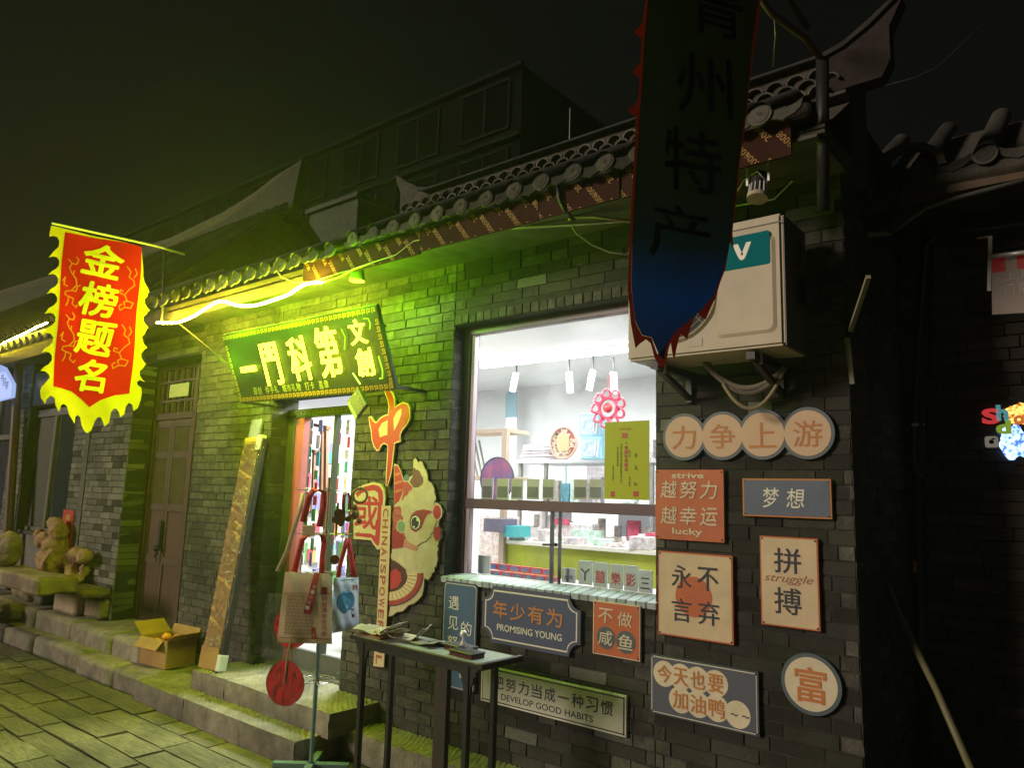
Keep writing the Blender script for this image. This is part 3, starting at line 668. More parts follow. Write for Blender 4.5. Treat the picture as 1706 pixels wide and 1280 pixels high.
# strive / lucky
t, F, w_, h_ = board('slogan_board', 'orange square board reading strive and lucky beside the window', ((1091.7,781.8),(1205,784),(1207.7,904),(1092,899)), orange, orange, 0)
m = MB(); m.text('strive', F, w_*.49, h_*.915, h=h_*.078, w=w_*.47, bold=.02)
for i, ch in enumerate('越努力'): m.text(ch, F, w_*(.21+.29*i), h_*.715, h=h_*.25, w=w_*.25, bold=.012, shear=.12)
for i, ch in enumerate('越幸运'): m.text(ch, F, w_*(.21+.29*i), h_*.345, h=h_*.25, w=w_*.25, bold=.012, shear=.12)
m.text('lucky', F, w_*.48, h_*.115, h=h_*.115, w=w_*.44, bold=.02); m.build('lettering', creamlight, t)
# dream
t, F, w_, h_ = board('slogan_board', 'wide slate blue board with thin orange rim reading 梦想', ((1236.5,797),(1384.6,798.7),(1387,866),(1238,860)), orange_txt, bluep, .008)
m = MB(); m.text('梦', F, w_*.335, h_*.50, h=h_*.52, w=w_*.185, bold=.008, shear=.1); m.text('想', F, w_*.61, h_*.50, h=h_*.50, w=w_*.20, bold=.008, shear=.1); m.build('lettering', whitep, t)
# struggle
t, F, w_, h_ = board('slogan_board', 'tall cream board with orange rim reading 拼搏 struggle', ((1266,892),(1363,899),(1367,1054),(1268,1040)), orange, cream, .007)
m = MB(); m.text('拼', F, w_*.48, h_*.735, h=h_*.28, w=w_*.46, bold=.015, n=T); m.text('搏', F, w_*.47, h_*.29, h=h_*.29, w=w_*.46, bold=.015, n=T); m.build('lettering', inkm, t)
m = MB(); m.text('struggle', F, w_*.49, h_*.525, h=h_*.115, w=w_*.84, shear=.35); m.build('script', M('brown_script', (.28,.10,.04), .6), t)
# never give up
t, F, w_, h_ = board('slogan_board', 'square cream board with an orange sun behind four dark characters', ((1096,918),(1220.7,926.6),(1222.6,1076),(1097,1057)), orange, cream, .008)
MB().disc(F, w_*.49, h_*.49, h_*.235, 0, .0006).build('sun_disc', orange, t)
m = MB()
for ch, cx, cy in (('永',.33,.71),('不',.68,.71),('言',.33,.32),('弃',.69,.32)): m.text(ch, F, w_*cx, h_*cy, h=h_*.27, w=w_*.27, bold=.01, n=.0016)
m.build('lettering', inkm, t)
# salted fish
t, F, w_, h_ = board('slogan_board', 'small orange board with two blue circles reading 不做咸鱼', ((988.9,1001),(1066.7,1009.6),(1066.7,1104),(987,1088.8)), creamlight, orange, .006)
MB().disc(F, w_*.29, h_*.33, h_*.205, 0, .0006).disc(F, w_*.71, h_*.31, h_*.205, 0, .0007).build('circle', slate, t)
m = MB()
for ch, cx, cy in (('不',.28,.74),('做',.69,.72),('咸',.28,.33),('鱼',.70,.31)): m.text(ch, F, w_*cx, h_*cy, h=h_*.27, w=w_*.31, bold=.006, n=.0016, shear=.08)
m.build('lettering', creamlight, t)
# promising young
x0, x1, z0, z1 = rectpx((804.5,974),(968.4,996),(966,1099),(803,1068)); w_, h_ = x1-x0, z1-z0
F = Frame((x0, -.008, z0)); t = thing('slogan_board', 'blue plaque with notched corners and orange 年少有为 above PROMISING YOUNG', 'sign', ((x0+x1)/2, -.008, z0), 'slogan boards on the shop wall')
def notched(w_, h_, c, ins):
    P = []; a, b = w_-ins, h_-ins
    for (cx, cy, s0) in ((a, b, 270), (ins, b, 0), (ins, ins, 90), (a, ins, 180)):
        for k in range(7):
            th_ = math.radians(s0 - k*15); P.append((cx + c*math.cos(th_), cy + c*math.sin(th_)))
    return P
MB().poly(F, notched(w_, h_, .075, 0), 0, .018).build('board', M('indigo_edge', (.055,.06,.13), .5), t)
MB().poly(F, notched(w_, h_, .065, .022), .018, .0186).build('border_line', whitep, t)
MB().poly(F, notched(w_, h_, .060, .031), .0186, .0196).build('face', M('indigo_face', (.05,.065,.15), .5), t)
m = MB()
for i, ch in enumerate('年少有为'): m.text(ch, F, w_*(.20+.185*i), h_*(.60), h=h_*.30, w=w_*.155, bold=.03, n=.021)
m.build('lettering', orange_txt, t)
m = MB(); m.text('PROMISING YOUNG', F, w_*.50, h_*.29, h=h_*.115, w=w_*.66, n=.021, bold=.008); m.build('lettering', whitep, t)
# meeting sign (tall blue)
x0, x1, z0, z1 = rectpx((740,968),(795.7,974.5),(791,1154),(733,1147)); w_, h_ = x1-x0, z1-z0
F = Frame((x0, -.008, z0)); t = thing('slogan_board', 'tall blue board with white outline characters below the left window corner', 'sign', ((x0+x1)/2, -.008, z0), 'slogan boards on the shop wall')
def rnd(w_, h_, r, ins):
    P = []
    for cx, cy, s0 in ((w_-ins-r, h_-ins-r, 0), (ins+r, h_-ins-r, 90), (ins+r, ins+r, 180), (w_-ins-r, ins+r, 270)):
        for k in range(6): a = math.radians(s0+k*18); P.append((cx+r*math.cos(a), cy+r*math.sin(a)))
    return P
MB().poly(F, rnd(w_, h_, .03, 0), 0, .018).build('board', M('navy_edge', (.03,.04,.10), .5), t)
MB().poly(F, rnd(w_, h_, .022, .010), .018, .0186).build('border_line', whitep, t)
MB().poly(F, rnd(w_, h_, .020, .014), .0186, .0196).build('face', blue2, t)
m = MB()
for ch, cx, cy in (('遇',.33,.80),('见',.33,.61),('努',.33,.43),('力',.33,.25),('的',.72,.58),('自',.72,.36),('己',.72,.18)): m.text(ch, F, w_*cx, h_*cy, h=h_*.125, w=w_*.30, bold=.002, n=.021)
m.build('lettering', whitep, t)
# good habits
t, F, w_, h_ = board('slogan_board', 'long silver board with dark border reading DEVELOP GOOD HABITS', ((803.7,1112.7),(1044,1155.7),(1042.8,1231.7),(799.7,1165.8)), whitep, inkm, .010)
MB().fbox(F, .017, w_-.017, .017, h_-.017, -.001, .0002).build('face', M('silver_face', (.56,.52,.48), .6, var=.12, vscale=2), t)
m = MB()
for i, ch in enumerate('把努力当成一种习惯'): m.text(ch, F, w_*(.14+.093*i), h_*.615, h=h_*(.36 if ch != '一' else .04), w=w_*.075, bold=.01, n=T)
m.text('DEVELOP GOOD HABITS', F, w_*.48, h_*.25, h=h_*.17, w=w_*.64, bold=.01, n=T); m.build('lettering', inkm, t)
# cheer up duck
t, F, w_, h_ = board('slogan_board', 'dark blue board with white line and eight cream circles with orange characters', ((1082.6,1089),(1264.6,1120.5),(1264.6,1230.8),(1084,1187)), M('slate_side', (.05,.06,.08), .5), whitep, .009)
MB().fbox(F, .013, w_-.013, .013, h_-.013, -.001, .0002).build('face', M('slate_face', (.075,.08,.12), .5), t)
m = MB(); r_ = h_*.215
c1 = [(.145,.70),(.305,.70),(.465,.70),(.63,.70)]; c2 = [(.30,.32),(.465,.31),(.635,.31),(.82,.28)]
for k, (cx, cy) in enumerate(c1+c2): m.disc(F, w_*cx, h_*cy, r_, 0, .0008+.0001*k)
m.build('circle', creamlight, t)
m = MB()
for ch, (cx, cy) in zip('今天也要', c1): m.text(ch, F, w_*cx, h_*cy, h=h_*.29, w=w_*.135, bold=.03, n=.0028)
for ch, (cx, cy) in zip('加油鸭', c2): m.text(ch, F, w_*cx, h_*cy, h=h_*.29, w=w_*.145, bold=.03, n=.0028)
m.build('lettering', orange_txt, t)
m = MB(); m.text('~', F, w_*.79, h_*.27, h=h_*.04, w=w_*.06, n=.0028); m.text('~', F, w_*.89, h_*.27, h=h_*.04, w=w_*.06, n=.0028); m.build('lettering', inkm, t)
# chain of four circles
cs = [at(u, v, -.02) for u, v in ((1140,727),(1204,727),(1271,725),(1346,722))]
zc = sum(c.z for c in cs)/4; rr = (at(1344,679,-.02).z - at(1344,766,-.02).z)/2
t = thing('slogan_board', 'chain of four cream discs with slate rims reading 力争上游 under the air conditioner', 'sign', (cs[1].x, -.008, zc-rr), 'slogan boards on the shop wall')
for i, (c, ch) in enumerate(zip(cs, '力争上游')):
    F = Frame((c.x, -.008, zc))
    d = MB().disc(F, 0, 0, rr, 0, .016+.0008*i, 48).build('disc', slate, t)
    MB().disc(F, 0, 0, rr*.875, .016+.0008*i, .0175+.0008*i, 48).build('face', M('peach', (.60,.40,.27), .55, var=.04) if i == 0 else bpy.data.materials['peach'], d)
    MB().text(ch, F, 0, -.003, h=rr*1.0, w=rr*1.08, n=.019+.0008*i, bold=.004).build('lettering', orange_txt, d)
# rich circle
c = at(1351.5, 1140.4, -.02); rr = (at(1351,1088.6,-.02).z - at(1351,1191.5,-.02).z)/2
t = thing('slogan_board', 'single round cream board with slate rim and fat orange 富', 'sign', (c.x, -.008, c.z-rr), 'slogan boards on the shop wall'); F = Frame((c.x, -.008, c.z))
MB().disc(F, 0, 0, rr, 0, .018, 56).build('board', slate, t); MB().disc(F, 0, 0, rr*.87, .018, .019, 56).build('face', creamlight, t)
MB().text('富', F, .0, -.004, h=rr*1.15, w=rr*1.05, n=.0205, bold=.028).build('lettering', M('fat_orange', (.52,.17,.035), .55), t)
# ------------------------------------------------------------------ China characters, strip and lion board
def px2(pts, ox, oy, s, y=-.02): 
    out = []
    for a, b in pts: q = at(ox+a/s, oy+b/s, y); out.append((q.x, q.z))
    return out
def inset(P, d):
    n = len(P); A = sum(P[i][0]*P[(i+1) % n][1]-P[(i+1) % n][0]*P[i][1] for i in range(n)); s = 1 if A > 0 else -1; O = []
    for i in range(n):
        (ax, ay), (bx, by), (cx, cy) = P[i-1], P[i], P[(i+1) % n]
        n1 = V((-(by-ay), bx-ax, 0)).normalized()*s; n2 = V((-(cy-by), cx-bx, 0)).normalized()*s; nn = (n1+n2)
        if nn.length < .2: nn = n1
        nn.normalize(); O.append((bx+nn.x*d, by+nn.y*d))
    return O
Z6 = (560, 620, 2.559); Z5 = (400, 760, 3.2)
zh = [(213,70),(228,72),(243,90),(252,115),(253,150),(262,140),(285,128),(305,132),(317,155),(318,195),(305,225),(285,248),(276,268),(277,298),(262,302),(252,306),(247,350),(242,400),(236,440),(222,488),(213,484),(214,430),(217,380),(220,330),(220,314),(205,306),(194,316),(185,335),(174,338),(162,320),(153,295),(149,250),(143,225),(140,192),(150,188),(160,206),(172,215),(188,196),(205,185),(222,180),(225,150),(220,120),(210,95),(207,80)]
P = px2(zh, *Z6); t = thing('character_board', 'red brush character 中 with cream edge on the wall right of the door', 'sign', (P[0][0], -.008, P[24][1]), 'red characters and lion beside the door')
orng = M('vermilion', (.46,.026,.014), .5, var=.06)
MB().poly(WF, P, .008, .024).build('board', cream, t); MB().poly(WF, inset(P, .010), .0245).build('brush_stroke', orng, t)
MB().poly(WF, px2([(183,245),(198,218),(222,206),(221,268),(205,273),(188,280)], *Z6), .0255).poly(WF, px2([(247,200),(262,170),(280,155),(281,178),(268,215),(249,252)], *Z6), .0255).build('counter', cream, t)
gu = [(76,512),(95,492),(120,481),(160,470),(192,478),(209,505),(212,540),(206,600),(201,660),(196,735),(188,755),(177,758),(160,735),(150,718),(76,712)]
P = px2(gu, *Z6); t = thing('character_board', 'red character 國 on a cream board half hidden behind the display rack', 'sign', (P[0][0], -.008, P[11][1]), 'red characters and lion beside the door')
MB().poly(WF, P, .008, .024).build('board', cream, t)
MB().poly(WF, px2([(84,520),(100,500),(125,489),(160,480),(186,487),(200,508),(203,540),(196,600),(191,660),(187,730),(180,743),(172,738),(152,708),(84,700),(84,686),(150,690),(168,700),(174,650),(178,600),(183,545),(180,515),(165,505),(130,510),(104,520),(95,535)], *Z6), .0245).build('frame_stroke', redbright, t)
c = at(Z6[0]+132/2.559, Z6[1]+600/2.559, -.02)
MB().text('或', WF, c.x, c.z, h=.235, w=.26, n=.0245, bold=.03).build('lettering', redbright, t)
P = px2([(762,264),(812,268),(803,560),(790,860),(774,1126),(718,1120),(738,860),(752,560)], *Z5)
t = thing('lettering_strip', 'narrow cream vertical strip reading CHINA IS POWERFUL in red', 'sign', (P[0][0], -.008, P[5][1]), 'red characters and lion beside the door')
MB().poly(WF, P, .0265, .034).build('board', cream, t)
m = MB(); letters = 'CHINAISPOWERFUL'
ytop = P[0][1]-.012; ybot = P[5][1]+.012; ntot = sum(.55 if ch == 'I' else 1 for ch in letters); yy = ytop
for ch in letters:
    a = (.55 if ch == 'I' else 1)*(ytop-ybot)/ntot; f = (ytop-(yy-a/2))/(ytop-ybot)
    cx = (P[0][0]+P[1][0])/2*(1-f) + (P[5][0]+P[4][0])/2*f
    T_ = text_mesh(ch, .02)
    w0 = a*.80 if ch != 'I' else a*.28
    m.text(ch, WF, cx, yy-a/2, h=.058, w=w0, n=.035, bold=.02, rot=-90); yy -= a
m.build('lettering', M('brick_red_letters', (.33,.07,.04), .55), t)
# lion
def L5(pts): return px2(pts, *Z5)
sil = [(820,38),(845,45),(865,85),(872,118),(885,95),(905,110),(922,98),(920,65),(925,20),(938,5),(948,35),(960,24),(975,30),(985,60),(996,78),(1003,100),(1005,130),(1030,150),(1045,205),(1040,245),(1056,248),(1070,260),(1082,300),(1074,330),(1062,350),(1062,372),(1075,395),(1072,440),(1060,462),(1055,530),(1060,550),(1050,580),(1030,610),(1025,640),(1010,665),(985,660),(983,700),(975,745),(950,775),(930,790),(900,800),(870,832),(835,838),(815,855),(790,860),(800,800),(806,600),(812,400),(820,270)]
P = L5(sil); t = thing('lion_board', 'cut-out half face of a dancing lion with red horn and open mouth on the wall', 'sign', (P[30][0], -.008, P[44][1]), 'red characters and lion beside the door')
fur = M('lion_fur', (.60,.50,.38), .6, c2=(.46,.35,.25), vscale=9); fur2 = M('lion_cream', (.62,.53,.42), .6, c2=(.48,.39,.28), vscale=12)
MB().poly(WF, P, .008, .022).build('board', M('lion_edge', (.10,.07,.06), .6), t)
MB().poly(WF, inset(P, .006), .0224).build('mane', fur2, t)
def lay_(name, pts, mat, n): MB().poly(WF, L5(pts), n).build(name, mat, t)
def furry(pts, amp=4, seed=1):
    R = random.Random(seed); out = []
    for (a, b), (c_, d_) in zip(pts, pts[1:]+pts[:1]):
        L_ = math.hypot(c_-a, d_-b); k = max(1, int(L_/14)); nx, ny = (d_-b)/(L_+.01), -(c_-a)/(L_+.01)
        for i in range(k):
            f = i/k; s_ = amp*(1 if i % 2 else -.4)*R.uniform(.6,1.3) if i else 0; out.append((a+(c_-a)*f+nx*s_, b+(d_-b)*f+ny*s_))
    return out
lay_('horn', [(824,50),(842,54),(858,88),(872,140),(868,195),(850,240),(824,262)], redbright, .0230)
stripe = M('horn_stripe', (.55,.16,.08), .5)
for yy in (95,140,185): lay_('horn_band', [(824,yy),(862,yy-10),(866,yy+2),(824,yy+14)], stripe, .0234)
lay_('crest', [(868,138),(895,138),(922,168),(906,200),(880,225),(862,240),(872,195)], M('crest_red', (.45,.06,.07), .5), .0232)
lay_('crest_tip', [(872,118),(886,96),(906,112),(898,134),(874,132)], M('crest_blue', (.10,.16,.28), .5), .0232)
lay_('ear_inside', [(925,62),(950,70),(975,95),(985,130),(968,160),(935,178),(905,140),(920,112)], M('ear_maroon', (.16,.06,.06), .6), .0230)
lay_('ear_fur', furry([(926,22),(938,12),(955,48),(985,75),(998,105),(1000,138),(985,150),(978,115),(955,78),(928,60)], 3), fur2, .0234)
face = furry([(872,232),(918,180),(965,160),(1003,135),(1030,160),(1042,210),(1036,262),(1030,300),(1050,340),(1035,390),(1005,440),(960,470),(930,478),(900,460),(885,420),(880,360),(862,300)], 5, 3)
lay_('face_fur_shadow', [(a+3, b+5) for a, b in face], M('fur_line', (.10,.06,.04), .6), .0236); lay_('face_fur', face, fur, .0240)
lay_('eye_socket', [(905,350),(915,315),(940,292),(980,285),(1015,292),(1030,300),(1000,315),(985,345),(970,385),(940,408),(915,395)], M('socket_red', (.33,.03,.035), .5), .0246)
def el(name, cx, cy, rx, ry, mat, n):
    lay_(name, [(cx+rx*math.cos(a*math.pi/12), cy+ry*math.sin(a*math.pi/12)) for a in range(24)], mat, n)
el('eye_ring', 938, 355, 30, 42, inkm, .0250); el('eye_ring', 938, 355, 25, 36, whitep, .0254); el('eye', 936, 357, 20, 30, inkm, .0258); el('eye_glint', 950, 340, 7, 9, whitep, .0262); el('eye_glint', 930, 378, 5, 4, whitep, .0262)
el('bobble_rim', 1054, 300, 26, 44, cream, .0242); el('bobble', 1052, 300, 21, 38, M('bobble_red', (.45,.03,.05), .4), .0246)
lay_('bobble_tail', [(1040,380),(1062,375),(1072,400),(1066,440),(1046,456),(1034,430)], bpy.data.materials['bobble_red'], .0246)
lay_('cheek', [(820,275),(850,268),(880,300),(880,360),(870,400),(888,440),(870,480),(812,495)], M('cheek_red', (.42,.06,.05), .5), .0238)
m = MB()
for r_ in (9,17,25): m.stroke(WF, L5([(838+r_*math.cos(a*.5), 320+r_*1.25*math.sin(a*.5)) for a in range(14)]), .0035, .0244)
m.build('cheek_swirl', M('swirl', (.58,.30,.22), .5), t)
el('green_jewel_rim', 861, 377, 25, 36, cream, .0246); el('green_jewel', 861, 377, 21, 31, M('jewel_green', (.18,.30,.20), .4), .0250)
lay_('snout', [(812,400),(835,395),(870,420),(882,450),(868,488),(812,496)], M('snout_red', (.30,.02,.02), .5), .0248)
lay_('lip', [(880,440),(905,462),(945,480),(950,502),(930,506),(895,492),(872,485)], M('lip_pink', (.50,.20,.16), .5), .0252)
low = furry([(810,500),(870,500),(930,508),(975,490),(1020,450),(1055,450),(1052,530),(1050,570),(1020,640),(1005,660),(975,640),(935,645),(900,640),(870,600),(830,560),(806,545)], 6, 5)
lay_('lower_fur_shadow', [(a+2, b+6) for a, b in low], bpy.data.materials['fur_line'], .0228); lay_('lower_fur', low, fur2, .0232)
lay_('mouth', [(806,555),(845,570),(885,605),(895,650),(885,690),(850,720),(800,735)], M('mouth_dark', (.07,.015,.018), .6), .0236)
lay_('tongue', [(805,620),(830,600),(858,625),(862,665),(840,700),(803,712)], redbright, .0240)
def arcband(r0, r1, name, mat, n):
    A = [math.radians(a) for a in range(-4, 101, 7)]
    outp = [(798+r1*math.cos(a)*1.0, 636+r1*math.sin(a)*.92) for a in A]; inp = [(798+r0*math.cos(a)*1.0, 636+r0*math.sin(a)*.92) for a in A[::-1]]
    lay_(name, outp+inp, mat, n)
arcband(148, 172, 'jaw_line', M('jaw_red', (.36,.04,.04), .5), .0238); arcband(172, 182, 'jaw_line', maroon, .0238); arcband(98, 148, 'teeth', M('teeth_cream', (.66,.52,.32), .5), .0240)
m = MB()
for a in range(2, 98, 10): a = math.radians(a); m.stroke(WF, L5([(798+102*math.cos(a), 636+102*math.sin(a)*.92), (798+146*math.cos(a), 636+146*math.sin(a)*.92)]), .0035, .0244)
m.build('teeth_gap', maroon, t)
# ================================================================== neon shop sign
zt, zb_, yt, yb = 2.885, 2.345, -.50, -.28
tl, tr, br, bl = V((-5.575,yt,2.90)), V((-3.69,yt,2.885)), V((-3.735,yb,2.33)), V((-5.66,yb,2.36))
o_ = bl; r_ = (br-bl); u_ = (tl-bl); Wd, Hd = (r_.length+(tr-tl).length)/2, 0.585
F = Frame(V((-5.64,yb,2.35)), (1,-.003,-.01), (0.005, yt-yb, .54)); Wd = 1.92; Hd = V((0,yt-yb,.54)).length
sg = thing('neon_sign', 'leaning green shop sign with glowing yellow neon characters above the door', 'sign', (-4.65,yb,2.35))
MB().fbox(F, 0, Wd, 0, Hd, -.03, 0).build('board', M('sign_green', (.016,.034,.012), .6), sg, bevel=.003)
goldk = M('key_gold', (.62,.42,.05), .45); m = MB(); kb_ = MB()
kb_.fbox(F, .012, Wd-.012, Hd-.054, Hd-.008, 0, .001).fbox(F, .012, Wd-.012, .008, .054, 0, .001).fbox(F, .008, .054, .055, Hd-.055, 0, .001).fbox(F, Wd-.054, Wd-.008, .05, Hd-.05, 0, .001)
kb_.build('border_band', M('key_dark', (.03,.03,.008), .6), sg)
def key(x, y, s_, vert):
    pts = [(0,.0),(0,.8),(.8,.8),(.8,.25),(.4,.25),(.4,.5)]
    q = [(x+(b if vert else a)*s_, y+(a if vert else b)*s_) for a, b in pts]; m.stroke(F, q, .0075, .0022)
k = .040; x = .016
while x < Wd-.04: key(x, Hd-.050, k*.92, 0); key(x, .013, k*.92, 0); x += k*1.25
y = .055
while y < Hd-.08: key(.013, y, k*.92, 1); key(Wd-.050, y, k*.92, 1); y += k*1.25
o = m.build('key_pattern', goldk, sg); o['kind'] = 'stuff'
neon = EM('neon_yellow', (.88,1.0,.035), 4.0); neon_in = EM('neon_core', (.75,1.0,.12), 9)
def neon_char(ch, cx, cy, h, w_):
    MB().text(ch, F, cx, cy, h=h, w=w_, n=.018, bold=.013, ext=.006, shear=.05).build('neon_character', neon, sg)
neon_char('一', .155*Wd, .475*Hd, .045, .21)
neon_char('門', .325*Wd, .50*Hd, .33, .22); neon_char('科', .515*Wd, .52*Hd, .33, .24); neon_char('第', .70*Wd, .55*Hd, .36, .25)
neon_char('文', .885*Wd, .73*Hd, .17, .17); neon_char('創', .885*Wd, .37*Hd, .19, .17)
m = MB(); pts = lambda L_: [F.p(a*Wd, b*Hd, .02) for a, b in L_]
m.tube(pts([(.93,.87),(.955,.86),(.96,.80),(.95,.74)]), .004, 6); m.tube(pts([(.962,.42),(.965,.25),(.955,.16),(.94,.16)]), .004, 6); m.tube(pts([(.80,.80),(.81,.70),(.80,.62),(.79,.55)]), .0035, 6)
m.build('neon_tube', EM('neon_dim', (.35,1,.02), 1.2), sg)
m = MB(); x = .145
for grp in ('原创','伴手礼','城市礼物','打卡','盖章'):
    for ch in grp: m.text(ch, F, x*Wd, .155*Hd, h=.062, w=.052, n=.003, bold=.012); x += .032
    x += .024
x = 0; m.build('lettering', M('sign_small_gold', (.45,.50,.12), .5), sg)
for xx in (.25, .75): MB().bar(F.p(Wd*xx, Hd*.9, -.03), V((F.p(Wd*xx,0,0).x, 0.0, F.p(0,Hd*.9,0).z+.05)), .015).build('bracket', darkmetal, sg)
MB().bar(V((-5.62,-.28,2.36)), V((-5.62,-.0,2.36)), .02).bar(V((-3.75,-.28,2.36)), V((-3.75,-.0,2.36)), .02).build('bracket', darkmetal, sg)
# added point lights around the sign, standing in for the neon's spill
for i, (xx, yy, nn, en) in enumerate(((.15,1.16,.02,20),(.5,1.16,.02,20),(.85,1.16,.02,17),(1.09,.6,-.02,2),(-.09,.6,-.02,12),(.5,.5,.55,18))):
    l = bpy.data.lights.new('neon_fill', 'POINT'); l.energy = en; l.color = (.26,1.0,.004) if i < 5 else (.90,1.0,.02); l.shadow_soft_size = .14
    lo = bpy.data.objects.new('neon_fill', l); col.objects.link(lo); lo.parent = sg; lo.location = F.p(Wd*xx, Hd*yy, nn) - WL[sg.name]
# floodlight under the eave washing the wall behind the sign
def can(px, y, col_, e, nm, lab, r=.055):
    c = at(*px, y); t = thing(nm, lab, 'lamp', (c.x, y, c.z+.02))
    MB().tube([(c.x,y,c.z+.13),(c.x,y,c.z+.11),(c.x,y,c.z+.01),(c.x,y,c.z)],[.022,.035,r,r*1.02],18).build('shade', M('lamp_shade_green', (.25,.28,.08), .4), t, smooth=True)
    MB().bar((c.x,y,c.z+.12),(c.x,y,c.z+.22),.012).build('stem', darkmetal, t)
    MB().disc(Frame((c.x,y,c.z-.002),(1,0,0),(0,-1,0)), 0, 0, r*.97, 0, None, 24).build('lens', EM('lens_'+nm, (.62,1.0,.03), e), t)
    return c, t
c, t = can((595,468), -.40, None, 3.0, 'eave_lamp', 'small round lamp hanging under the eave just above the neon sign')
l = bpy.data.lights.new('lamp_light', 'SPOT'); l.energy = 24; l.color = (.36,1.0,.012); l.spot_size = math.radians(165); l.spot_blend = .6; l.shadow_soft_size = .05
lo = bpy.data.objects.new('lamp_light', l); col.objects.link(lo); lo.parent = t; lo.location = V((0,0,-.03)); lo.rotation_euler = (math.radians(18), 0, 0)
# LED rope along the eave
def rope(pxs, label, strength):
    P = []
    for u, v in pxs: P.append(at(u, v, -.53))
    out = []
    for i in range(len(P)-1):          # Catmull-Rom
        p0, p1, p2, p3 = P[max(i-1,0)], P[i], P[i+1], P[min(i+2,len(P)-1)]
        for k in range(6):
            s_ = k/6; out.append(.5*((2*p1)+(p2-p0)*s_+(2*p0-5*p1+4*p2-p3)*s_*s_+(-p0+3*p1-3*p2+p3)*s_**3))
    out.append(P[-1]); o = MB().tube(out, .0095, 8).build('rope_light', EM('rope_glow', (1.0,.88,.055), strength) if 'rope_glow' not in bpy.data.materials else bpy.data.materials['rope_glow'], origin=out[0], smooth=True)
    return tag(o, label, 'light strip'), out
ro, rp_ = rope([(262,538),(285,538),(300,536),(320,528),(340,516),(358,505),(372,502),(388,507),(405,510),(430,508),(455,500),(480,491),(500,478),(515,472),(535,471)], 'sagging lit rope light under the eave left of the neon sign', 165)
ro2, rp2 = rope([(-60,592),(-20,582),(10,570),(40,556),(62,545),(78,538)], 'lit rope light at the far left under the eave', 14)
MB().tube([at(535,471,-.5), at(560,464,-.5), at(590,448,-.48), at(620,438,-.47), at(660,425,-.47), at(690,402,-.47), at(700,400,-.47)], .007, 6).build('unlit_rope', M('cord_yellow', (.42,.40,.20), .5), origin=at(535,471,-.5)); tag(bpy.data.objects['unlit_rope'], 'pale cord running right from the end of the lit rope light', 'cord')
# ================================================================== banners
def cloth_poly(name, pts3, mat, parent, fold, nrm, cuts=2, off=0.0, label=None, hole=None):
    """outline -> triangulated, subdivided, folded"""
    me = bpy.data.meshes.new(name); o0 = WL[parent.name]
    from mathutils.geometry import tessellate_polygon
    loops = [list(pts3)] + ([list(hole)] if hole else []); allp = [p for l_ in loops for p in l_]
    bm = bmesh.new(); vs = [bm.verts.new(p - o0) for p in allp]
    for tri in tessellate_polygon(loops):
        try: bm.faces.new([vs[i] for i in tri])
        except ValueError: pass
    for it in range(cuts+3):
        es = [e for e in bm.edges if e.calc_length() > .07]
        if not es or it > 4: break
        bmesh.ops.subdivide_edges(bm, edges=es, cuts=1); bmesh.ops.triangulate(bm, faces=[f for f in bm.faces if len(f.verts) > 3])
    for v in bm.verts: v.co += nrm*(fold(v.co + o0) + off)
    bm.to_mesh(me); bm.free()
    for p in me.polygons: p.use_smooth = True
    me.materials.append(mat); o = bpy.data.objects.new(name, me); col.objects.link(o); o.parent = parent; WL[o.name] = o0
    return o
GX = -6.6
gb = thing('festival_banner', 'bright red banner with flame-edged yellow border reading 金榜题名', 'banner', (GX, -.70, 3.76))
def G(pts, x=GX): return [atx(a/2.909, 320+b/2.909, x) for a, b in pts]
left = []
tips = [(240,315),(232,402),(222,495),(213,592),(203,690),(197,780)]
left += [(252,160),(245,195),(244,214),(262,210),(282,216),(292,235),(290,262),(268,282)]
for (a, b), nx_ in zip(tips, tips[1:]+[(188,868)]):
    left += [(a, b), (a+22, b-6), (a+42, b-2), (a+54, b+15), (a+52, b+38), (a+36, b+55), (a+12, b+68)]
left += [(188,868),(215,872),(232,885),(235,900),(215,925),(195,945),(188,965),(192,1000),(212,1027),(222,1003),(240,988),(258,1000),(262,1035),(280,1070),(290,1035),(305,1028),(322,1040),(330,1080),(358,1125),(366,1090),(380,1080),(392,1092),(397,1130),(410,1158),(425,1170),(450,1155),(466,1108),(478,1092),(492,1092),(502,1112),(510,1137),(532,1120),(540,1070),(552,1050),(568,1052),(578,1070),(582,1093),(605,1078),(614,1038),(628,1022),(642,1030),(650,1062),(668,1048),(680,1010),(684,975),(680,950),(662,935),(660,922),(672,912),(697,924)]
rt_ = [(697,924),(704,838),(712,756),(719,660),(722,575),(720,488)]
for (a, b), (c_, d_) in zip(rt_, rt_[1:]):
    left += [(a-14, b-14), (a-26, b-34), (a-26, b-55), (a-14, b-66), (c_-8, d_+2), (c_, d_)]
left += [(708,462),(694,440),(688,410),(690,380),(684,268)]
yel = CLOTH('banner_yellow', (.85,.72,.015), .55, (.95,.80,.02)); red_c = CLOTH('banner_red', (.58,.008,.004), .5, (.80,.010,.006))
fold = lambda p: .012*math.sin(p.z*9+p.y*14) + .02*math.sin(p.y*7+p.z*2.2) + .010*math.sin(p.z*23+p.y*30)*max(0, (2.6-p.z))
NX = V((1,0,0))
redo = [(317,193),(685,266),(628,977),(560,985),(490,1008),(437,1043),(395,1002),(350,968),(300,952),(253,943)]
cloth_poly('flame_edge', G(left), yel, gb, fold, NX, hole=G([(322,200),(680,271),(624,972),(558,980),(487,1003),(437,1036),(398,998),(352,963),(302,947),(259,938)]))
cloth_poly('red_field', G(redo), red_c, gb, fold, NX, off=.004)
txtm = CLOTH('banner_text', (.80,.72,.10), .5, (.9,.8,.12))
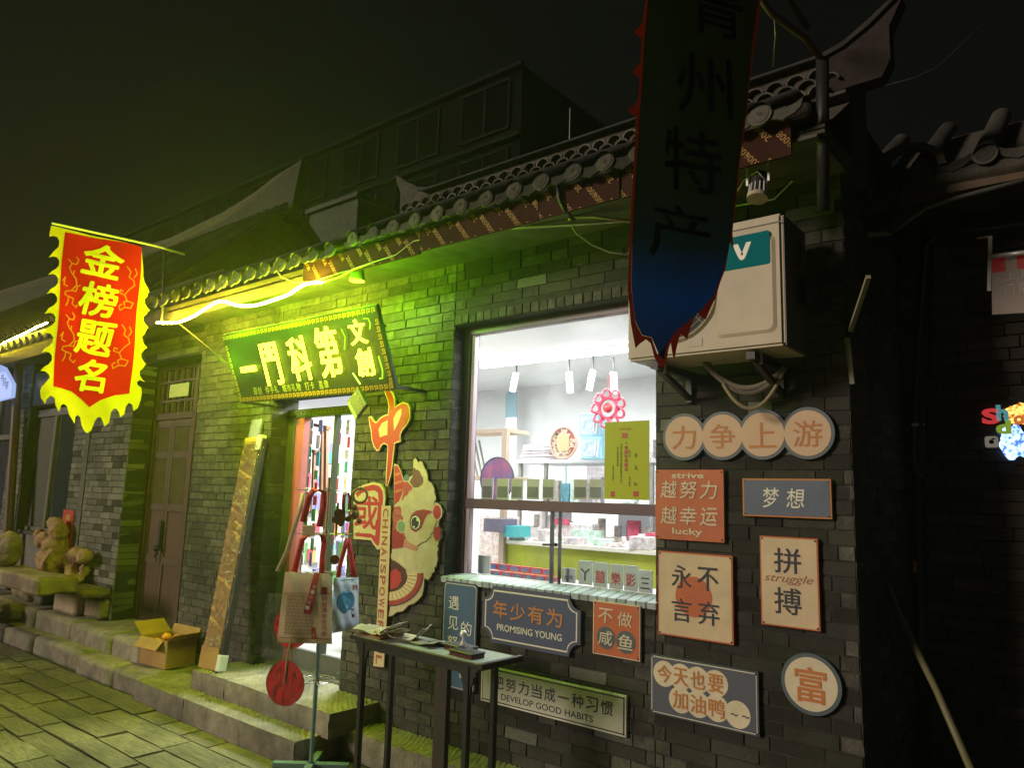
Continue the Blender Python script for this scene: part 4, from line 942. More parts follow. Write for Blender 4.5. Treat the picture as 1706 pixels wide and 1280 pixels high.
def banner_text(ch, cx, cy, hw, hh, x, sx, sy, ox, oy, parent, mat, off, fold, bold=.02, shear=.0):
    p = atx(ox+cx/sx, oy+cy/sx, x); pl = atx(ox+(cx-hw)/sx, oy+cy/sx, x); pu = atx(ox+cx/sx, oy+(cy-hh)/sx, x)
    w2 = abs((pl-p).y); h2 = abs((pu-p).z); Fb = Frame((x, p.y, p.z), (0,1,0), (0,0,1))
    m = MB().text(ch, Fb, 0, 0, h=2*h2, w=2*w2, bold=bold, shear=shear)
    m.v = [v + NX*(fold(v)+off) for v in m.v]; return m.build('character', mat, parent)
for ch, cx, cy, hw, hh in (('金',498,335,102,80),('榜',478,522,92,82),('题',460,708,100,85),('名',442,890,80,80)): banner_text(ch, cx, cy, hw, hh, GX, 2.909, 0, 0, 320, gb, txtm, .012, fold, .05, .1)
# scroll dragons as wavy lines
m = MB(); Fb = Frame((GX,0,0),(0,1,0)); 
def dragon(ptsz):
    q = [atx(a/2.909, 320+b/2.909, GX) for a, b in ptsz]; m.stroke(Fb, [(p.y, p.z) for p in q], .009, .0)
scg = CLOTH('scroll_gold', (.75,.30,.05), .5)
for ox, oy, fx in ((0,0,1),(-18,270,1)):
    dragon([(335+ox,325+oy),(352+ox,345+oy),(340+ox,365+oy),(350+ox,390+oy),(372+ox,420+oy),(375+ox,450+oy),(350+ox,475+oy),(320+ox,480+oy),(315+ox,495+oy),(335+ox,505+oy),(330+ox,530+oy),(318+ox,550+oy)])
    dragon([(352+ox,345+oy),(372+ox,350+oy),(382+ox,330+oy),(370+ox,315+oy)]); dragon([(350+ox,475+oy),(372+ox,480+oy),(380+ox,455+oy),(393+ox,452+oy)]); dragon([(335+ox,505+oy),(360+ox,515+oy),(352+ox,540+oy),(372+ox,558+oy),(380+ox,545+oy)])
    dragon([(305+ox,430+oy),(320+ox,410+oy),(312+ox,445+oy),(330+ox,455+oy)])
    dragon([(372+ox,420+oy),(358+ox,400+oy),(362+ox,380+oy)])
    m.v = [v + NX*(fold(v)+.013) for v in m.v]; m.build('scroll_dragon', scg, gb); m = MB()
for ox, oy in ((0,0),(-25,280)):
    dragon([(608+ox,365+oy),(625+ox,390+oy),(618+ox,415+oy),(638+ox,430+oy),(645+ox,455+oy),(620+ox,475+oy),(600+ox,500+oy),(612+ox,530+oy),(640+ox,540+oy),(628+ox,565+oy),(600+ox,560+oy)])
    dragon([(645+ox,375+oy),(655+ox,400+oy),(640+ox,420+oy)]); dragon([(600+ox,500+oy),(575+ox,490+oy),(580+ox,475+oy),(592+ox,482+oy)]); dragon([(600+ox,560+oy),(575+ox,575+oy),(570+ox,555+oy),(585+ox,545+oy)])
    dragon([(612+ox,530+oy),(595+ox,535+oy),(598+ox,552+oy)])
    m.v = [v + NX*(fold(v)+.013) for v in m.v]; m.build('scroll_dragon', scg, gb); m = MB()
a, b = atx(86, 374, GX), atx(256, 411, GX); b2 = V((GX, -.40, b.z+.01))
MB().tube([a+V((0,0,.012)), b+V((0,0,.012)), b2], .013, 8).build('pole', greymetal, gb)
# dark banner near the camera
DX = -1.0
D0 = atx(1150, 300, DX); DFr = rotf(D0, 60); ND = DFr.n
def pl(u, v):
    d = ray(u, v); return CAM + d*((D0-CAM).dot(ND)/d.dot(ND))
db = thing('dark_banner', 'tall unlit dark banner with ragged red edge hanging in front of the air conditioner, reading 青州特产', 'banner', (DX, -1.04, 3.3))
dp = [(1079,-60),(1074,0),(1068,40),(1052,58),(1066,66),(1065,104),(1049,124),(1063,133),(1061,168),(1043,188),(1057,197),(1055,250),(1053,300),(1050,350),(1048,420),(1047,480),(1050,510),(1053,540),(1061,580),(1068,572),(1078,565),(1086,572),(1092,595),(1098,606),(1106,613),(1112,604),(1116,582),(1120,570),(1123,590),(1126,600),(1130,580),(1137,555),(1144,560),(1149,565),(1153,548),(1160,530),(1166,520),(1172,528),(1178,532),(1184,514),(1192,497),(1199,470),(1206,450),(1210,425),(1213,405),(1219,420),(1217,390),(1220,360),(1225,330),(1228,285),(1237,235),(1244,185),(1250,130),(1256,80),(1262,40),(1266,0),(1272,-60)]
fold2 = lambda p: .006*math.sin((p.x+p.y)*15+p.z*2.0) + .012*math.sin((p.x+p.y)*7-p.z*1.3+1)
dcl = CLOTH('banner_dark', (.05,.05,.045), .45, grad=(((0,(.012,.013,.06)),(.19,(.006,.034,.36)),(.32,(.010,.015,.045)),(.50,(.014,.0135,.022)),(1,(.014,.0125,.014))), 2.0-3.3, 3.4-3.3))  # blue of a lens flare painted into the lower cloth colour
dred_c = CLOTH('banner_dark_red', (.13,.008,.012), .4, (.22,.012,.015))

P2 = [(u, v) for u, v in dp]; P2 = inset(P2, 5); keep = []
inner = [(1082,-60),(1077,0),(1071,60),(1067,130),(1062,200),(1056,300),(1052,400),(1052,480),(1059,535),(1070,558),(1086,562),(1098,590),(1106,600),(1112,575),(1120,562),(1132,548),(1150,535),(1170,516),(1187,495),(1200,458),(1209,422),(1214,390),(1220,340),(1225,290),(1234,230),(1242,180),(1248,120),(1254,60),(1262,0),(1268,-60)]
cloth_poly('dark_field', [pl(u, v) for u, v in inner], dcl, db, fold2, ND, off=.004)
cxm = sum(u for u, v in inner)/len(inner)
cloth_poly('red_edge', [pl(u, v) for u, v in dp], dred_c, db, fold2, ND, hole=[pl(u+(1 if u < 1110+(400-v)*.12 else -1), v if v > -50 else v+4) for u, v in inner if v < 596])
dtx = CLOTH('dim_ink', (.005,.007,.018), .3)
for ch, cx, cy, hw, hh in (('青',1186,22,44,46),('州',1166,148,44,50),('特',1146,272,46,52),('产',1124,392,52,46)):
    p_ = pl(cx, cy); w2 = (pl(cx+hw, cy)-pl(cx-hw, cy)).dot(DFr.r); h2 = pl(cx, cy-hh).z-pl(cx, cy+hh).z; Fb = Frame(p_, DFr.r, (0,0,1))
    m = MB().text(ch, Fb, 0, 0, h=h2, w=w2, bold=.02); m.v = [v + ND*(fold2(v)+.034) for v in m.v]; m.build('character', dtx, db)
e0 = atx(1070,-60,DX); e1 = atx(1275,-60,DX)
MB().tube([e0, e1, V((DX,-.30,e1.z))], .016, 8).build('pole', darkmetal, db)
# ================================================================== air conditioner
ac_w = M('ac_ivory', (.56,.49,.36), .5, var=.10, vscale=5, spec=.35, detail=12); ac_d = M('ac_side_shade', (.10,.10,.095), .5)
ax0, ax1, az0, az1, ay = -1.88, -1.10, 2.335, 2.935, -.42
ac = thing('air_conditioner', 'cream outdoor air conditioner unit with round fan grille on brackets above the slogan boards', 'air conditioner', (-1.5,-.25,az0))
body = MB().box(ax0, ax1, ay, -.10, az0, az1).build('casing', ac_w, ac, bevel=.012, seg=2)
FA = Frame((ax0, ay, az0)); W_, H_ = ax1-ax0, az1-az0
MB().fbox(FA, 0, W_, H_-.045, H_-.040, 0, .003).build('lid_seam', ac_d, body)
pts = rnd(.285, .45, .035, 0); pts = [(x+.465, y+.06) for x, y in pts]
pi_ = rnd(.285, .45, .030, .014); pi_ = [(x+.465, y+.06) for x, y in pi_]
mr_ = MB()
for i in range(len(pts)): j = (i+1) % len(pts); mr_.add([FA.p(*pts[i],.001), FA.p(*pts[j],.001), FA.p(*pi_[j],.009), FA.p(*pi_[i],.009)], [(0,1,2,3)])
mr_.poly(FA, pi_, .009); mr_.build('raised_panel', ac_w, body)
cx_, cy_, cr_ = .255, .295, .215
mr_ = MB(); A = [2*math.pi*k/48 for k in range(48)]
for k in range(48):
    a, b = A[k], A[(k+1) % 48]
    for r0, n0, r1, n1 in ((cr_+.02,.001,cr_+.008,.016),(cr_+.008,.016,cr_-.004,.004)):
        mr_.add([FA.p(cx_+r0*math.cos(a), cy_+r0*math.sin(a), n0), FA.p(cx_+r0*math.cos(b), cy_+r0*math.sin(b), n0), FA.p(cx_+r1*math.cos(b), cy_+r1*math.sin(b), n1), FA.p(cx_+r1*math.cos(a), cy_+r1*math.sin(a), n1)], [(0,1,2,3)])
mr_.build('fan_rim', ac_w, body, smooth=True)
MB().disc(FA, cx_, cy_, cr_, .0015, None, 48).build('fan_well', M('fan_black', (.006,.006,.007), .6), body)
g = MB()
for r in [cr_*k/9 for k in range(2, 10)]: g.tube([FA.p(cx_+r*math.cos(a), cy_+r*math.sin(a), .010) for a in A], .0016, 4, closed=True)
for k in range(16): a = 2*math.pi*k/16; g.tube([FA.p(cx_+.03*math.cos(a), cy_+.03*math.sin(a), .012), FA.p(cx_+cr_*math.cos(a), cy_+cr_*math.sin(a), .012)], .0018, 4)
g.build('fan_grille', M('grille_wire', (.52,.50,.42), .35, .3), body)
fb = MB()
for k in range(3):
    a = 2*math.pi*k/3; P_ = []
    for r, d in ((.03,-.3),(.19,-.42),(.2,.1),(.19,.35),(.03,.3)): P_.append((cx_+r*math.cos(a+d), cy_+r*math.sin(a+d)))
    fb.poly(FA, P_, .003)
fb.build('fan_blades', M('fan_grey', (.03,.03,.032), .5), body)
lx0, lx1, lz0, lz1 = .465, .715, .345, .525
lb_ = MB().poly(FA, [(x+.485, y+.37) for x, y in rnd(.245, .155, .012, 0)], .0091, .0105).build('badge', M('badge_teal', (.0,.17,.20), .7, spec=.1), body)
lm = MB(); cx0, cy0 = .602, .452
lm.poly(FA, [(cx0-.044,cy0+.036),(cx0-.018,cy0+.036),(cx0-.002,cy0-.006),(cx0-.016,cy0-.030),(cx0-.022,cy0-.018)], .0112)
lm.poly(FA, [(cx0+.044,cy0+.036),(cx0+.020,cy0+.036),(cx0+.002,cy0-.006),(cx0+.016,cy0-.030),(cx0+.022,cy0-.018)], .0112)
lm.disc(FA, cx0, cy0-.028, .0155, .0113, None, 16); lm.build('emblem', M('emblem_white', (.75,.73,.62), .4), lb_)
MB().disc(FA, cx0, cy0-.016, .006, .0118, None, 12).build('emblem_drop', blackmetal, lb_)
MB().fbox(FA, W_+.001, W_+.006, .0, H_-.01, -.30, -.012).build('side_shade_panel', ac_d, body)  # shade on the unit's right side put into a darker panel colour
MB().tube([FA.p(W_+.006,.40,-.18), FA.p(W_+.02,.40,-.18), FA.p(W_+.02,.52,-.18), FA.p(W_+.006,.52,-.18)], .006, 6).box(ax1+.006,ax1+.04,-.24,-.12,az0+.22,az0+.34).build('valve_cover', darkmetal, body)
MB().fbox(FA, .33, .40, .035, .075, .001, .003).build('corner_dimple', ac_w, body)
for xx in (ax0+.14, ax1-.16):
    b_ = MB().box(xx-.02, xx+.02, -.40, -.0, az0-.045, az0-.012).box(xx-.015, xx+.015, -.03, 0, az0-.17, az0-.045)
    b_.bar((xx,-.34,az0-.045),(xx,-.02,az0-.15),.026).build('bracket', darkmetal, ac)
    MB().cyl((xx+.02,-.33,az0-.06),(xx+.02,-.33,az0+.0),.008,6).build('bolt', whitemetal, ac)
for i, (p0, sag, r, c_) in enumerate((((1172,603),58,.014,(.22,.19,.14)),((1180,606),42,.012,(.15,.13,.10)),((1205,640),42,.009,(.30,.25,.15)))):
    a = at(*p0, -.2); b = at(1308, 612, -.12); pts = []
    for k in range(17): s_ = k/16; q = a.lerp(b, s_); q.z -= (1-(2*s_-1)**2)*(.115+.02*i); pts.append(q)
    MB().tube(pts, r, 8).build('hose', M('hose_%d' % i, c_, .6, bump=.4), ac)
# strut right of the unit
MB().bar((-.93,-.04,2.45), (-.77,-.35,2.60), .018).bar((-.95,-.02,2.42),(-.93,-.04,2.20),.02).build('corner_strut', M('old_paint', (.30,.28,.18), .6), origin=(-.93,0,2.4)); tag(bpy.data.objects['corner_strut'], 'pale diagonal strut sticking out right of the air conditioner', 'strut')
# projector lamp beneath the printed board
c = at(1262, 325, -.40)
sp_ = thing('spot_projector', 'finned spotlight hanging below the right end of the 2008 board', 'lamp', (c.x, -.40, c.z+.10))
MB().cyl((c.x,-.40,c.z+.0),(c.x-.0,-.37,c.z+.11),.036,20,.034).build('housing', darkmetal, sp_, smooth=False)
fm = MB()
for k in range(12):
    a = 2*math.pi*k/12; d = V((math.cos(a), math.sin(a)*.9, 0)); fm.bar(V((c.x,-.40,c.z))+d*.042, V((c.x,-.385,c.z+.06))+d*.038, .005)
fm.build('cooling_fins', whitemetal, sp_)
MB().cyl((c.x,-.405,c.z-.02),(c.x,-.40,c.z),.047,20,.046).build('lens_hood', M('hood', (.5,.42,.33), .4), sp_)
MB().bar((c.x-.05,-.39,c.z+.06),(c.x-.05,-.39,c.z+.16),.01).bar((c.x+.05,-.39,c.z+.06),(c.x+.05,-.39,c.z+.16),.01).build('yoke', whitemetal, sp_)
# conduits and cords under the eave
def line(name, label, cat, pts, r, mat, seg=8):
    o = MB().tube(pts, r, seg).build(name, mat, origin=pts[0], smooth=True); return tag(o, label, cat)
pale_pipe = M('pale_pipe', (.42,.42,.36), .4, .2)
line('conduit', 'pale conduit pipe running along the eave towards the dark banner', 'pipe', [at(762,386,-.35), at(880,378,-.30), at(955,374,-.26), at(1120,362,-.22)], .010, pale_pipe)
line('conduit', 'short capped pipe lying above the long pale conduit', 'pipe', [at(948,366,-.28), at(955,362,-.28), at(990,361,-.27), at(1060,370,-.24)], .009, M('rusty_cap', (.40,.33,.22), .5))
line('cable', 'thin pale cable looping down from the conduit left of the dark banner', 'cable', [at(950,372,-.24), at(962,390,-.2), at(985,407,-.15), at(1015,420,-.08), at(1050,425,-.05)], .006, M('cable_grey', (.35,.33,.28), .5))
line('cable', 'black cable hanging from the roof tiles across the 2008 board', 'cable', [at(928,300,-.5), at(932,330,-.5), at(942,350,-.48), at(955,366,-.30)], .014, blackmetal)
line('cable', 'thin yellow wire looping below the eave above the rope light', 'cable', [at(458,436,-.5), at(455,445,-.5), at(470,462,-.5), at(492,471,-.5), at(520,470,-.5), at(565,455,-.48), at(600,446,-.47), at(660,425,-.46), at(745,392,-.46)], .005, M('wire_yellow', (.40,.42,.12), .5))
line('cable', 'thin pale wire climbing beside the spotlight', 'cable', [at(1222,330,-.3), at(1240,300,-.35), at(1262,285,-.42), at(1275,300,-.4), at(1322,300,-.25), at(1290,332,-.2), at(1215,345,-.1)], .004, M('wire_pale', (.25,.25,.2), .5))
# dark post and pole carrying the banner
line('flag_post', 'dark steel post rising in front of the shop corner', 'post', [at(1372,350,-.30), at(1370,96,-.45)], .028, darkmetal, 10)
line('bent_pole', 'thin bent pole reaching from the dark post to the banner top', 'pole', [at(1370,100,-.45), at(1340,62,-.6), at(1285,22,-.8), at(1262,-12,-.95)], .014, M('arm_brown', (.09,.05,.045), .6))
line('cord', 'thin string hanging from the banner pole', 'cord', [at(1290,30,-.78), at(1292,60,-.7), at(1288,110,-.6)], .003, greymetal, 5)
# ================================================================== right alley things
pipe = M('drain_black', (.022,.022,.022), .35)
t = thing('drainpipe', 'black drainpipe running down the dark wall right of the shop corner', 'drainpipe', at(1528,1100,1.04))
MB().tube([at(1706,372,.95), at(1620,383,1.0), at(1560,390,1.03), at(1543,410,1.05), at(1535,520,1.05), at(1526,640,1.05), at(1521,760,1.05), at(1526,785,1.05), at(1537,795,1.05)], .013, 10).build('upper_pipe', M('pipe_sheen', (.09,.09,.085), .3, .3), t, smooth=True)
MB().tube([at(1545,395,1.08), at(1540,560,1.08), at(1532,700,1.08), at(1530,820,1.08), at(1533,1000,1.08), at(1540,1320,1.08)], .035, 12).build('main_pipe', pipe, t, smooth=True)
MB().tube([at(1519,708,1.04), at(1540,708,1.07)], .012, 8).build('clip', whitemetal, t)
MB().cyl(at(1524,935,1.02), at(1524,955,1.02), .010, 8).build('copper_band', M('copper', (.55,.22,.10), .3, .6), t)
line('leaning_pole', 'long olive pole leaning in the dark alley at lower right', 'pole', [at(1465,945,.6), at(1500,1030,.45), at(1560,1150,.25), at(1625,1300,.0)], .016, M('olive_pole', (.16,.15,.07), .5))
line('conduit', 'pale conduit under the alley eave', 'pipe', [at(1385,397,.45), at(1486,388,.5)], .012, M('conduit_dim', (.30,.30,.27), .5))
line('conduit', 'bent grey conduit rising to the alley eave', 'pipe', [at(1490,384,.5), at(1545,345,.55), at(1600,328,.58), at(1706,300,.58)], .012, M('conduit_dim2', (.14,.15,.13), .5))
line('cable', 'black hose looping over the alley roof tiles', 'cable', [at(1486,388,.48), at(1488,350,.48), at(1505,310,.46), at(1530,292,.46), at(1552,290,.5)], .016, blackmetal)
c1_ = at(1650,395,.75)
t = thing('hanging_sign', 'small red and cream striped hanging sign with a steel bracket at the right edge', 'sign', (c1_.x, .75, 2.6))
MB().bar(at(1630,397,.8), at(1650,394,.75), .02, .008).bar(at(1650,394,.75), at(1648,485,.75), .018, .012).build('bracket', whitemetal, t)
MB().tube([at(1648,428,.72), at(1760,414,.72)], .012, 10).build('rail', M('rail_white', (.75,.75,.75), .3, .3), t, smooth=True)
FS = Frame((0,.75,0)); q = [at(1651,428,.75), at(1780,415,.75), at(1780,517,.75), at(1653,524,.75)]
MB().poly(FS, [(p.x, p.z) for p in q], -.012, 0).build('panel', M('panel_greybrown', (.30,.24,.20), .6, emit=(.3,.24,.2), estr=.03), t)
st_ = MB(); 
for a, b in ((0,.12),(.34,.48)): st_.poly(FS, [(q[0].x+(q[1].x-q[0].x)*k, q[0].z-(0.0 if s_ else .085)+.003*k) for k, s_ in ((a,1),(b*1.55,1),(b*1.55,0),(a,0))], .002)
st_.build('red_stripe', M('stripe_red', (.35,.02,.02), .5, emit=(.35,.02,.02), estr=.06), t)
tx_ = MB(); c2_ = at(1684,470,.745); tx_.text('土', FS, c2_.x, c2_.z+.035, h=.045, w=.055, n=.003); tx_.text('产', FS, c2_.x+.07, c2_.z+.035, h=.05, w=.055, n=.003); tx_.text('门', FS, c2_.x-.005, c2_.z-.035, h=.055, w=.04, n=.003); tx_.text('牌', FS, c2_.x+.06, c2_.z-.035, h=.055, w=.055, n=.003)
tx_.build('lettering', M('faint_white', (.6,.55,.5), .6), t)
# glowing snack sign
F = Frame((0,1.085,0)); c0 = at(1690,720,1.085)
t = thing('glowing_sign', 'small glowing colourful sign with a red S and icy blue glow at the right edge', 'sign', (c0.x,1.085,c0.z-.2))
MB().fbox(F, c0.x-.02, c0.x+.4, c0.z-.17, c0.z+.19, -.01, 0).build('backing', M('sign_black', (.01,.01,.012), .4), t)
def gtxt(ch, u, v, h, w_, c_, s_): q = at(u, v, 1.085); MB().text(ch, F, q.x, q.z, h=h, w=w_, n=.006, bold=.05).build('letter', M('letter_'+ch+str(u), c_, .5, emit=c_, estr=s_), t)
gtxt('S', 1651, 694, .085, .085, (.7,.05,.05), .35); gtxt('h', 1670, 688, .085, .055, (.12,.45,.5), .25); gtxt('d', 1672, 712, .075, .07, (.3,.45,.05), .3); gtxt('o', 1698, 700, .05, .05, (.8,.2,.05), .3)
def noisy_em(name, c1, c2, s_, scale):
    m = bpy.data.materials.new(name); m.use_nodes = True; N = m.node_tree.nodes; L = m.node_tree.links; b = N['Principled BSDF']; b.inputs['Base Color'].default_value = (.01,.01,.01,1)
    tc = N.new('ShaderNodeTexCoord'); no = N.new('ShaderNodeTexNoise'); no.inputs['Scale'].default_value = scale; no.inputs['Detail'].default_value = 5; cr = N.new('ShaderNodeValToRGB')
    cr.color_ramp.elements[0].position = .40; cr.color_ramp.elements[0].color = (*c1, 1); cr.color_ramp.elements[1].position = .62; cr.color_ramp.elements[1].color = (*c2, 1)
    L.new(tc.outputs['Object'], no.inputs['Vector']); L.new(no.outputs['Fac'], cr.inputs[0]); L.new(cr.outputs[0], b.inputs['Emission Color']); b.inputs['Emission Strength'].default_value = s_; return m
def blob(u, v, r, ry, mat, nm, n):
    q = at(u, v, 1.085); R = random.Random(int(u)); MB().poly(F, [(q.x+r*(1+R.uniform(-.18,.12))*math.cos(k*math.pi/18), q.z+ry*(1+R.uniform(-.18,.12))*math.sin(k*math.pi/18)) for k in range(36)], .002, n).build(nm, mat, t)
blob(1700, 690, .072, .058, noisy_em('flame_glow', (.25,.04,.0), (1,.55,.12), 1.3, 60), 'flame_picture', .004)
blob(1688, 738, .062, .090, noisy_em('ice_glow', (.04,.08,.6), (.45,.75,1), 1.5, 50), 'ice_picture', .005)
q = at(1652,736,1.085); MB().poly(F, [(x+q.x-.03, y+q.z-.032) for x, y in rnd(.06,.06,.012,0)], .002, .006).build('round_button', M('button_cream', (.6,.55,.45), .5, emit=(.6,.55,.45), estr=.12), t); MB().disc(F, q.x, q.z-.002, .012, .007, None, 12).text('•', F, q.x+.01, q.z+.014, h=.008, w=.02, n=.007).build('button_mark', inkm, t)
# wall-end roof pieces on the far right upper roof
line('light_string', 'faint string of tiny lights under the upper roof corner', 'light string', [at(1475,142,-.4), at(1520,130,-.4), at(1560,112,-.35), at(1590,85,-.3), at(1636,40,-.2)], .0015, M('string', (.06,.06,.06), .6))
# ================================================================== display rack with bags and fans
RX, RY = -3.96, -.60
teal = M('teal_powder', (.16,.27,.25), .4, .2); chrome = M('chrome_wire', (.55,.57,.58), .25, .9)
rk = thing('display_rack', 'slim revolving display rack on a flat teal cross base in front of the shop door', 'display rack', (RX,RY,GZ))
MB().cyl((RX,RY,GZ+.06),(RX,RY,1.05),.013,12).build('lower_pole', teal, rk, smooth=False)
MB().cyl((RX,RY,1.05),(RX,RY,1.74),.010,12).build('upper_pole', chrome, rk, smooth=False)
cdir = V((CR.x, CR.y, 0)).normalized(); cfw = V((-CR.y, CR.x, 0)).normalized()
for d_, L_ in ((cdir, .23), (cfw, .21)):
    b = MB().bar(V((RX,RY,GZ+.055))-d_*L_, V((RX,RY,GZ+.055))+d_*L_, .045, .03).build('base_leg', teal, rk, bevel=.003)
    for s_ in (-1, 1): MB().cyl(V((RX,RY,GZ))+d_*s_*(L_-.02), V((RX,RY,GZ+.04))+d_*s_*(L_-.02), .016, 10).build('foot', blackmetal, b)
for z in (1.655, 1.385, 1.14, .50):
    tr_ = MB().cyl((RX,RY,z-.018),(RX,RY,z+.018),.018,12).tube([(RX+.11*math.cos(a*.3927), RY+.11*math.sin(a*.3927), z) for a in range(16)], .0028, 5, closed=True)
    for k in range(8):
        a = 2*math.pi*k/8+.2; c_, s_ = math.cos(a), math.sin(a); tr_.tube([(RX+.015*c_,RY+.015*s_,z),(RX+.19*c_,RY+.19*s_,z),(RX+.205*c_,RY+.205*s_,z+.014)], .0028, 5)
    tr_.build('hook_tier', chrome, rk)
def on_ray(u, v, dist):
    d = ray(u, v); d.normalize(); return CAM + d*dist
def camframe(o, extra=0): 
    a = math.degrees(math.atan2(cdir.y, cdir.x)); return rotf(o, a+extra)
dist0 = (V((RX,RY,1.0))-CAM).length
# tote bags
def tote(name, lab, corners, dist, mat, th=.035, extra=0):
    P = [on_ray(u, v, d_) for (u, v), d_ in zip(corners, dist)]      # TL TR BR BL
    t = thing(name, lab, 'bag', (P[2]+P[3])/2, 'bags on the display rack'); nrm = (P[1]-P[0]).cross(P[3]-P[0]).normalized()
    if nrm.dot(CAM-P[0]) < 0: nrm = -nrm
    m = MB(); nx, ny = 14, 18
    def S(a, b, k): 
        p = P[0].lerp(P[1], a).lerp(P[3].lerp(P[2], a), b); e = min(a, 1-a, b*1.5, (1-b)*2)
        return p + nrm*(k*(th*min(1, e*5)*.5) + .004*math.sin(a*9+b*6)+.003*math.sin(a*17-b*11))
    for k in (1, -1):
        b0 = len(m.v)
        for j in range(ny+1):
            for i in range(nx+1): m.v.append(S(i/nx, j/ny, k))
        for j in range(ny):
            for i in range(nx): a = b0+j*(nx+1)+i; m.f.append((a, a+1, a+nx+2, a+nx+1))
    m.build('bag_body', mat, t, smooth=True)
    return t, P, (lambda a, b, o=.002: S(a, b, 1) + nrm*o), nrm
def on_bag(S, mat, name, t, prims):
    """prims: list of MB built on unit frame (x 0..1, y 0..1 downwards = -z), mapped to the bag"""
    m = MB()
    for p in prims: m.v += []; b = len(m.v); m.v += [S(v.x, -v.z, .0025) for v in p.v]; m.f += [tuple(i+b for i in f) for f in p.f]
    return m.build(name, mat, t)
U = Frame((0,0,0))
canvas = M('canvas', (.64,.49,.28), .85, var=.08, vscale=6, bump=.5, bscale=200)
t, P, S, nb = tote('tote_bag', 'beige canvas tote bag printed with columns of small text and a red title', ((475,953),(554,957),(553,1074),(461,1071)), (dist0-.16,dist0-.20,dist0-.20,dist0-.16), canvas)
pr_ = MB()
for i in range(21):
    x = .12+.0265*i
    for j in range(12): pr_.stroke(U, [(x, -.33-.047*j), (x, -.33-.047*j-.036+.006*((i*7+j) % 3))], .010, 0)
on_bag(S, M('faded_print', (.20,.12,.07), .8), 'small_print', t, [pr_])
on_bag(S, M('print_line', (.30,.12,.07), .8), 'print_frame', t, [MB().stroke(U, [(.03+.094*k,-.31+.002*k) for k in range(11)], .007, 0).stroke(U, [(.03+.094*k,-.93) for k in range(11)], .007, 0)])
tt = MB(); tt.text('印', U, .845, -.25, h=.075, w=.10, bold=.03); tt.fbox(U, .79, .90, -.30, -.20, 0, .0005)
on_bag(S, redbright, 'seal', t, [tt]); tt = MB()
for i, ch in enumerate('胡越满忠状元卷'): tt.text(ch, U, .85, -.36-.083*i, h=.07, w=.10, bold=.015)
on_bag(S, redbright, 'title_print', t, [tt])
tt = MB()
tt.poly(U, rnd(.07,.17,.03,0), 0); tt.v = [v+V((.63,0,-.94)) for v in tt.v]; on_bag(S, redbright, 'oval_seal', t, [tt])
# red ribbon with text
R0, R1 = S(.63,.0,.006), S(.48,.60,.012); rib = MB()
for k in range(9):
    f_ = k/8; rib.v += [S(.62-.16*f_, .58*f_, .010), S(.74-.13*f_, .58*f_+.02*f_, .010)]
rib.f = [(2*k,2*k+1,2*k+3,2*k+2) for k in range(8)]; rib.build('ribbon', M('ribbon_red', (.33,.02,.025), .6), t)
tt = MB()
for i, ch in enumerate('第一科第一'): tt.text(ch, U, .645-.028*i, -.20-.075*i, h=.055, w=.075, bold=.012, n=0)
m = MB(); m.v = [S(v.x, -v.z, .014) for v in tt.v]; m.f = tt.f; m.build('ribbon_text', creamlight, t)
strapm = M('strap_red', (.50,.018,.022), .6, var=.15, vscale=9); strapb = M('strap_beige', (.5,.4,.26), .8)
def strap(pts, wd, mat, t, nm='strap'):
    P_ = [on_ray(u, v, d) for u, v, d in pts]; m = MB(); b = len(m.v)
    for i, p in enumerate(P_):
        d = (P_[min(i+1,len(P_)-1)]-P_[max(i-1,0)]).normalized(); tw = math.sin(i*1.1)*.5; side = (cdir*math.cos(tw)+cfw*math.sin(tw)); side = (side - d*side.dot(d)).normalized()
        m.v += [p-side*wd/2, p+side*wd/2]
    for i in range(len(P_)-1): a = 2*i; m.f.append((a, a+1, a+3, a+2))
    me = m.build(nm, mat, t, smooth=True); so_ = me.modifiers.new('s', 'SOLIDIFY'); so_.thickness = .002
d1 = dist0-.12
strap([(490,955,d1),(497,925,d1),(503,900,d1),(512,892,d1),(530,890,d1),(537,893,d1),(540,905,d1),(537,930,d1),(536,957,d1)], .035, strapm, t)
strap([(462,953,d1+.1),(478,920,d1+.1),(490,880,d1+.1),(500,850,d1+.1),(505,822,d1+.1)], .03, strapb, t)
t, P, S, nb = tote('tote_bag', 'small pale blue printed tote bag with red straps hanging right of the beige one', ((556,963),(598,962),(597,1047),(552,1056)), (dist0-.18,dist0-.10,dist0-.10,dist0-.18), M('blue_bag', (.42,.52,.66), .7, c2=(.62,.68,.74), vscale=9, bump=.3))
tt = MB(); tt.disc(U, .45, -.45, .33, 0, None, 20, .2); on_bag(S, M('print_cyan', (.04,.35,.48), .6, c2=(.08,.16,.40), vscale=20), 'round_print', t, [tt])
tt = MB(); tt.fbox(U, .02, .75, -.64, -.61, 0, .001).fbox(U, .02, .7, -.69, -.665, 0, .001); on_bag(S, inkm, 'dark_bars', t, [tt])
tt = MB(); tt.fbox(U, .02, .8, -.77, -.71, 0, .001).fbox(U, .35, .5, -.48, -.38, .001, .002); tt.text('富贵', U, .8, -.2, h=.1, w=.25, bold=.02); on_bag(S, redp, 'red_print', t, [tt])
tt = MB(); tt.stroke(U, [(.05,-.06),(.95,-.04)], .012, 0); on_bag(S, blue2, 'top_line', t, [tt])
strap([(563,965,d1),(567,940,d1),(574,915,d1),(578,897,d1)], .028, strapm, t); strap([(590,964,d1),(587,940,d1),(583,915,d1),(580,897,d1)], .034, strapm, t)
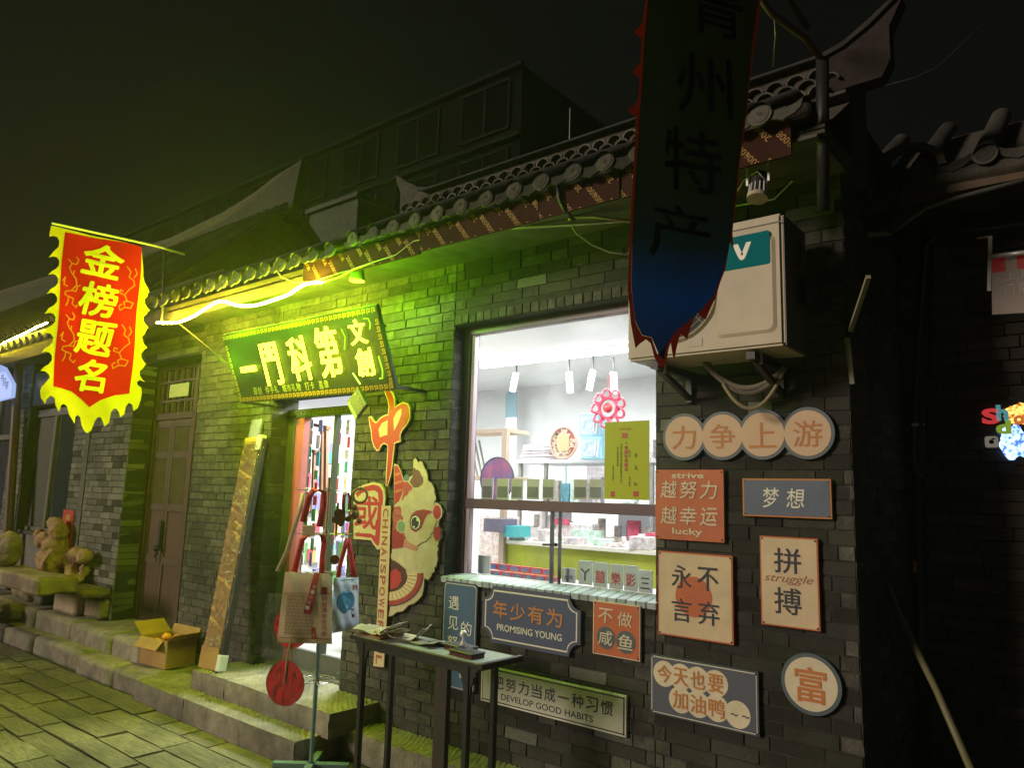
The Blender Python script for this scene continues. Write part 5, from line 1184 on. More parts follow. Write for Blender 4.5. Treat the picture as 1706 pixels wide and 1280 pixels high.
# a third bag: straps and small hangings in the upper tier
t = thing('lanyard', 'folded bright red strap hanging in a loop from the top tier of the rack', 'strap', on_ray(520,830,dist0), 'hangings on the top tier')
strap([(505,870,dist0-.15),(511,845,dist0-.15),(515,828,dist0-.15),(522,817,dist0-.16),(532,816,dist0-.17),(540,821,dist0-.17),(539,845,dist0-.17),(532,878,dist0-.17)], .04, strapm, t, 'strap_loop')
MB().fbox(camframe(on_ray(512,885,dist0-.15)), -.03, .05, -.03, .035, 0, .012).build('paper_tag', canvas, t, bevel=.003)
t = thing('lanyard', 'narrow maroon loop hanging from the right side of the rack top tier', 'strap', on_ray(577,820,dist0), 'hangings on the top tier')
strap([(573,865,dist0-.1),(572,840,dist0-.1),(573,825,dist0-.1),(580,822,dist0-.1),(583,830,dist0-.1),(582,850,dist0-.1)], .022, M('maroon_strap', (.30,.03,.05), .6), t, 'strap_loop')
charm_m = M('bronze_charm', (.16,.09,.04), .4, .5, var=.3, vscale=30)
def charm(lab, u, v, kind, d=None):
    o = on_ray(u, v, d or dist0-.12); t = thing('charm', lab, 'charm', o, 'charms hanging from the rack'); Fc = camframe(o)
    MB().tube([Fc.p(0,.0), Fc.p(.002,.05), Fc.p(0,.09)], .0015, 4).build('chain', chrome, t)
    if kind == 0: MB().disc(Fc, 0, -.03, .03, -.004, .004, 20).disc(Fc, 0, -.03, .012, .004, .008, 10).build('medal', charm_m, t)
    elif kind == 1:
        MB().poly(Fc, [(-.005,0),(.006,0),(.008,-.08),(.04,-.075),(.055,-.10),(.045,-.14),(.02,-.15),(.008,-.13),(.004,-.21),(-.004,-.21),(-.008,-.13),(-.03,-.12),(-.03,-.09),(-.008,-.085)], -.004, .004).build('axe_pendant', charm_m, t)
    elif kind == 2: MB().sphere(Fc.p(0,-.02), .035, 12, 8).sphere(Fc.p(-.035,-.05), .02, 8, 6).sphere(Fc.p(.035,-.06), .018, 8, 6).sphere(Fc.p(0,.02), .022, 8, 6).build('figure', charm_m, t)
    else: MB().tube([Fc.p(.045*math.cos(a*.4), .045*math.sin(a*.4)) for a in range(16)], .008, 6, closed=True).build('bead_ring', M('amber_bead', (.30,.22,.08), .3), t)
charm('round bronze medal hanging at the top right of the rack', 565, 848, 0); charm('bronze axe-shaped pendant hanging in the bright doorway', 563, 838, 1)
charm('brown bear-like figure charm at the right end of the top tier', 590, 852, 2); charm('amber bead ring hanging nearest to the 國 character', 600, 826, 3); charm('small dark drop charm hanging above the blue bag', 558, 925, 0, dist0-.05)
# round fans
fan_red = M('fan_red', (.66,.012,.02), .25, coat=.4); bamboo = M('bamboo', (.45,.30,.12), .5)
def fan(lab, u, v, dist, r, hx, hy):
    o = on_ray(u, v, dist); t = thing('round_fan', lab, 'fan', o, 'red round fans on the rack'); Ff = camframe(o, -14)
    P_ = [(r*math.cos(a)*(1-.06*max(0, math.sin(a))), r*math.sin(a)*1.03) for a in [2*math.pi*k/40 for k in range(40)]]
    MB().poly(Ff, P_, -.0015, .0015).build('fan_leaf', fan_red, t); MB().tube([Ff.p(x, y, 0) for x, y in P_], .0028, 5, closed=True).build('rim', M('fan_rim_red', (.25,.01,.015), .4), t)
    MB().tube([Ff.p(0,.0,.004), Ff.p(hx*.3, hy*.6,.004), Ff.p(hx,hy,.004)], .0055, 6).build('handle', bamboo, t)
    return Ff
df_ = dist0-.17
F1 = fan('red round paper fan hanging lowest on the rack, head down', 475, 1139, df_, .122, .02, .25)
F2 = fan('red round paper fan behind the beige tote bag', 486, 1045, df_+.12, .122, .02, -.24)
film = FILM('plastic_film', (1,1,1), haze=.03); 
def sleeve(Ff, w_, h_, cy, lab):
    m = MB(); nx, ny = 14, 18; R = random.Random(int(w_*999))
    for k in (1,-1):
        b0 = len(m.v)
        for j in range(ny+1):
            for i in range(nx+1): a, b = i/nx, j/ny; m.v.append(Ff.p((a-.5)*w_*(1+.1*(1-b)), cy+(b-.5)*h_, k*(.012+.010*math.sin(a*7+j)+R.uniform(-.004,.004))))
        for j in range(ny):
            for i in range(nx): a = b0+j*(nx+1)+i; m.f.append((a, a+1, a+nx+2, a+nx+1))
    o = m.build('plastic_sleeve', film, origin=Ff.p(0,cy)); tag(o, lab, 'plastic bag', 'clear sleeves round the fans')
sleeve(F1, .30, .42, -.03, 'clear crinkled sleeve round the lowest red fan'); sleeve(F2, .36, .38, .0, 'clear sleeve spreading left of the beige tote bag')
# ================================================================== black table
tw_, td = 1.075, .285
A = atz(586,1059,.85); B = atz(806,1110,.85); tdir = (B-A).normalized(); Lt = (B-A).length; tb = V((-tdir.y, tdir.x, 0))
FTb = Frame(A, tdir, tb)     # top plane frame: x along, y to the wall, n up
tbl = thing('console_table', 'narrow tall black table with carved corner brackets, piled with papers', 'table', A.lerp(B,.5)+tb*.14-V((0,0,.85-GZ)))
lac = M('black_lacquer', (.014,.013,.013), .35, var=.3, bump=.08); lactop = M('table_top', (.26,.30,.28), .3, var=.15, vscale=3, spec=.8)  # pale reflection put into the colour of the table top
MB().fbox(FTb, -.02, Lt, -.0, td, -.022, 0).build('table_top', lac, tbl, bevel=.002); MB().fbox(FTb, .0, Lt-.03, .012, td-.012, .0, .0015).build('painted_top_reflection', lactop, tbl)
MB().fbox(FTb, Lt-.03, Lt+.0, -.01, td+.01, -.024, .008).build('end_moulding', lac, tbl, bevel=.003)
MB().fbox(FTb, .05, Lt-.12, .02, .035, -.062, -.0225).build('apron', lac, tbl)
hh = .85-GZ
def leg(x, y, w_, d_=None): return MB().fbox(FTb, x-w_/2, x+w_/2, y-(d_ or w_)/2, y+(d_ or w_)/2, -hh, -.0225).build('leg', lac, tbl, bevel=.002)
def lx(u, v, y):      # x on table frame at given depth row
    best = min(range(0, 1200), key=lambda k: abs((lambda q: 853+FPX*(q-CAM).dot(CR)/(q-CAM).dot(_f))(FTb.p(k/1000, y, -.3)) - u)); return best/1000
l1, l2, l3, l4 = lx(602,0,.03), lx(651,0,.245), lx(777,0,.03), lx(822,0,.245)
leg(l1,.03,.030); leg(l2,.245,.030); leg(l3,.03,.030); leg(l4,.245,.030)
l5 = lx(736,0,.06); MB().fbox(FTb, l5-.042, l5+.042, .045, .075, -hh, -.0225).build('centre_board', M('dark_wood', (.035,.025,.018), .5, var=.4, vscale=8, bump=.4, stretch=(10,10,.6)), tbl)
BF = Frame(FTb.p(0,.03,-.0225), tdir, (0,0,1))
for xl_ in (l1, l3):
    for s_ in (-1, 1): 
        P_ = [(0,0),(.062,0),(.060,-.018),(.046,-.022),(.044,-.045),(.030,-.052),(.026,-.080),(.014,-.095),(.010,-.135),(0,-.15)]
        MB().poly(BF, [(xl_+s_*(x+.012), y) for x, y in P_], -.008, .008).build('corner_bracket', lac, tbl)
# papers, tray, boxes on the table
paper_m = M('old_paper', (.50,.46,.38), .7, c2=(.30,.25,.18), vscale=14); 
def sheet(lab, cx, cy, w_, h_, z, rot, curl, seed, mat=paper_m, nm='rolled_paper', cat='paper'):
    R = random.Random(seed); m = MB(); nx, ny = 10, 6; c_, s_ = math.cos(rot), math.sin(rot)
    for j in range(ny+1):
        for i in range(nx+1):
            a, b = i/nx-.5, j/ny-.5; x, y = a*w_, b*h_; zz = z+.004 + curl*(abs(a)*2)**2*(1 if a > 0 else .4) + .008*math.sin(a*11+seed)*math.sin(b*7+seed*2)+.008
            m.v.append(FTb.p(cx+x*c_-y*s_, cy+x*s_+y*c_, max(zz, .003)))
    for j in range(ny):
        for i in range(nx): a = j*(nx+1)+i; m.f.append((a, a+1, a+nx+2, a+nx+1))
    o = m.build(nm, mat, origin=FTb.p(cx,cy,0), smooth=True); s2 = o.modifiers.new('s','SOLIDIFY'); s2.thickness = .0025; tag(o, lab, cat, 'papers on the black table'); return o
o = MB().fbox(FTb, .0, .22, .02, .24, .002, .010).build('wooden_tray', M('tray_wood', (.20,.09,.045), .5, var=.2), origin=FTb.p(.1,.1)); tag(o, 'flat reddish wooden tray at the left end of the black table', 'tray')
sheet('curled white sheet standing highest at the left end of the table', .10, .12, .26, .17, .012, .3, .055, 1)
sheet('folded sheet overlapping the tray edge, second from the left', .22, .10, .22, .14, .016, -.4, .04, 5)
sheet('crumpled pale sheet in the middle of the paper pile', .33, .14, .20, .15, .006, .5, .06, 9)
sheet('grey flat sheet with a lifted edge right of the pile', .46, .12, .26, .10, .002, .05, .018, 14, M('grey_paper', (.16,.15,.13), .6))
o = MB().fbox(FTb, .46, .62, .16, .23, .004, .014).build('notebook', M('dark_cover', (.05,.05,.05), .5), origin=FTb.p(.5,.2)); tag(o, 'thin dark notebook behind the flat sheet on the table', 'notebook')
def case(lab, cx, cy, rot):
    c_, s_ = math.cos(rot), math.sin(rot); G_ = Frame(FTb.p(cx, cy, .0015), tdir*c_+tb*s_, tb*c_-tdir*s_); t = thing('ink_pad_case', lab, 'case', G_.o, 'ink pad cases on the table')
    MB().fbox(G_, -.085, .085, -.045, .045, 0, .016).build('case_base', M('case_maroon', (.10,.012,.015), .35) if 'case_maroon' not in bpy.data.materials else bpy.data.materials['case_maroon'], t, bevel=.003)
    MB().fbox(G_, -.088, .088, -.048, .048, .0165, .028).build('case_lid', blackmetal, t, bevel=.003)
case('black and red ink pad case carrying a clear stamp', .70, .17, -.10); case('black and red ink pad case nearest the right end of the table', .82, .09, -.05)
sx = FTb.p(.715,.17,.03); t = thing('stamp', 'small clear stamp standing on an ink pad case', 'stamp', sx)
MB().cyl(sx, sx+V((0,0,.02)), .016, 14, .010).cyl(sx+V((0,0,.02)), sx+V((0,0,.04)), .008, 12).build('stem', M('clear_acrylic', (.75,.75,.72), .08, spec=1), t, smooth=False); MB().sphere(sx+V((0,0,.055)), .020, 14, 10).build('knob', bpy.data.materials['clear_acrylic'], t, smooth=True)
# ================================================================== cardboard box with oranges
cb = M('cardboard', (.46,.28,.09), .8, c2=(.36,.21,.065), vscale=5, bump=.2); cbd = M('cardboard_inner', (.33,.21,.09), .85)
Q = atz(283,1117,.112); er = V((.80,.60,0)).normalized(); el_ = V((-.78,.62,0)).normalized()
er = (V((math.cos(math.radians(28)), math.sin(math.radians(28)), 0))); el_ = V((-math.sin(math.radians(28)), math.cos(math.radians(28)), 0))
Wb, Db, Hb = .36, .26, .27
er = V((math.cos(math.radians(5)), math.sin(math.radians(5)), 0)); el_ = V((-er.y, er.x, 0)); Q = V((-6.81,-.345,.120)); Wb, Db, Hb = .40, .28, .23; FB = Frame(Q, er, el_)
bx = thing('cardboard_box', 'open brown cardboard box with raised flaps holding oranges', 'box', Q+(er*Wb+el_*Db)/2)
m = MB(); tk = .006
m.fbox(FB, 0, Wb, 0, tk, 0, Hb).fbox(FB, 0, Wb, Db-tk, Db, 0, Hb).fbox(FB, 0, tk, tk, Db-tk, 0, Hb).fbox(FB, Wb-tk, Wb, tk, Db-tk, 0, Hb).fbox(FB, tk, Wb-tk, tk, Db-tk, 0, tk)
m.build('box_body', cb, bx)
def flap(p0, p1, out, ln, up, nm='flap'):
    a, b = FB.p(*p0, Hb), FB.p(*p1, Hb); d = (er*out[0]+el_*out[1])*ln + V((0,0,up)); n_ = (b-a).cross(d).normalized()*.004
    MB().add([a, b, b+d, a+d, a+n_, b+n_, b+d+n_, a+d+n_], [(0,1,2,3),(7,6,5,4),(0,4,5,1),(1,5,6,2),(2,6,7,3),(3,7,4,0)]).build(nm, cb, bx)
flap((Wb,0),(Wb,Db),(1,0),.10,.06); flap((0,0),(0,Db),(-1,0),.14,.10); flap((0,0),(Wb*.86,0),(0,-1),.07,-.075); flap((0,Db),(Wb,Db),(0,1),.03,.07)
for i, (a, b, z) in enumerate(((.31,.045,.250),(.33,.13,.228),(.24,.07,.185),(.24,.17,.18),(.16,.12,.17),(.08,.10,.17))):
    o = MB().sphere(FB.p(a, b, z), .040, 18, 12, sz=.92).build('orange', M('orange_peel', (.80,.32,.02), .4, bump=.3, bscale=180) if i == 0 else bpy.data.materials['orange_peel'], origin=FB.p(a,b,z), smooth=True)
    tag(o, 'bright orange at the open near corner of the cardboard box' if i == 0 else ('orange just behind the nearest one in the cardboard box' if i == 1 else ('third orange behind the near corner of the cardboard box','orange by the left flap of the cardboard box','orange in the middle of the cardboard box','orange in the far corner of the cardboard box')[i-2]), 'orange', 'oranges in the cardboard box')
MB().fbox(FB, .01, Wb-.01, .01, Db-.01, .12, .14).build('packing', cbd, bx)
# ================================================================== leaning wrapped plank
a0 = V((-5.665,-.335,.245)); a1 = at(424, 728, -.055); ax = (a1-a0).normalized(); sd_ = V((1,0,0)); sd_ = (sd_ - ax*sd_.dot(ax)).normalized()
FP = Frame(a0, sd_, ax); Lp = (a1-a0).length
pk_ = thing('wrapped_plank', 'long cardboard parcel wrapped in shiny clear film leaning on the wall left of the door', 'parcel', a0)
cb2 = M('parcel_card', (.64,.38,.08), .5, c2=(.54,.30,.06), vscale=5, bump=.3)
MB().fbox(FP, -.145, .085, .0, Lp, -.035, .0).build('card_sleeve', cb2, pk_, bevel=.003)
MB().fbox(FP, -.165, .09, .0, .17, -.04, .006).build('card_foot', cb, pk_, bevel=.003)
MB().fbox(FP, .086, .135, .02, Lp-.02, -.05, -.004).build('dark_edge', M('dark_film', (.04,.035,.05), .25), pk_, bevel=.003)
MB().fbox(FP, .092, .15, .0, .12, -.055, .010).build('foam_corner', M('foam', (.68,.72,.74), .7), pk_, bevel=.004); MB().fbox(FP, .05, .12, Lp-.12, Lp+.01, -.045, .009).build('foam_corner', bpy.data.materials['foam'], pk_, bevel=.004)
MB().fbox(FP, -.115, .045, Lp-.0, Lp+.16, -.03, -.012).build('wrapped_end', M('silver_wrap', (.45,.5,.5), .2, .6, var=.3, vscale=20, bump=.8), pk_)
m = MB(); nx, ny = 14, 110; R = random.Random(5)
for j in range(ny+1):
    for i in range(nx+1):
        a, b = i/nx, j/ny; m.v.append(FP.p(-.152+.292*a, .17+(Lp-.2)*b, .008+.006*math.sin(b*60+a*5+3*math.sin(b*17))+.005*math.sin(b*131+a*9)+R.uniform(-.0025,.0025) - (.03 if i in (0, nx) else 0)))
for j in range(ny):
    for i in range(nx): a = j*(nx+1)+i; m.f.append((a, a+1, a+nx+2, a+nx+1))
cr_m = MB(); R = random.Random(12)
for k in range(46):
    b_ = R.uniform(.08,.96)*Lp; a_ = R.uniform(-.11,.05); L_ = R.uniform(.03,.12); dy_2 = R.uniform(-.06,.06)
    cr_m.tube([FP.p(a_, b_, .013), FP.p(a_+L_*.5, b_+dy_2*.3, .019), FP.p(a_+L_, b_+dy_2, .012)], [.0006,.0022,.0006], 4)
o = cr_m.build('crease_glints', M('glint_white', (.75,.75,.72), .15, spec=1), pk_); o['kind'] = 'stuff'  # pale slivers along the creases stand in for glints on the film
m.build('clear_film', FILM('wrap_film', (1,1,1), 1.0, 22, .03, .30), pk_, smooth=True)
# ================================================================== stones and weathered sculptures at the left
def stone(lab, px, wd, hgt, dep, z0, seed, mat=block_m, bev=.03, amp=.02, yaw=0, yoff=None):
    c = atz(px[0], px[1], z0) if yoff is None else at(px[0], px[1], yoff)
    o = rough_block(seed, c.x-wd/2, c.x+wd/2, c.y, c.y+dep, z0, z0+hgt, 'stone_block', mat, None, bev, amp)
    return tag(o, lab, 'stone', 'old stones stacked at the left')
stone('pale sawn stone block with a broken lower edge, largest of the row', (106,1022), .62, .235, .34, .265, 1, pale_block, .008, .006)
stone('low mossy stone block at the foot of the brick pillar', (150,1030), .44, .20, .22, .265, 2, block_m, .012, .012)
stone('small dark grey block left of the pale sawn block', (62,1008), .22, .25, .25, .265, 3, M('dark_stone', (.10,.095,.085), .85, bump=.6), .01, .008)
BOULDER = atz(25,1002,.265)
stone('rough low stone at the foot of the boulder', (30,1025), .9, .18, .2, .10, 14, block_m, .05, .03)
stone('rough low stone left of the pavement edge', (-30,1035), .8, .2, .3, .10, 15, block_m, .05, .03)
b0 = atz(30, 985, .60); o = rough_block(5, b0.x-1.25, b0.x+.50, b0.y, b0.y+.34, .60, .75, 'stone_slab', block_m, None, .012, .014, 9); tag(o, 'long flat stone slab lying on the boulder', 'stone', 'old stones stacked at the left')
def lumps(name, lab, parts_, origin, vox=.02, amp=.012, mat=sand_m, seed=1):
    m = MB()
    for (c_, r, s_) in parts_: m.sphere(c_, r, 14, 10, *s_)
    o = m.build(name, mat, origin=origin); md = o.modifiers.new('r','REMESH'); md.mode = 'VOXEL'; md.voxel_size = vox
    col_dep = bpy.context.evaluated_depsgraph_get(); me = bpy.data.meshes.new_from_object(o.evaluated_get(col_dep)); o.modifiers.clear(); o.data = me
    from mathutils import noise
    bm = bmesh.new(); bm.from_mesh(me); bmesh.ops.smooth_vert(bm, verts=bm.verts, factor=.5)
    for v in bm.verts: v.co += noise.noise_vector(v.co*11+V((seed,0,0)))*amp*1.2 + noise.noise_vector(v.co*27)*amp*.8 + noise.noise_vector(v.co*60)*amp*.35
    bm.to_mesh(me); bm.free()
    for p in me.polygons: p.use_smooth = True
    if not me.materials: me.materials.append(mat)
    return tag(o, lab, 'statue', 'weathered stone lions')
bx_, by_ = BOULDER.x, BOULDER.y
o = lumps('boulder', 'big rounded boulder under the flat slab', [(V((bx_-.12,by_+.16,.40)),.20,(1,.85,.75)),(V((bx_+.10,by_+.16,.40)),.20,(1,.85,.78)),(V((bx_,by_+.16,.44)),.22,(1.3,.8,.7)),(V((bx_+.2,by_+.2,.34)),.13,(1,1,.6)),(V((bx_-.25,by_+.2,.34)),.13,(1,1,.6))], V((bx_,by_,.265)), .025, .012, block_m, 9); o['category'] = 'stone'; o['group'] = 'old stones stacked at the left'
o = lumps('boulder', 'smooth faceted stone on the flat slab at the frame edge', [(V((b0.x-.95,b0.y+.16,.88)),.17,(1.2,.8,.85)),(V((b0.x-.84,b0.y+.16,.96)),.13,(1,.8,1)),(V((b0.x-1.0,b0.y+.18,1.02)),.12,(1,.9,.8))], V((b0.x-.95,b0.y,.75)), .025, .016, block_m, 12); o['category'] = 'stone'; o['group'] = 'old stones stacked at the left'
def Lp_(u, v, y): return at(u, v, y)
y_ = -.22
base = rough_block(8, Lp_(65,965,y_).x, Lp_(153,970,y_).x, y_-.06, y_+.2, .502, .588, 'statue_plinth', block_m, None, .012, .010, 9); tag(base, 'rough mossy plinth slab under the two stone lions', 'stone', 'old stones stacked at the left')
def pts_(L_): return [(Lp_(u, v, yy), r, s_) for (u, v, yy, r, s_) in L_]
lumps('stone_lion', 'tall weathered sitting stone lion with raised head and shoulder hump', pts_([(92,872,y_+.08,.085,(1.1,1,.8)),(97,885,y_+.08,.10,(1,1,1.1)),(80,895,y_+.06,.10,(1.4,1,.7)),(70,903,y_+.05,.09,(1.4,.9,.8)),(92,915,y_+.1,.15,(1.1,1,1.1)),(84,935,y_+.07,.15,(1.1,1,1.1)),(94,945,y_+.08,.15,(1,1,1.2)),(76,958,y_+.04,.10,(1,1,1)),(103,960,y_+.1,.12,(1,1,1)),(68,968,y_+.02,.07,(1.3,1,.6)),(64,888,y_+.05,.05,(1,1,1)),(88,963,y_+.06,.13,(1.2,1,.8))]), Lp_(88,970,y_), .022, .02, seed=1)
lumps('stone_lion', 'small worn stone lion with a rounded back right of the tall one', pts_([(128,925,y_+.1,.09,(1.4,1,1)),(140,928,y_+.1,.08,(1.3,1,1)),(117,935,y_+.08,.085,(1,1,1.1)),(120,950,y_+.08,.075,(1,1,1.2)),(118,962,y_+.06,.085,(1.2,1,.8)),(141,950,y_+.15,.055,(.8,1,1.4)),(128,966,y_+.1,.06,(2,1,.7))]), Lp_(125,970,y_), .018, .014, seed=4)
o = MB().sphere(at(100,966,y_-.02),.06,10,6,1.6,.5,.5).build('moss_clump', M('moss', (.03,.05,.012), .9, bump=1), origin=at(100,966,y_-.02)); tag(o, 'dark green moss clump at the foot of the stone lions', 'moss', None, 'stuff')
# red couplet board
FR = Frame((0,-.012,0)); q = [at(101,849,-.012), at(121,847,-.012), at(119,906,-.012), at(104,908,-.012)]
t = thing('red_notice', 'narrow red vertical notice with yellow characters behind the stone lion', 'sign', q[3])
x0_, x1_ = (q[0].x+q[3].x)/2-.0, (q[1].x+q[2].x)/2; MB().fbox(FR, x0_, x1_, q[3].z-.12, q[0].z, -.01, 0).build('board', redbright, t)
m = MB(); zz = q[0].z
for i, ch in enumerate('福寿安康吉'): m.text(ch, FR, (x0_+x1_)/2, zz-.09-.115*i, h=.08, w=.14 if i == 0 else .09, n=.002, bold=.02)
m.build('lettering', M('yellow_print', (.7,.45,.06), .5), t)
# blue lit sign and red pipe at far left
FL = Frame((0,-.30,0)); q = [at(-20,600,-.30), at(5,612,-.30), at(20,640,-.30), at(18,662,-.30), at(-20,672,-.30)]
t = thing('lit_blue_sign', 'pale blue lit sign cut by the left edge of the view', 'sign', q[4]); MB().poly(FL, [(p.x, p.z) for p in q], -.05, 0).build('panel', M('blue_light_panel', (.4,.5,.8), .4, emit=(.38,.50,1), estr=.42), t)
m = MB()
for i in range(3): p = at(4+4*i, 630+6*i, -.30); m.text('书店茶'[i], FL, p.x, p.z, h=.11, w=.12, n=.003)
m.build('lettering', M('sign_ink_blue', (.05,.07,.2), .5), t)
line('drainpipe', 'reddish drainpipe running down the far left wall', 'drainpipe', [at(33,598,-.12), at(29,640,-.1), at(26,700,-.1), at(14,880,-.1), at(8,960,-.1)], .055, M('red_pipe', (.12,.05,.055), .5), 12)
far = thing('far_shopfront', 'dim glass shopfront at the far left end of the street', 'shopfront', (-13,.19,.2))
MB().box(-13.4,-12.1,.12,.18,.9,3.0).build('glazing', M('dim_glass', (.05,.05,.08), .1, spec=1), far)
for xx in (-13.4,-12.75,-12.1): MB().box(xx-.03,xx+.03,.08,.12,.9,3.0).build('mullion', sm, far)
MB().box(-13.4,-12.1,.07,.12,2.25,2.32).build('mullion', sm, far)
# posts and braces on the left wall
line('wall_brace', 'thin diagonal brace running from the eave to the left edge of the neon sign', 'brace', [at(300,540,-.45), at(377,605,-.28)], .008, darkmetal)
line('eave_post', 'thin upright rod standing on the eave right of the red banner', 'rod', [at(270,540,-.5), at(274,415,-.5)], .014, darkmetal)
# hanging card by the sign
Fh = Frame(at(602,672,-.34), (.62,0,-.72), (.72,0,.62)); t = thing('hanging_card', 'small green folded card hanging tilted from the right end of the neon sign', 'card', at(602,672,-.34))
gcm = M('card_green', (.09,.12,.05), .5); MB().fbox(Fh, -.09, .07, -.08, .06, 0, .03).build('card_box', gcm, t, bevel=.003); 
MB().fbox(Fh, -.07, .075, -.085, -.055, .0305, .033).build('pale_tab', M('tab_pale', (.35,.42,.20), .5), t); m = MB(); m.text('第一科门文创', Fh, -.01, .02, h=.022, w=.13, n=.032, bold=.02); m.build('lettering', creamlight, t)
line('string', 'short tube of light from which the green card hangs', 'string', [at(588,622,-.36), at(600,640,-.36)], .006, EM('tube_end', (.5,1,.1), 1.2))
# ================================================================== shop interior
inter = thing('shop_interior', 'white walls and ceiling inside the lit shop seen through the window and door', 'room', (-4,2,.24))
MB().box(-6.6,-6.55,.27,3.4,.24,3.0).box(-1.25,-1.2,.27,3.4,.24,3.0).box(-6.6,-1.2,3.35,3.4,.24,3.0).build('inner_wall', whitewall, inter)
MB().box(-6.6,-1.2,.265,3.4,2.95,2.99).build('ceiling', M('ceiling_white', (.64,.65,.66), .8), inter)
MB().box(-4.45,-3.52,.262,.28,.24,2.95).box(-5.6,-3.4,.262,.275,2.83,2.95).build('inner_lining', whitewall, inter)
MB().box(-3.46,-1.3,.42,2.6,2.66,2.70).build('dropped_ceiling', bpy.data.materials['ceiling_white'], inter) if False else None
tz = 2.93
a = atz(800,606,tz); b = atz(1130,562,tz)
t = thing('ceiling_tube', 'long bright tube light on the shop ceiling', 'lamp', (a.x, a.y, tz))
MB().box(a.x, b.x, a.y-.01, a.y+.09, 2.90, 2.948).build('housing', whitemetal, t); MB().box(a.x+.02, b.x-.02, a.y-.02, a.y+.03, 2.885, 2.899).build('tube', EM('tube_glow', (.93,.95,1), 9), t)
def area(nm, loc, sx_, sy_, e, c_, parent, rot=(0,0,0)):
    l = bpy.data.lights.new(nm, 'AREA'); l.shape = 'RECTANGLE'; l.size = sx_; l.size_y = sy_; l.energy = e; l.color = c_
    lo = bpy.data.objects.new(nm, l); col.objects.link(lo); lo.parent = parent; lo.location = V(loc)-WL[parent.name]; lo.rotation_euler = rot; return lo
area('tube_light', ((a.x+b.x)/2, a.y, 2.87), 2.2, .12, 32, (.95,1,.98), t)
t2 = thing('ceiling_panel', 'flat ceiling light above the counter near the shop door', 'lamp', (-5.0,1.3,2.93)); MB().box(-5.5,-4.5,1.1,1.5,2.91,2.945).build('panel', EM('panel_glow', (.95,.96,1), 5), t2)
area('panel_light', (-5.0,1.2,2.88), 1.0, .5, 75, (.96,1,.99), t2); 
t3 = thing('ceiling_panel', 'flat ceiling light just inside the shop window', 'lamp', (-2.9,.75,2.93)); MB().box(-3.3,-1.9,.45,.6,2.915,2.945).build('panel', bpy.data.materials['panel_glow'], t3)
area('panel_light', (-2.7,.6,2.88), 1.4, .3, 24, (.94,1,.99), t3)
# track spots
ti = 0
for (u, v, ang, lab) in ((860,632,20,'white track spot tilted left, leftmost in the window'),(948,632,-8,'white track spot pointing down right, second in the window'),(988,628,18,'white track spot tilted left, third in the window'),(1022,632,-5,'white upright track spot, rightmost in the window')):
    q = at(u, v, 1.9); t = thing('track_spot', lab, 'lamp', q, 'track spots on the shop ceiling'); d = V((math.sin(math.radians(-ang)), 0, -math.cos(math.radians(ang))))
    MB().cyl(q+V((0,0,.06)), q+d*.12, .030, 16).build('spot_body', whitemetal, t); MB().cyl(q+V((0,0,.05)), q+V((0,0,.2)), .008, 6).build('stem', darkmetal, t); MB().cyl(q+d*.121, q+d*.123, .026, 14).build('lens', EM('spot_lens', (1,.98,.9), 6) if ti == 0 else bpy.data.materials['spot_lens'], t); ti += 1
q0, q1 = at(850,625,1.9), at(1090,610,1.9); o = MB().box(q0.x, q1.x, 1.88, 1.92, q0.z+.16, q0.z+.18).build('track_rail', greymetal, origin=(q0.x,1.9,q0.z+.16)); tag(o, 'grey ceiling rail carrying the track spots', 'rail')
# hanging blue scroll, round decoration, knot, gift bags
def iq(u0, v0, u1, v1, y): a, b = at(u0, v0, y), at(u1, v1, y); return a.x, b.x, b.z, a.z
def card(name, lab, cat, rect, y, mat, th=.01, group=None, bev=0):
    x0, x1, z0, z1 = iq(*rect, y); o = MB().box(x0, x1, y, y+th, z0, z1).build(name, mat, origin=((x0+x1)/2, y, z0), bevel=bev); return tag(o, lab, cat, group), x0, x1, z0, z1
t = thing('hanging_scroll', 'narrow blue and white scroll hanging on the inner wall', 'scroll', at(851,790,3.0))
x0, x1, z0, z1 = iq(843, 654, 860, 695, 3.0); MB().box(x0,x1,3.0,3.01,z0,z1).build('blue_part', M('scroll_blue', (.20,.32,.38), .6), t); xx0, xx1, zz0, zz1 = iq(843,696,859,770,3.0); MB().box(xx0,xx1,3.0,3.01,zz0,zz1).build('white_part', M('scroll_white', (.6,.62,.68), .6), t)
MB().bar(((x0+x1)/2,3.0,z1),((x0+x1)/2,3.0,z1+.1),.01).build('cord', darkmetal, t)
q = at(939,738,1.6); Fq = Frame(q); t = thing('round_plaque', 'large round red and cream coin plaque with raised characters standing on the shelf', 'plaque', q-V((0,0,.25)))
rr = abs(at(919,738,1.6).x-at(962,738,1.6).x)/2
MB().disc(Fq, 0, 0, rr, -.02, 0, 40).build('disc', M('plaque_red', (.36,.08,.06), .5), t); MB().tube([Fq.p(rr*math.cos(k*.157), rr*math.sin(k*.157), .004) for k in range(40)], .012, 6, closed=True).build('rim', M('plaque_rim', (.50,.33,.25), .5), t)
m = MB()
for ch, dx, dy in (('招',-.0,-.6),('财',0.05,.62),('进',-.62,0),('宝',.62,0)): m.text(ch, Fq, dx*rr, dy*rr, h=rr*.6, w=rr*.55, n=.006, bold=.02)
R = random.Random(3)
for k in range(26): a = R.random()*6.28; r_ = R.uniform(.55,.85)*rr; m.disc(Fq, r_*math.cos(a), r_*math.sin(a), .018, .004, None, 6)
m.build('lettering', M('plaque_cream', (.62,.50,.38), .5), t); MB().fbox(Fq, -.06,.06,-.07,.07,.004,.008).build('coin_hole', M('hole_gold', (.45,.36,.18), .5), t)
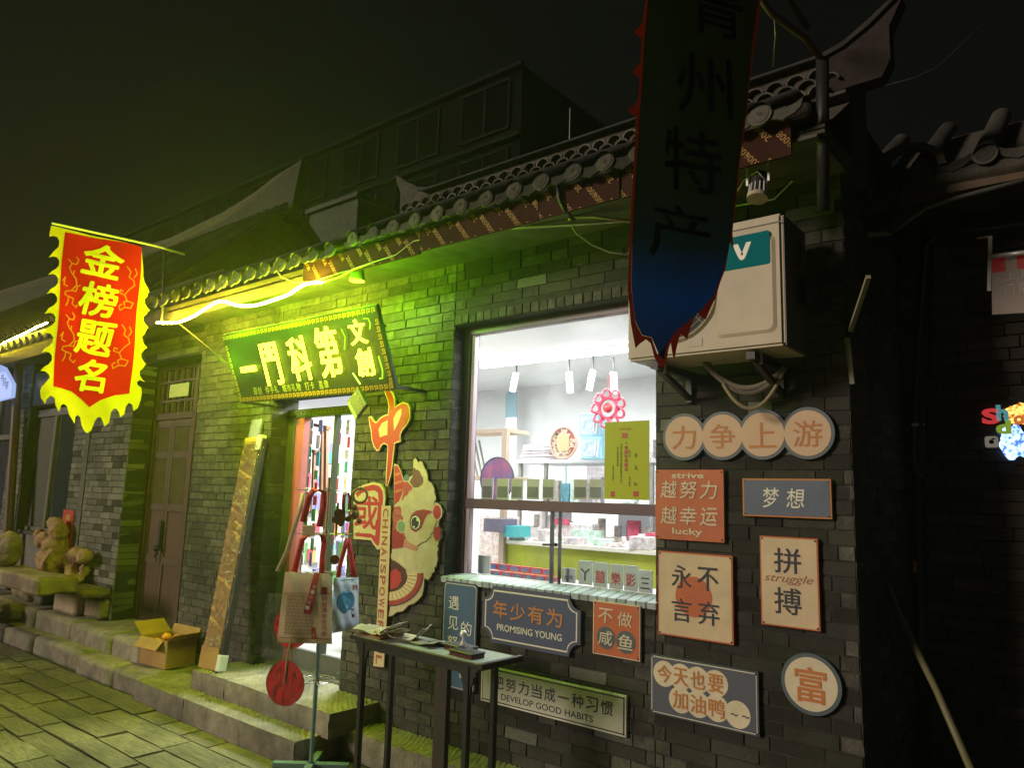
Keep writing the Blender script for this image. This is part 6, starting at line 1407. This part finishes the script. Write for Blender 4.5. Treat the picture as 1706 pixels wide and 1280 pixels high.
for i, (r_, lab) in enumerate((((965,690,1000,727),'upper pale blue gift bag on the shelf'),((968,728,1002,765),'lower pale blue gift bag beside the round plaque'))):
    x0, x1, z0, z1 = iq(*r_, 1.35); t = thing('gift_bag', lab, 'bag', ((x0+x1)/2,1.35,z0), 'gift bags on the shelf'); MB().box(x0,x1,1.35,1.45,z0,z1).build('bag_body', M('bag_blue', (.28,.52,.66), .5) if i == 0 else bpy.data.materials['bag_blue'], t, bevel=.004)
    Fg = Frame((x0,1.349,z0)); w_, h_ = x1-x0, z1-z0; MB().fbox(Fg, w_*.1, w_*.65, h_*.1, h_*.85, 0, .002).build('print_panel', M('print_mid', (.12,.25,.40), .5, c2=(.6,.62,.62), vscale=18) if i == 0 else bpy.data.materials['print_mid'], t)
    MB().tube([Fg.p(w_*.75,h_*.8,.01), Fg.p(w_*.74,h_*.2,.02), Fg.p(w_*.86,h_*.1,.02), Fg.p(w_*.9,h_*.8,.01)], .006, 6).build('handle', whitep, t)
q = at(1013,680,1.25); Fk = Frame(q); t = thing('wall_knot', 'round red knotted flower ornament hanging behind the yellow poster', 'ornament', q); pinkred = M('knot_red', (.50,.03,.08), .5); m = MB()
for k in range(9):
    a = 2*math.pi*k/9+.3; c_, s_ = math.cos(a), math.sin(a); m.tube([Fk.p(.115*c_+.035*math.cos(b), .115*s_+.035*math.sin(b), .01*math.sin(b*2)) for b in [2*math.pi*j/10 for j in range(10)]], .010, 5, closed=True)
m.tube([Fk.p(.075*math.cos(b), .075*math.sin(b)) for b in [2*math.pi*j/18 for j in range(18)]], .012, 6, closed=True); m.build('knot_loops', pinkred, t)
MB().disc(Fk, 0, 0, .04, 0, .01, 12).sphere(Fk.p(.01,.0,.01), .03, 8, 6).build('centre_flower', redbright, t); MB().tube([Fk.p(0,.14), Fk.p(0,.26)], .004, 5).build('cord', redbright, t); MB().bar(Fk.p(0,-.13),Fk.p(0,-.2),.03).build('tassel', pinkred, t)
# yellow poster on the glass
yp = .10; x0, x1, z0, z1 = iq(1008,704,1082,834,yp); t = thing('yellow_poster', 'bright yellow-green paper poster with small red and black writing on the window glass', 'poster', ((x0+x1)/2,yp,z0)); Fy = Frame((x0,yp,z0)); w_, h_ = x1-x0, z1-z0
ypm = M('poster_yellow', (.42,.44,.02), .7); MB().fbox(Fy, 0, w_, 0, h_, 0, .001).build('sheet', ypm, t)
m = MB(); m.text('福运中国卷', Fy, w_*.47, h_*.90, h=h_*.03, w=w_*.26, n=.002)
for i, ch in enumerate('第一科第一名'): m.text(ch, Fy, w_*.49, h_*(.66-.055*i), h=h_*.045, w=w_*.075, n=.002, bold=.03)
m.fbox(Fy, w_*.40, w_*.52, h_*.78, h_*.85, .001, .002); m.fbox(Fy, w_*.15, w_*.24, h_*.03, h_*.10, .001, .002).fbox(Fy, w_*.65, w_*.77, h_*.04, h_*.11, .001, .002); m.build('red_writing', redp, t)
m = MB()
for x_, s_, n_ in ((.38,.70,16),(.30,.66,8),(.57,.62,3),(.57,.28,4),(.20,.42,6),(.49,.72,1)):
    for i in range(n_): m.text('辰秀国卷文章状元天下科举考试'[(i*5+int(x_*100)) % 13], Fy, w_*x_, h_*(s_-.032*i), h=h_*.024, w=w_*.035, n=.002, bold=.02)
m.text('状', Fy, w_*.71, h_*.56, h=h_*.06, w=w_*.07, n=.002); m.text('程', Fy, w_*.71, h_*.40, h=h_*.06, w=w_*.07, n=.002); m.text('公', Fy, w_*.70, h_*.20, h=h_*.04, w=w_*.07, n=.002, bold=.02); m.build('black_writing', inkm, t)
# row of small cards along the mullion
gm = M('card_greygreen', (.42,.47,.40), .5, var=.1); 
for i, (u, w_) in enumerate(((803,17),(828,18),(852,18),(878,19),(904,18),(956,21),(982,21))):
    x0, x1, z0, z1 = iq(u, 797+i*.4, u+w_, 833, .19); t = thing('hanging_booklet', 'grey-green booklet %s in the row along the window bar' % ('first from the left','second from the left','third from the left','fourth from the left','just left of the row gap','just right of the row gap','nearest the yellow poster')[i], 'booklet', ((x0+x1)/2,.19,z0), 'grey-green booklets along the window bar')
    MB().box(x0,x1,.19,.20,z0,z1).build('cover', gm, t); Fc_ = Frame((x0,.189,z0)); a_, b_ = x1-x0, z1-z0; MB().fbox(Fc_, .08*a_, .92*a_, .1*b_, .62*b_, 0, .001).build('print', M('cover_print', (.12,.16,.14), .5) if i == 0 else bpy.data.materials['cover_print'], t)
# inside window ledge
o = MB().box(-3.42,-1.97,.17,.40,1.10,1.145).build('inner_ledge', whitemetal, origin=(-2.7,.3,1.1)); tag(o, 'white ledge inside the window where booklets stand', 'ledge')
nb_ = M('notebook_blue', (.06,.10,.26), .45, c2=(.20,.24,.42), vscale=30); nr = M('notebook_red', (.55,.06,.08), .5)
k = 0
for row, (v0, v1, yy) in enumerate(((938,952,.30),(950,972,.20))):
    for i in range(6):
        u = 812+row*3+i*18.5+row*2; dv = (u-812)*.11; x0, x1, z0, z1 = iq(u, v0+dv, u+16, v1+dv-2, yy)
        t = thing('notebook', 'blue notebook with red edge, %s in the %s row low in the window' % (('leftmost','second','third','fourth','fifth','rightmost')[i], ('back','front')[row]), 'notebook', ((x0+x1)/2,yy,z0), 'blue and red notebooks in the window, %s row' % ('back','front')[row])
        MB().box(x0,x1,yy,yy+.02,z0,z1).build('cover', nr, t); MB().box(x0+.006,x1-.006,yy-.002,yy-.0005,z0+.006,z1-.006).build('cover_picture', nb_, t)
bk = M('booklet_pale', (.42,.52,.52), .5, var=.06)
for i, (u, v0, v1, txt) in enumerate(((936,946,973,'士进'),(964,934,976,'丫'),(989,937,981,'囍'),(1015,940,985,'樂'),(1040,942,988,'影'),(1064,950,992,'三'))):
    x0, x1, z0, z1 = iq(u, v0, u+22, v1, .18); z0 = max(z0, 1.147); t = thing('booklet', 'pale standing booklet printed with %s, %s in the lower right window' % ('the character %s' % txt, ('first','second','third','fourth','fifth','last')[i]), 'booklet', ((x0+x1)/2,.18,z0), 'pale booklets standing in the lower right window')
    MB().box(x0,x1,.18,.19,z0,z1).build('cover', bk, t); MB().text(txt, Frame((0,.179,0)), (x0+x1)/2, (z0+z1)/2-.01, h=(z1-z0)*(.30 if i == 0 else .5), w=(x1-x0)*.7, n=.001, bold=.01).build('print', redp if i in (2,3,4) else inkm, t)
o, *_ = card('side_booklet', 'pale booklet standing in the left corner of the lower window', 'booklet', (797,925,815,962), .22, bk)
# counter with yellow green cloth
cy = 1.15; x0, x1, z0, z1 = iq(838,903,1135,960,cy); t = thing('counter', 'long counter covered with a yellow-green cloth and piled with paper', 'counter', ((x0+x1)/2,cy,.24)); ztop = at(950,908,cy).z
MB().box(x0,x1,cy,cy+.7,.24,ztop-.03).build('cloth_front', M('cloth_lime', (.40,.42,.03), .7, c2=(.28,.32,.02), vscale=6), t); MB().box(x0-.02,x1,cy-.02,cy+.72,ztop-.028,ztop).build('counter_top', whitep, t)
R = random.Random(21)
pmats = [M('goods_%d' % i, c_, .5, c2=tuple(x*(.45+.2*(k_ == i % 3)) for k_, x in enumerate(c_)), vscale=26, detail=2) for i, c_ in enumerate(((.75,.76,.78),(.62,.70,.72),(.70,.62,.60),(.55,.08,.16),(.12,.30,.42),(.60,.52,.40),(.35,.36,.38)))]
labs = ['loose paper heap','stack of sheets','small box','pile of cards','bundle of prints']
piles_ = []
for i in range(20):
    x = x0+.08+(x1-x0-.2)*((i*.618) % 1); y = cy+R.uniform(.03,.5); w_ = R.uniform(.06,.16); d_ = R.uniform(.08,.16); h_ = R.choice((.012,.03,.05,.09)); a = R.uniform(-.5,.5)
    G_ = Frame((x,y,ztop+.001), (math.cos(a),math.sin(a),0), (-math.sin(a),math.cos(a),0)); o = MB().fbox(G_, -w_/2, w_/2, -d_/2, d_/2, 0, h_).build('paper_pile', pmats[R.choice((0,0,0,1,2,5))], origin=G_.o, bevel=.003)
    piles_.append(o)
for i, o in enumerate(sorted(piles_, key=lambda q: q.location.x)): tag(o, ORD[i]+' paper pile from the left on the lime-clothed counter', 'paper', 'paper piles on the counter')
x0, x1, z0, z1 = iq(925,870,985,905,1.5); t = thing('bag_heap', 'white and pink paper bags standing behind the counter', 'bags', ((x0+x1)/2,1.5,z0)); MB().box(x0,x1,1.5,1.62,z0-.05,z1).build('white_bag', pmats[0], t, bevel=.01); MB().box(x0-.01,x0+.15,1.48,1.495,z1-.02,z1+.03).build('pink_edge', pmats[3], t); MB().box(x0+.2,x1+.12,1.45,1.499,z0-.04,z1-.05).build('blue_print', pmats[1], t)
# shelf with goods (table behind), seen in the upper pane
ys = 1.7; x0, x1, z0, z1 = iq(875,768,1005,775,ys); t = thing('back_shelf', 'grey shelf table carrying books, the coin plaque and gift bags', 'shelf', ((x0+x1)/2,ys,.24)); zt_ = z1
MB().box(x0,x1+.6,ys-.12,ys+.4,zt_-.03,zt_).build('top', M('shelf_grey', (.45,.45,.46), .5), t)
for xx in (x0+.02, x0+.30, x1+.5): MB().box(xx-.015,xx+.015,ys-.1,ys-.07,.24,zt_-.03).build('leg', greymetal, t)
MB().box(x0,x1+.6,ys-.1,ys+.4,zt_-.42,zt_-.40).build('lower_board', bpy.data.materials['shelf_grey'], t)
for i in range(5):
    z = zt_+.003+i*.028; o = MB().box(x0+.01*i, x0+.34-.012*(i % 2), ys-.08, ys+.18, z, z+.022).build('book', pmats[(6,0,6,1,0)[i]], origin=(x0+.15,ys,z)); tag(o, ('bottom','second','middle','fourth','top')[i]+' book of the flat pile left of the coin plaque', 'book', 'books piled on the back shelf')
for i, (u, v0, v1, w_, mi) in enumerate(((905,786,830,22,5),(932,788,828,14,4),(948,780,826,16,1),(965,785,828,20,6),(905,800,815,9,0),(985,778,830,14,2))):
    a_, b_, c_, d_ = iq(u, v0, u+w_, v1, ys-.08); o = MB().box(a_, b_, ys-.06, ys-.0, zt_-.398, zt_-.398+(d_-c_)).build('shelf_goods', pmats[mi], origin=(a_,ys,zt_-.398), bevel=.004); tag(o, ('framed picture','slim blue box','pale green figurine box','grey case','small white box','pink box')[i]+' on the lower board of the back shelf', 'goods', 'goods on the back shelf')
x0, x1, z0, z1 = iq(800,716,845,800,1.1); t = thing('wooden_rack', 'pale wooden rack with leaning frames at the left of the window', 'rack', (x0,1.1,.24)); wd_ = M('pale_wood', (.42,.32,.24), .6)
MB().box(x0-.25,x1-.02,1.1,1.4,z1-.03,z1).build('rack_top', wd_, t); MB().box(x1-.07,x1-.02,1.1,1.14,.24,z1-.03).build('rack_post', wd_, t); MB().box(x0-.25,x1-.02,1.1,1.4,z0,z0+.03).build('rack_board', wd_, t)
for k in range(3): MB().bar((x0-.1+.05*k,1.2,z0+.03),(x0-.2+.05*k,1.2,z0+.34),.012).build('leaning_frame', greymetal, t)
q = at(828,790,.9); t = thing('patterned_fan', 'large round fan with red and blue pattern leaning by the rack', 'fan', q-V((0,0,.2))); Fq = Frame(q); MB().disc(Fq, 0, -.04, .17, -.005, 0, 36).build('fan_leaf', M('fan_pattern', (.35,.05,.10), .5, c2=(.04,.07,.20), vscale=9), t); MB().tube([Fq.p(.17*math.cos(k*.175), -.04+.17*math.sin(k*.175)) for k in range(36)], .005, 5, closed=True).build('rim', inkm, t)
R = random.Random(77)
tagw = ('folded','upright','leaning','small','tall','narrow','wide','squat')
for i in range(20):
    x = -3.9+i*.104+R.uniform(-.02,.02); y = 1.15+R.uniform(.45,.68); w_ = R.uniform(.05,.12); h_ = R.uniform(.06,.22); mt_ = R.choice(pmats[:6]); zc_ = at(950, 908, 1.15).z
    G_ = Frame((x,y,zc_+.002), (1,R.uniform(-.3,.3),0), (0,0,1)); o = MB().fbox(G_, -w_/2, w_/2, 0, h_, -.02, .02).build('goods_packet', mt_, origin=G_.o, bevel=.003); tag(o, ORD[i]+' packet from the left in the row at the back of the lime counter', 'packet', 'packets at the back of the counter')
for i in range(14):
    x = -3.75+i*.13+R.uniform(-.03,.03); z = zt_+.003; h_ = R.uniform(.07,.2); o = MB().box(x, x+R.uniform(.05,.1), 1.95, 2.0, z, z+h_).build('goods_packet', R.choice(pmats), origin=(x,1.95,z), bevel=.003); tag(o, ORD[i]+' packet from the left on the back edge of the grey shelf table', 'packet', 'packets on the back shelf top')
for i in range(8):
    q_ = at(800+i*34, 500, 2.6); L_ = R.uniform(.12,.3); x_ = -5.0+i*.42; o = MB().box(x_, x_+R.uniform(.12,.25), 3.30, 3.34, 1.75-R.uniform(0,.2), 2.15+R.uniform(0,.15)).build('wall_print', R.choice((pmats[1],pmats[5],pmats[6],pmats[0])), origin=(x_,3.3,1.8)); tag(o, ('first','second','third','fourth','fifth','sixth','seventh','last')[i]+' pale print from the left on the back wall of the shop', 'print', 'prints on the back wall')
# lower-left interior, cabinets, door goods
o, *_ = card('storage_box', 'dark lilac box on a white shelf low in the window', 'box', (806,864,835,888), 1.0, M('lilac', (.14,.12,.18), .6), .2)
o, *_ = card('storage_box', 'teal tub beside the white shelf low in the window', 'tub', (838,876,858,896), 1.05, M('teal_box', (.04,.38,.40), .5), .2)
o, *_ = card('white_panel', 'white shelf unit low at the left of the window', 'shelf', (800,860,838,950), 1.25, pmats[0], .2)
o, *_ = card('chair_back', 'white padded chair back behind the counter', 'chair', (860,852,892,880), 1.9, pmats[0], .08, None, .02)
o, *_ = card('grey_cabinet', 'grey cabinet behind the counter', 'cabinet', (880,845,922,905), 2.3, pmats[6], .3)
o, *_ = card('screen', 'pale monitor with a blue strip at the right of the window', 'monitor', (1030,852,1092,898), 1.9, M('screen_pale', (.45,.46,.48), .4, emit=(.5,.52,.55), estr=.15), .06)
o, *_ = card('pink_box', 'pink box on the counter at the right of the window', 'box', (1075,888,1096,902), 1.3, pmats[3], .1)
# goods stand by the door
R = random.Random(33); cols = [M('pack_%d' % i, c_, .5) for i, c_ in enumerate(((.55,.08,.12),(.06,.35,.38),(.62,.60,.55),(.12,.30,.10),(.20,.20,.42),(.65,.35,.10)))]
t = thing('goods_wall', 'tall wire wall of colourful packets inside the shop door', 'display', (-6.45,1.4,.24)); MB().box(-6.50,-6.48,.35,2.6,.3,2.4).build('grid_panel', whitemetal, t)
for i in range(150):
    y = R.uniform(.4,2.5); z = R.choice((.45,.7,.95,1.2,1.45,1.7,1.95))+R.uniform(-.02,.02); w_ = R.uniform(.05,.12); d_ = R.uniform(0,.05); MB().box(-6.478, -6.465+d_, y, y+w_, z, z+R.uniform(.10,.20)).build('packet', R.choice(cols), t)
t = thing('carved_frame', 'brown fret-shaped wooden frame standing just inside the shop door', 'frame', at(535,900,.6)); brw = M('carved_wood', (.28,.13,.07), .5, var=.15); Fd = Frame((0,.6,0))
def wbar(p, q_, wd): a, b = at(*p, .6), at(*q_, .6); MB().bar((a.x,.6,a.z),(b.x,.6,b.z), wd, .03).build('fret_bar', brw, t)
wbar((513,706),(548,713),.05); wbar((516,712),(516,744),.03); wbar((514,750),(528,753),.045); wbar((524,753),(522,820),.03); wbar((537,715),(535,820),.03); wbar((544,714),(541,1000),.04)
o = MB().box(-5.55,-4.7,.9,1.3,.7,.74).build('door_counter', pmats[1], origin=(-5.1,1,.7)); tag(o, 'low pale counter seen through the door', 'counter')
for i in range(6):
    o = MB().box(-5.45+.13*i,-5.36+.13*i,.92,1.1,.742,.80+.02*(i % 3)).build('counter_box', cols[i], origin=(-5.4+.13*i,1,.742)); tag(o, ('red','teal','cream','green','violet','orange')[i]+' packet on the low counter inside the door', 'packet', 'packets on the door counter')

# ================================================================== haze volume added for the bloom round the neon
hz = MB().box(-30, 10, -14, 18, -1.5, 12.5).build('haze', None, None) if False else None
me_ = bpy.data.meshes.new('haze'); bm = bmesh.new(); bmesh.ops.create_cube(bm, size=1); bm.to_mesh(me_); bm.free()
hz = bpy.data.objects.new('haze', me_); col.objects.link(hz); hz.location = (-11.5, -2.3, 3.75); hz.scale = (45, 29, 10.5); hz['kind'] = 'stuff'
hm = bpy.data.materials.new('haze'); hm.use_nodes = True; N = hm.node_tree.nodes; N.remove(N['Principled BSDF'])
pv_ = N.new('ShaderNodeVolumePrincipled'); pv_.inputs['Density'].default_value = 0.0040; pv_.inputs['Color'].default_value = (.9,.9,.9,1); pv_.inputs['Anisotropy'].default_value = 0.7
hm.node_tree.links.new(pv_.outputs[0], N['Material Output'].inputs['Volume']); me_.materials.append(hm); hz.display_type = 'WIRE'

# ------------------------------------------------------------------ strings of small goods hanging inside the open door
R = random.Random(90)
for k, (u, lab, yy) in enumerate(((521,'string of small packets hanging leftmost inside the shop door',.42),(535,'second string of small packets from the left inside the shop door',.50),(568,'string of red and pale packets hanging right of the door mullion',.40),(583,'string of packets hanging closest to the right door jamb',.44))):
    top = at(u, 700, yy); t = thing('hanging_string', lab, 'goods', (top.x, yy, 1.0), 'strings of goods inside the door')
    MB().bar((top.x, yy, top.z+.12), (top.x, yy, 1.05), .004).build('cord', darkmetal, t)
    z = top.z
    while z > 1.1:
        w_ = R.uniform(.035,.06); h_ = R.uniform(.07,.13); x_ = top.x+R.uniform(-.012,.012)
        MB().box(x_-w_/2, x_+w_/2, yy-.012, yy-.004, z-h_, z).build('packet', R.choice(cols[:5]+[redbright, pmats[0]]), t, bevel=.002); z -= h_+R.uniform(.015,.04)
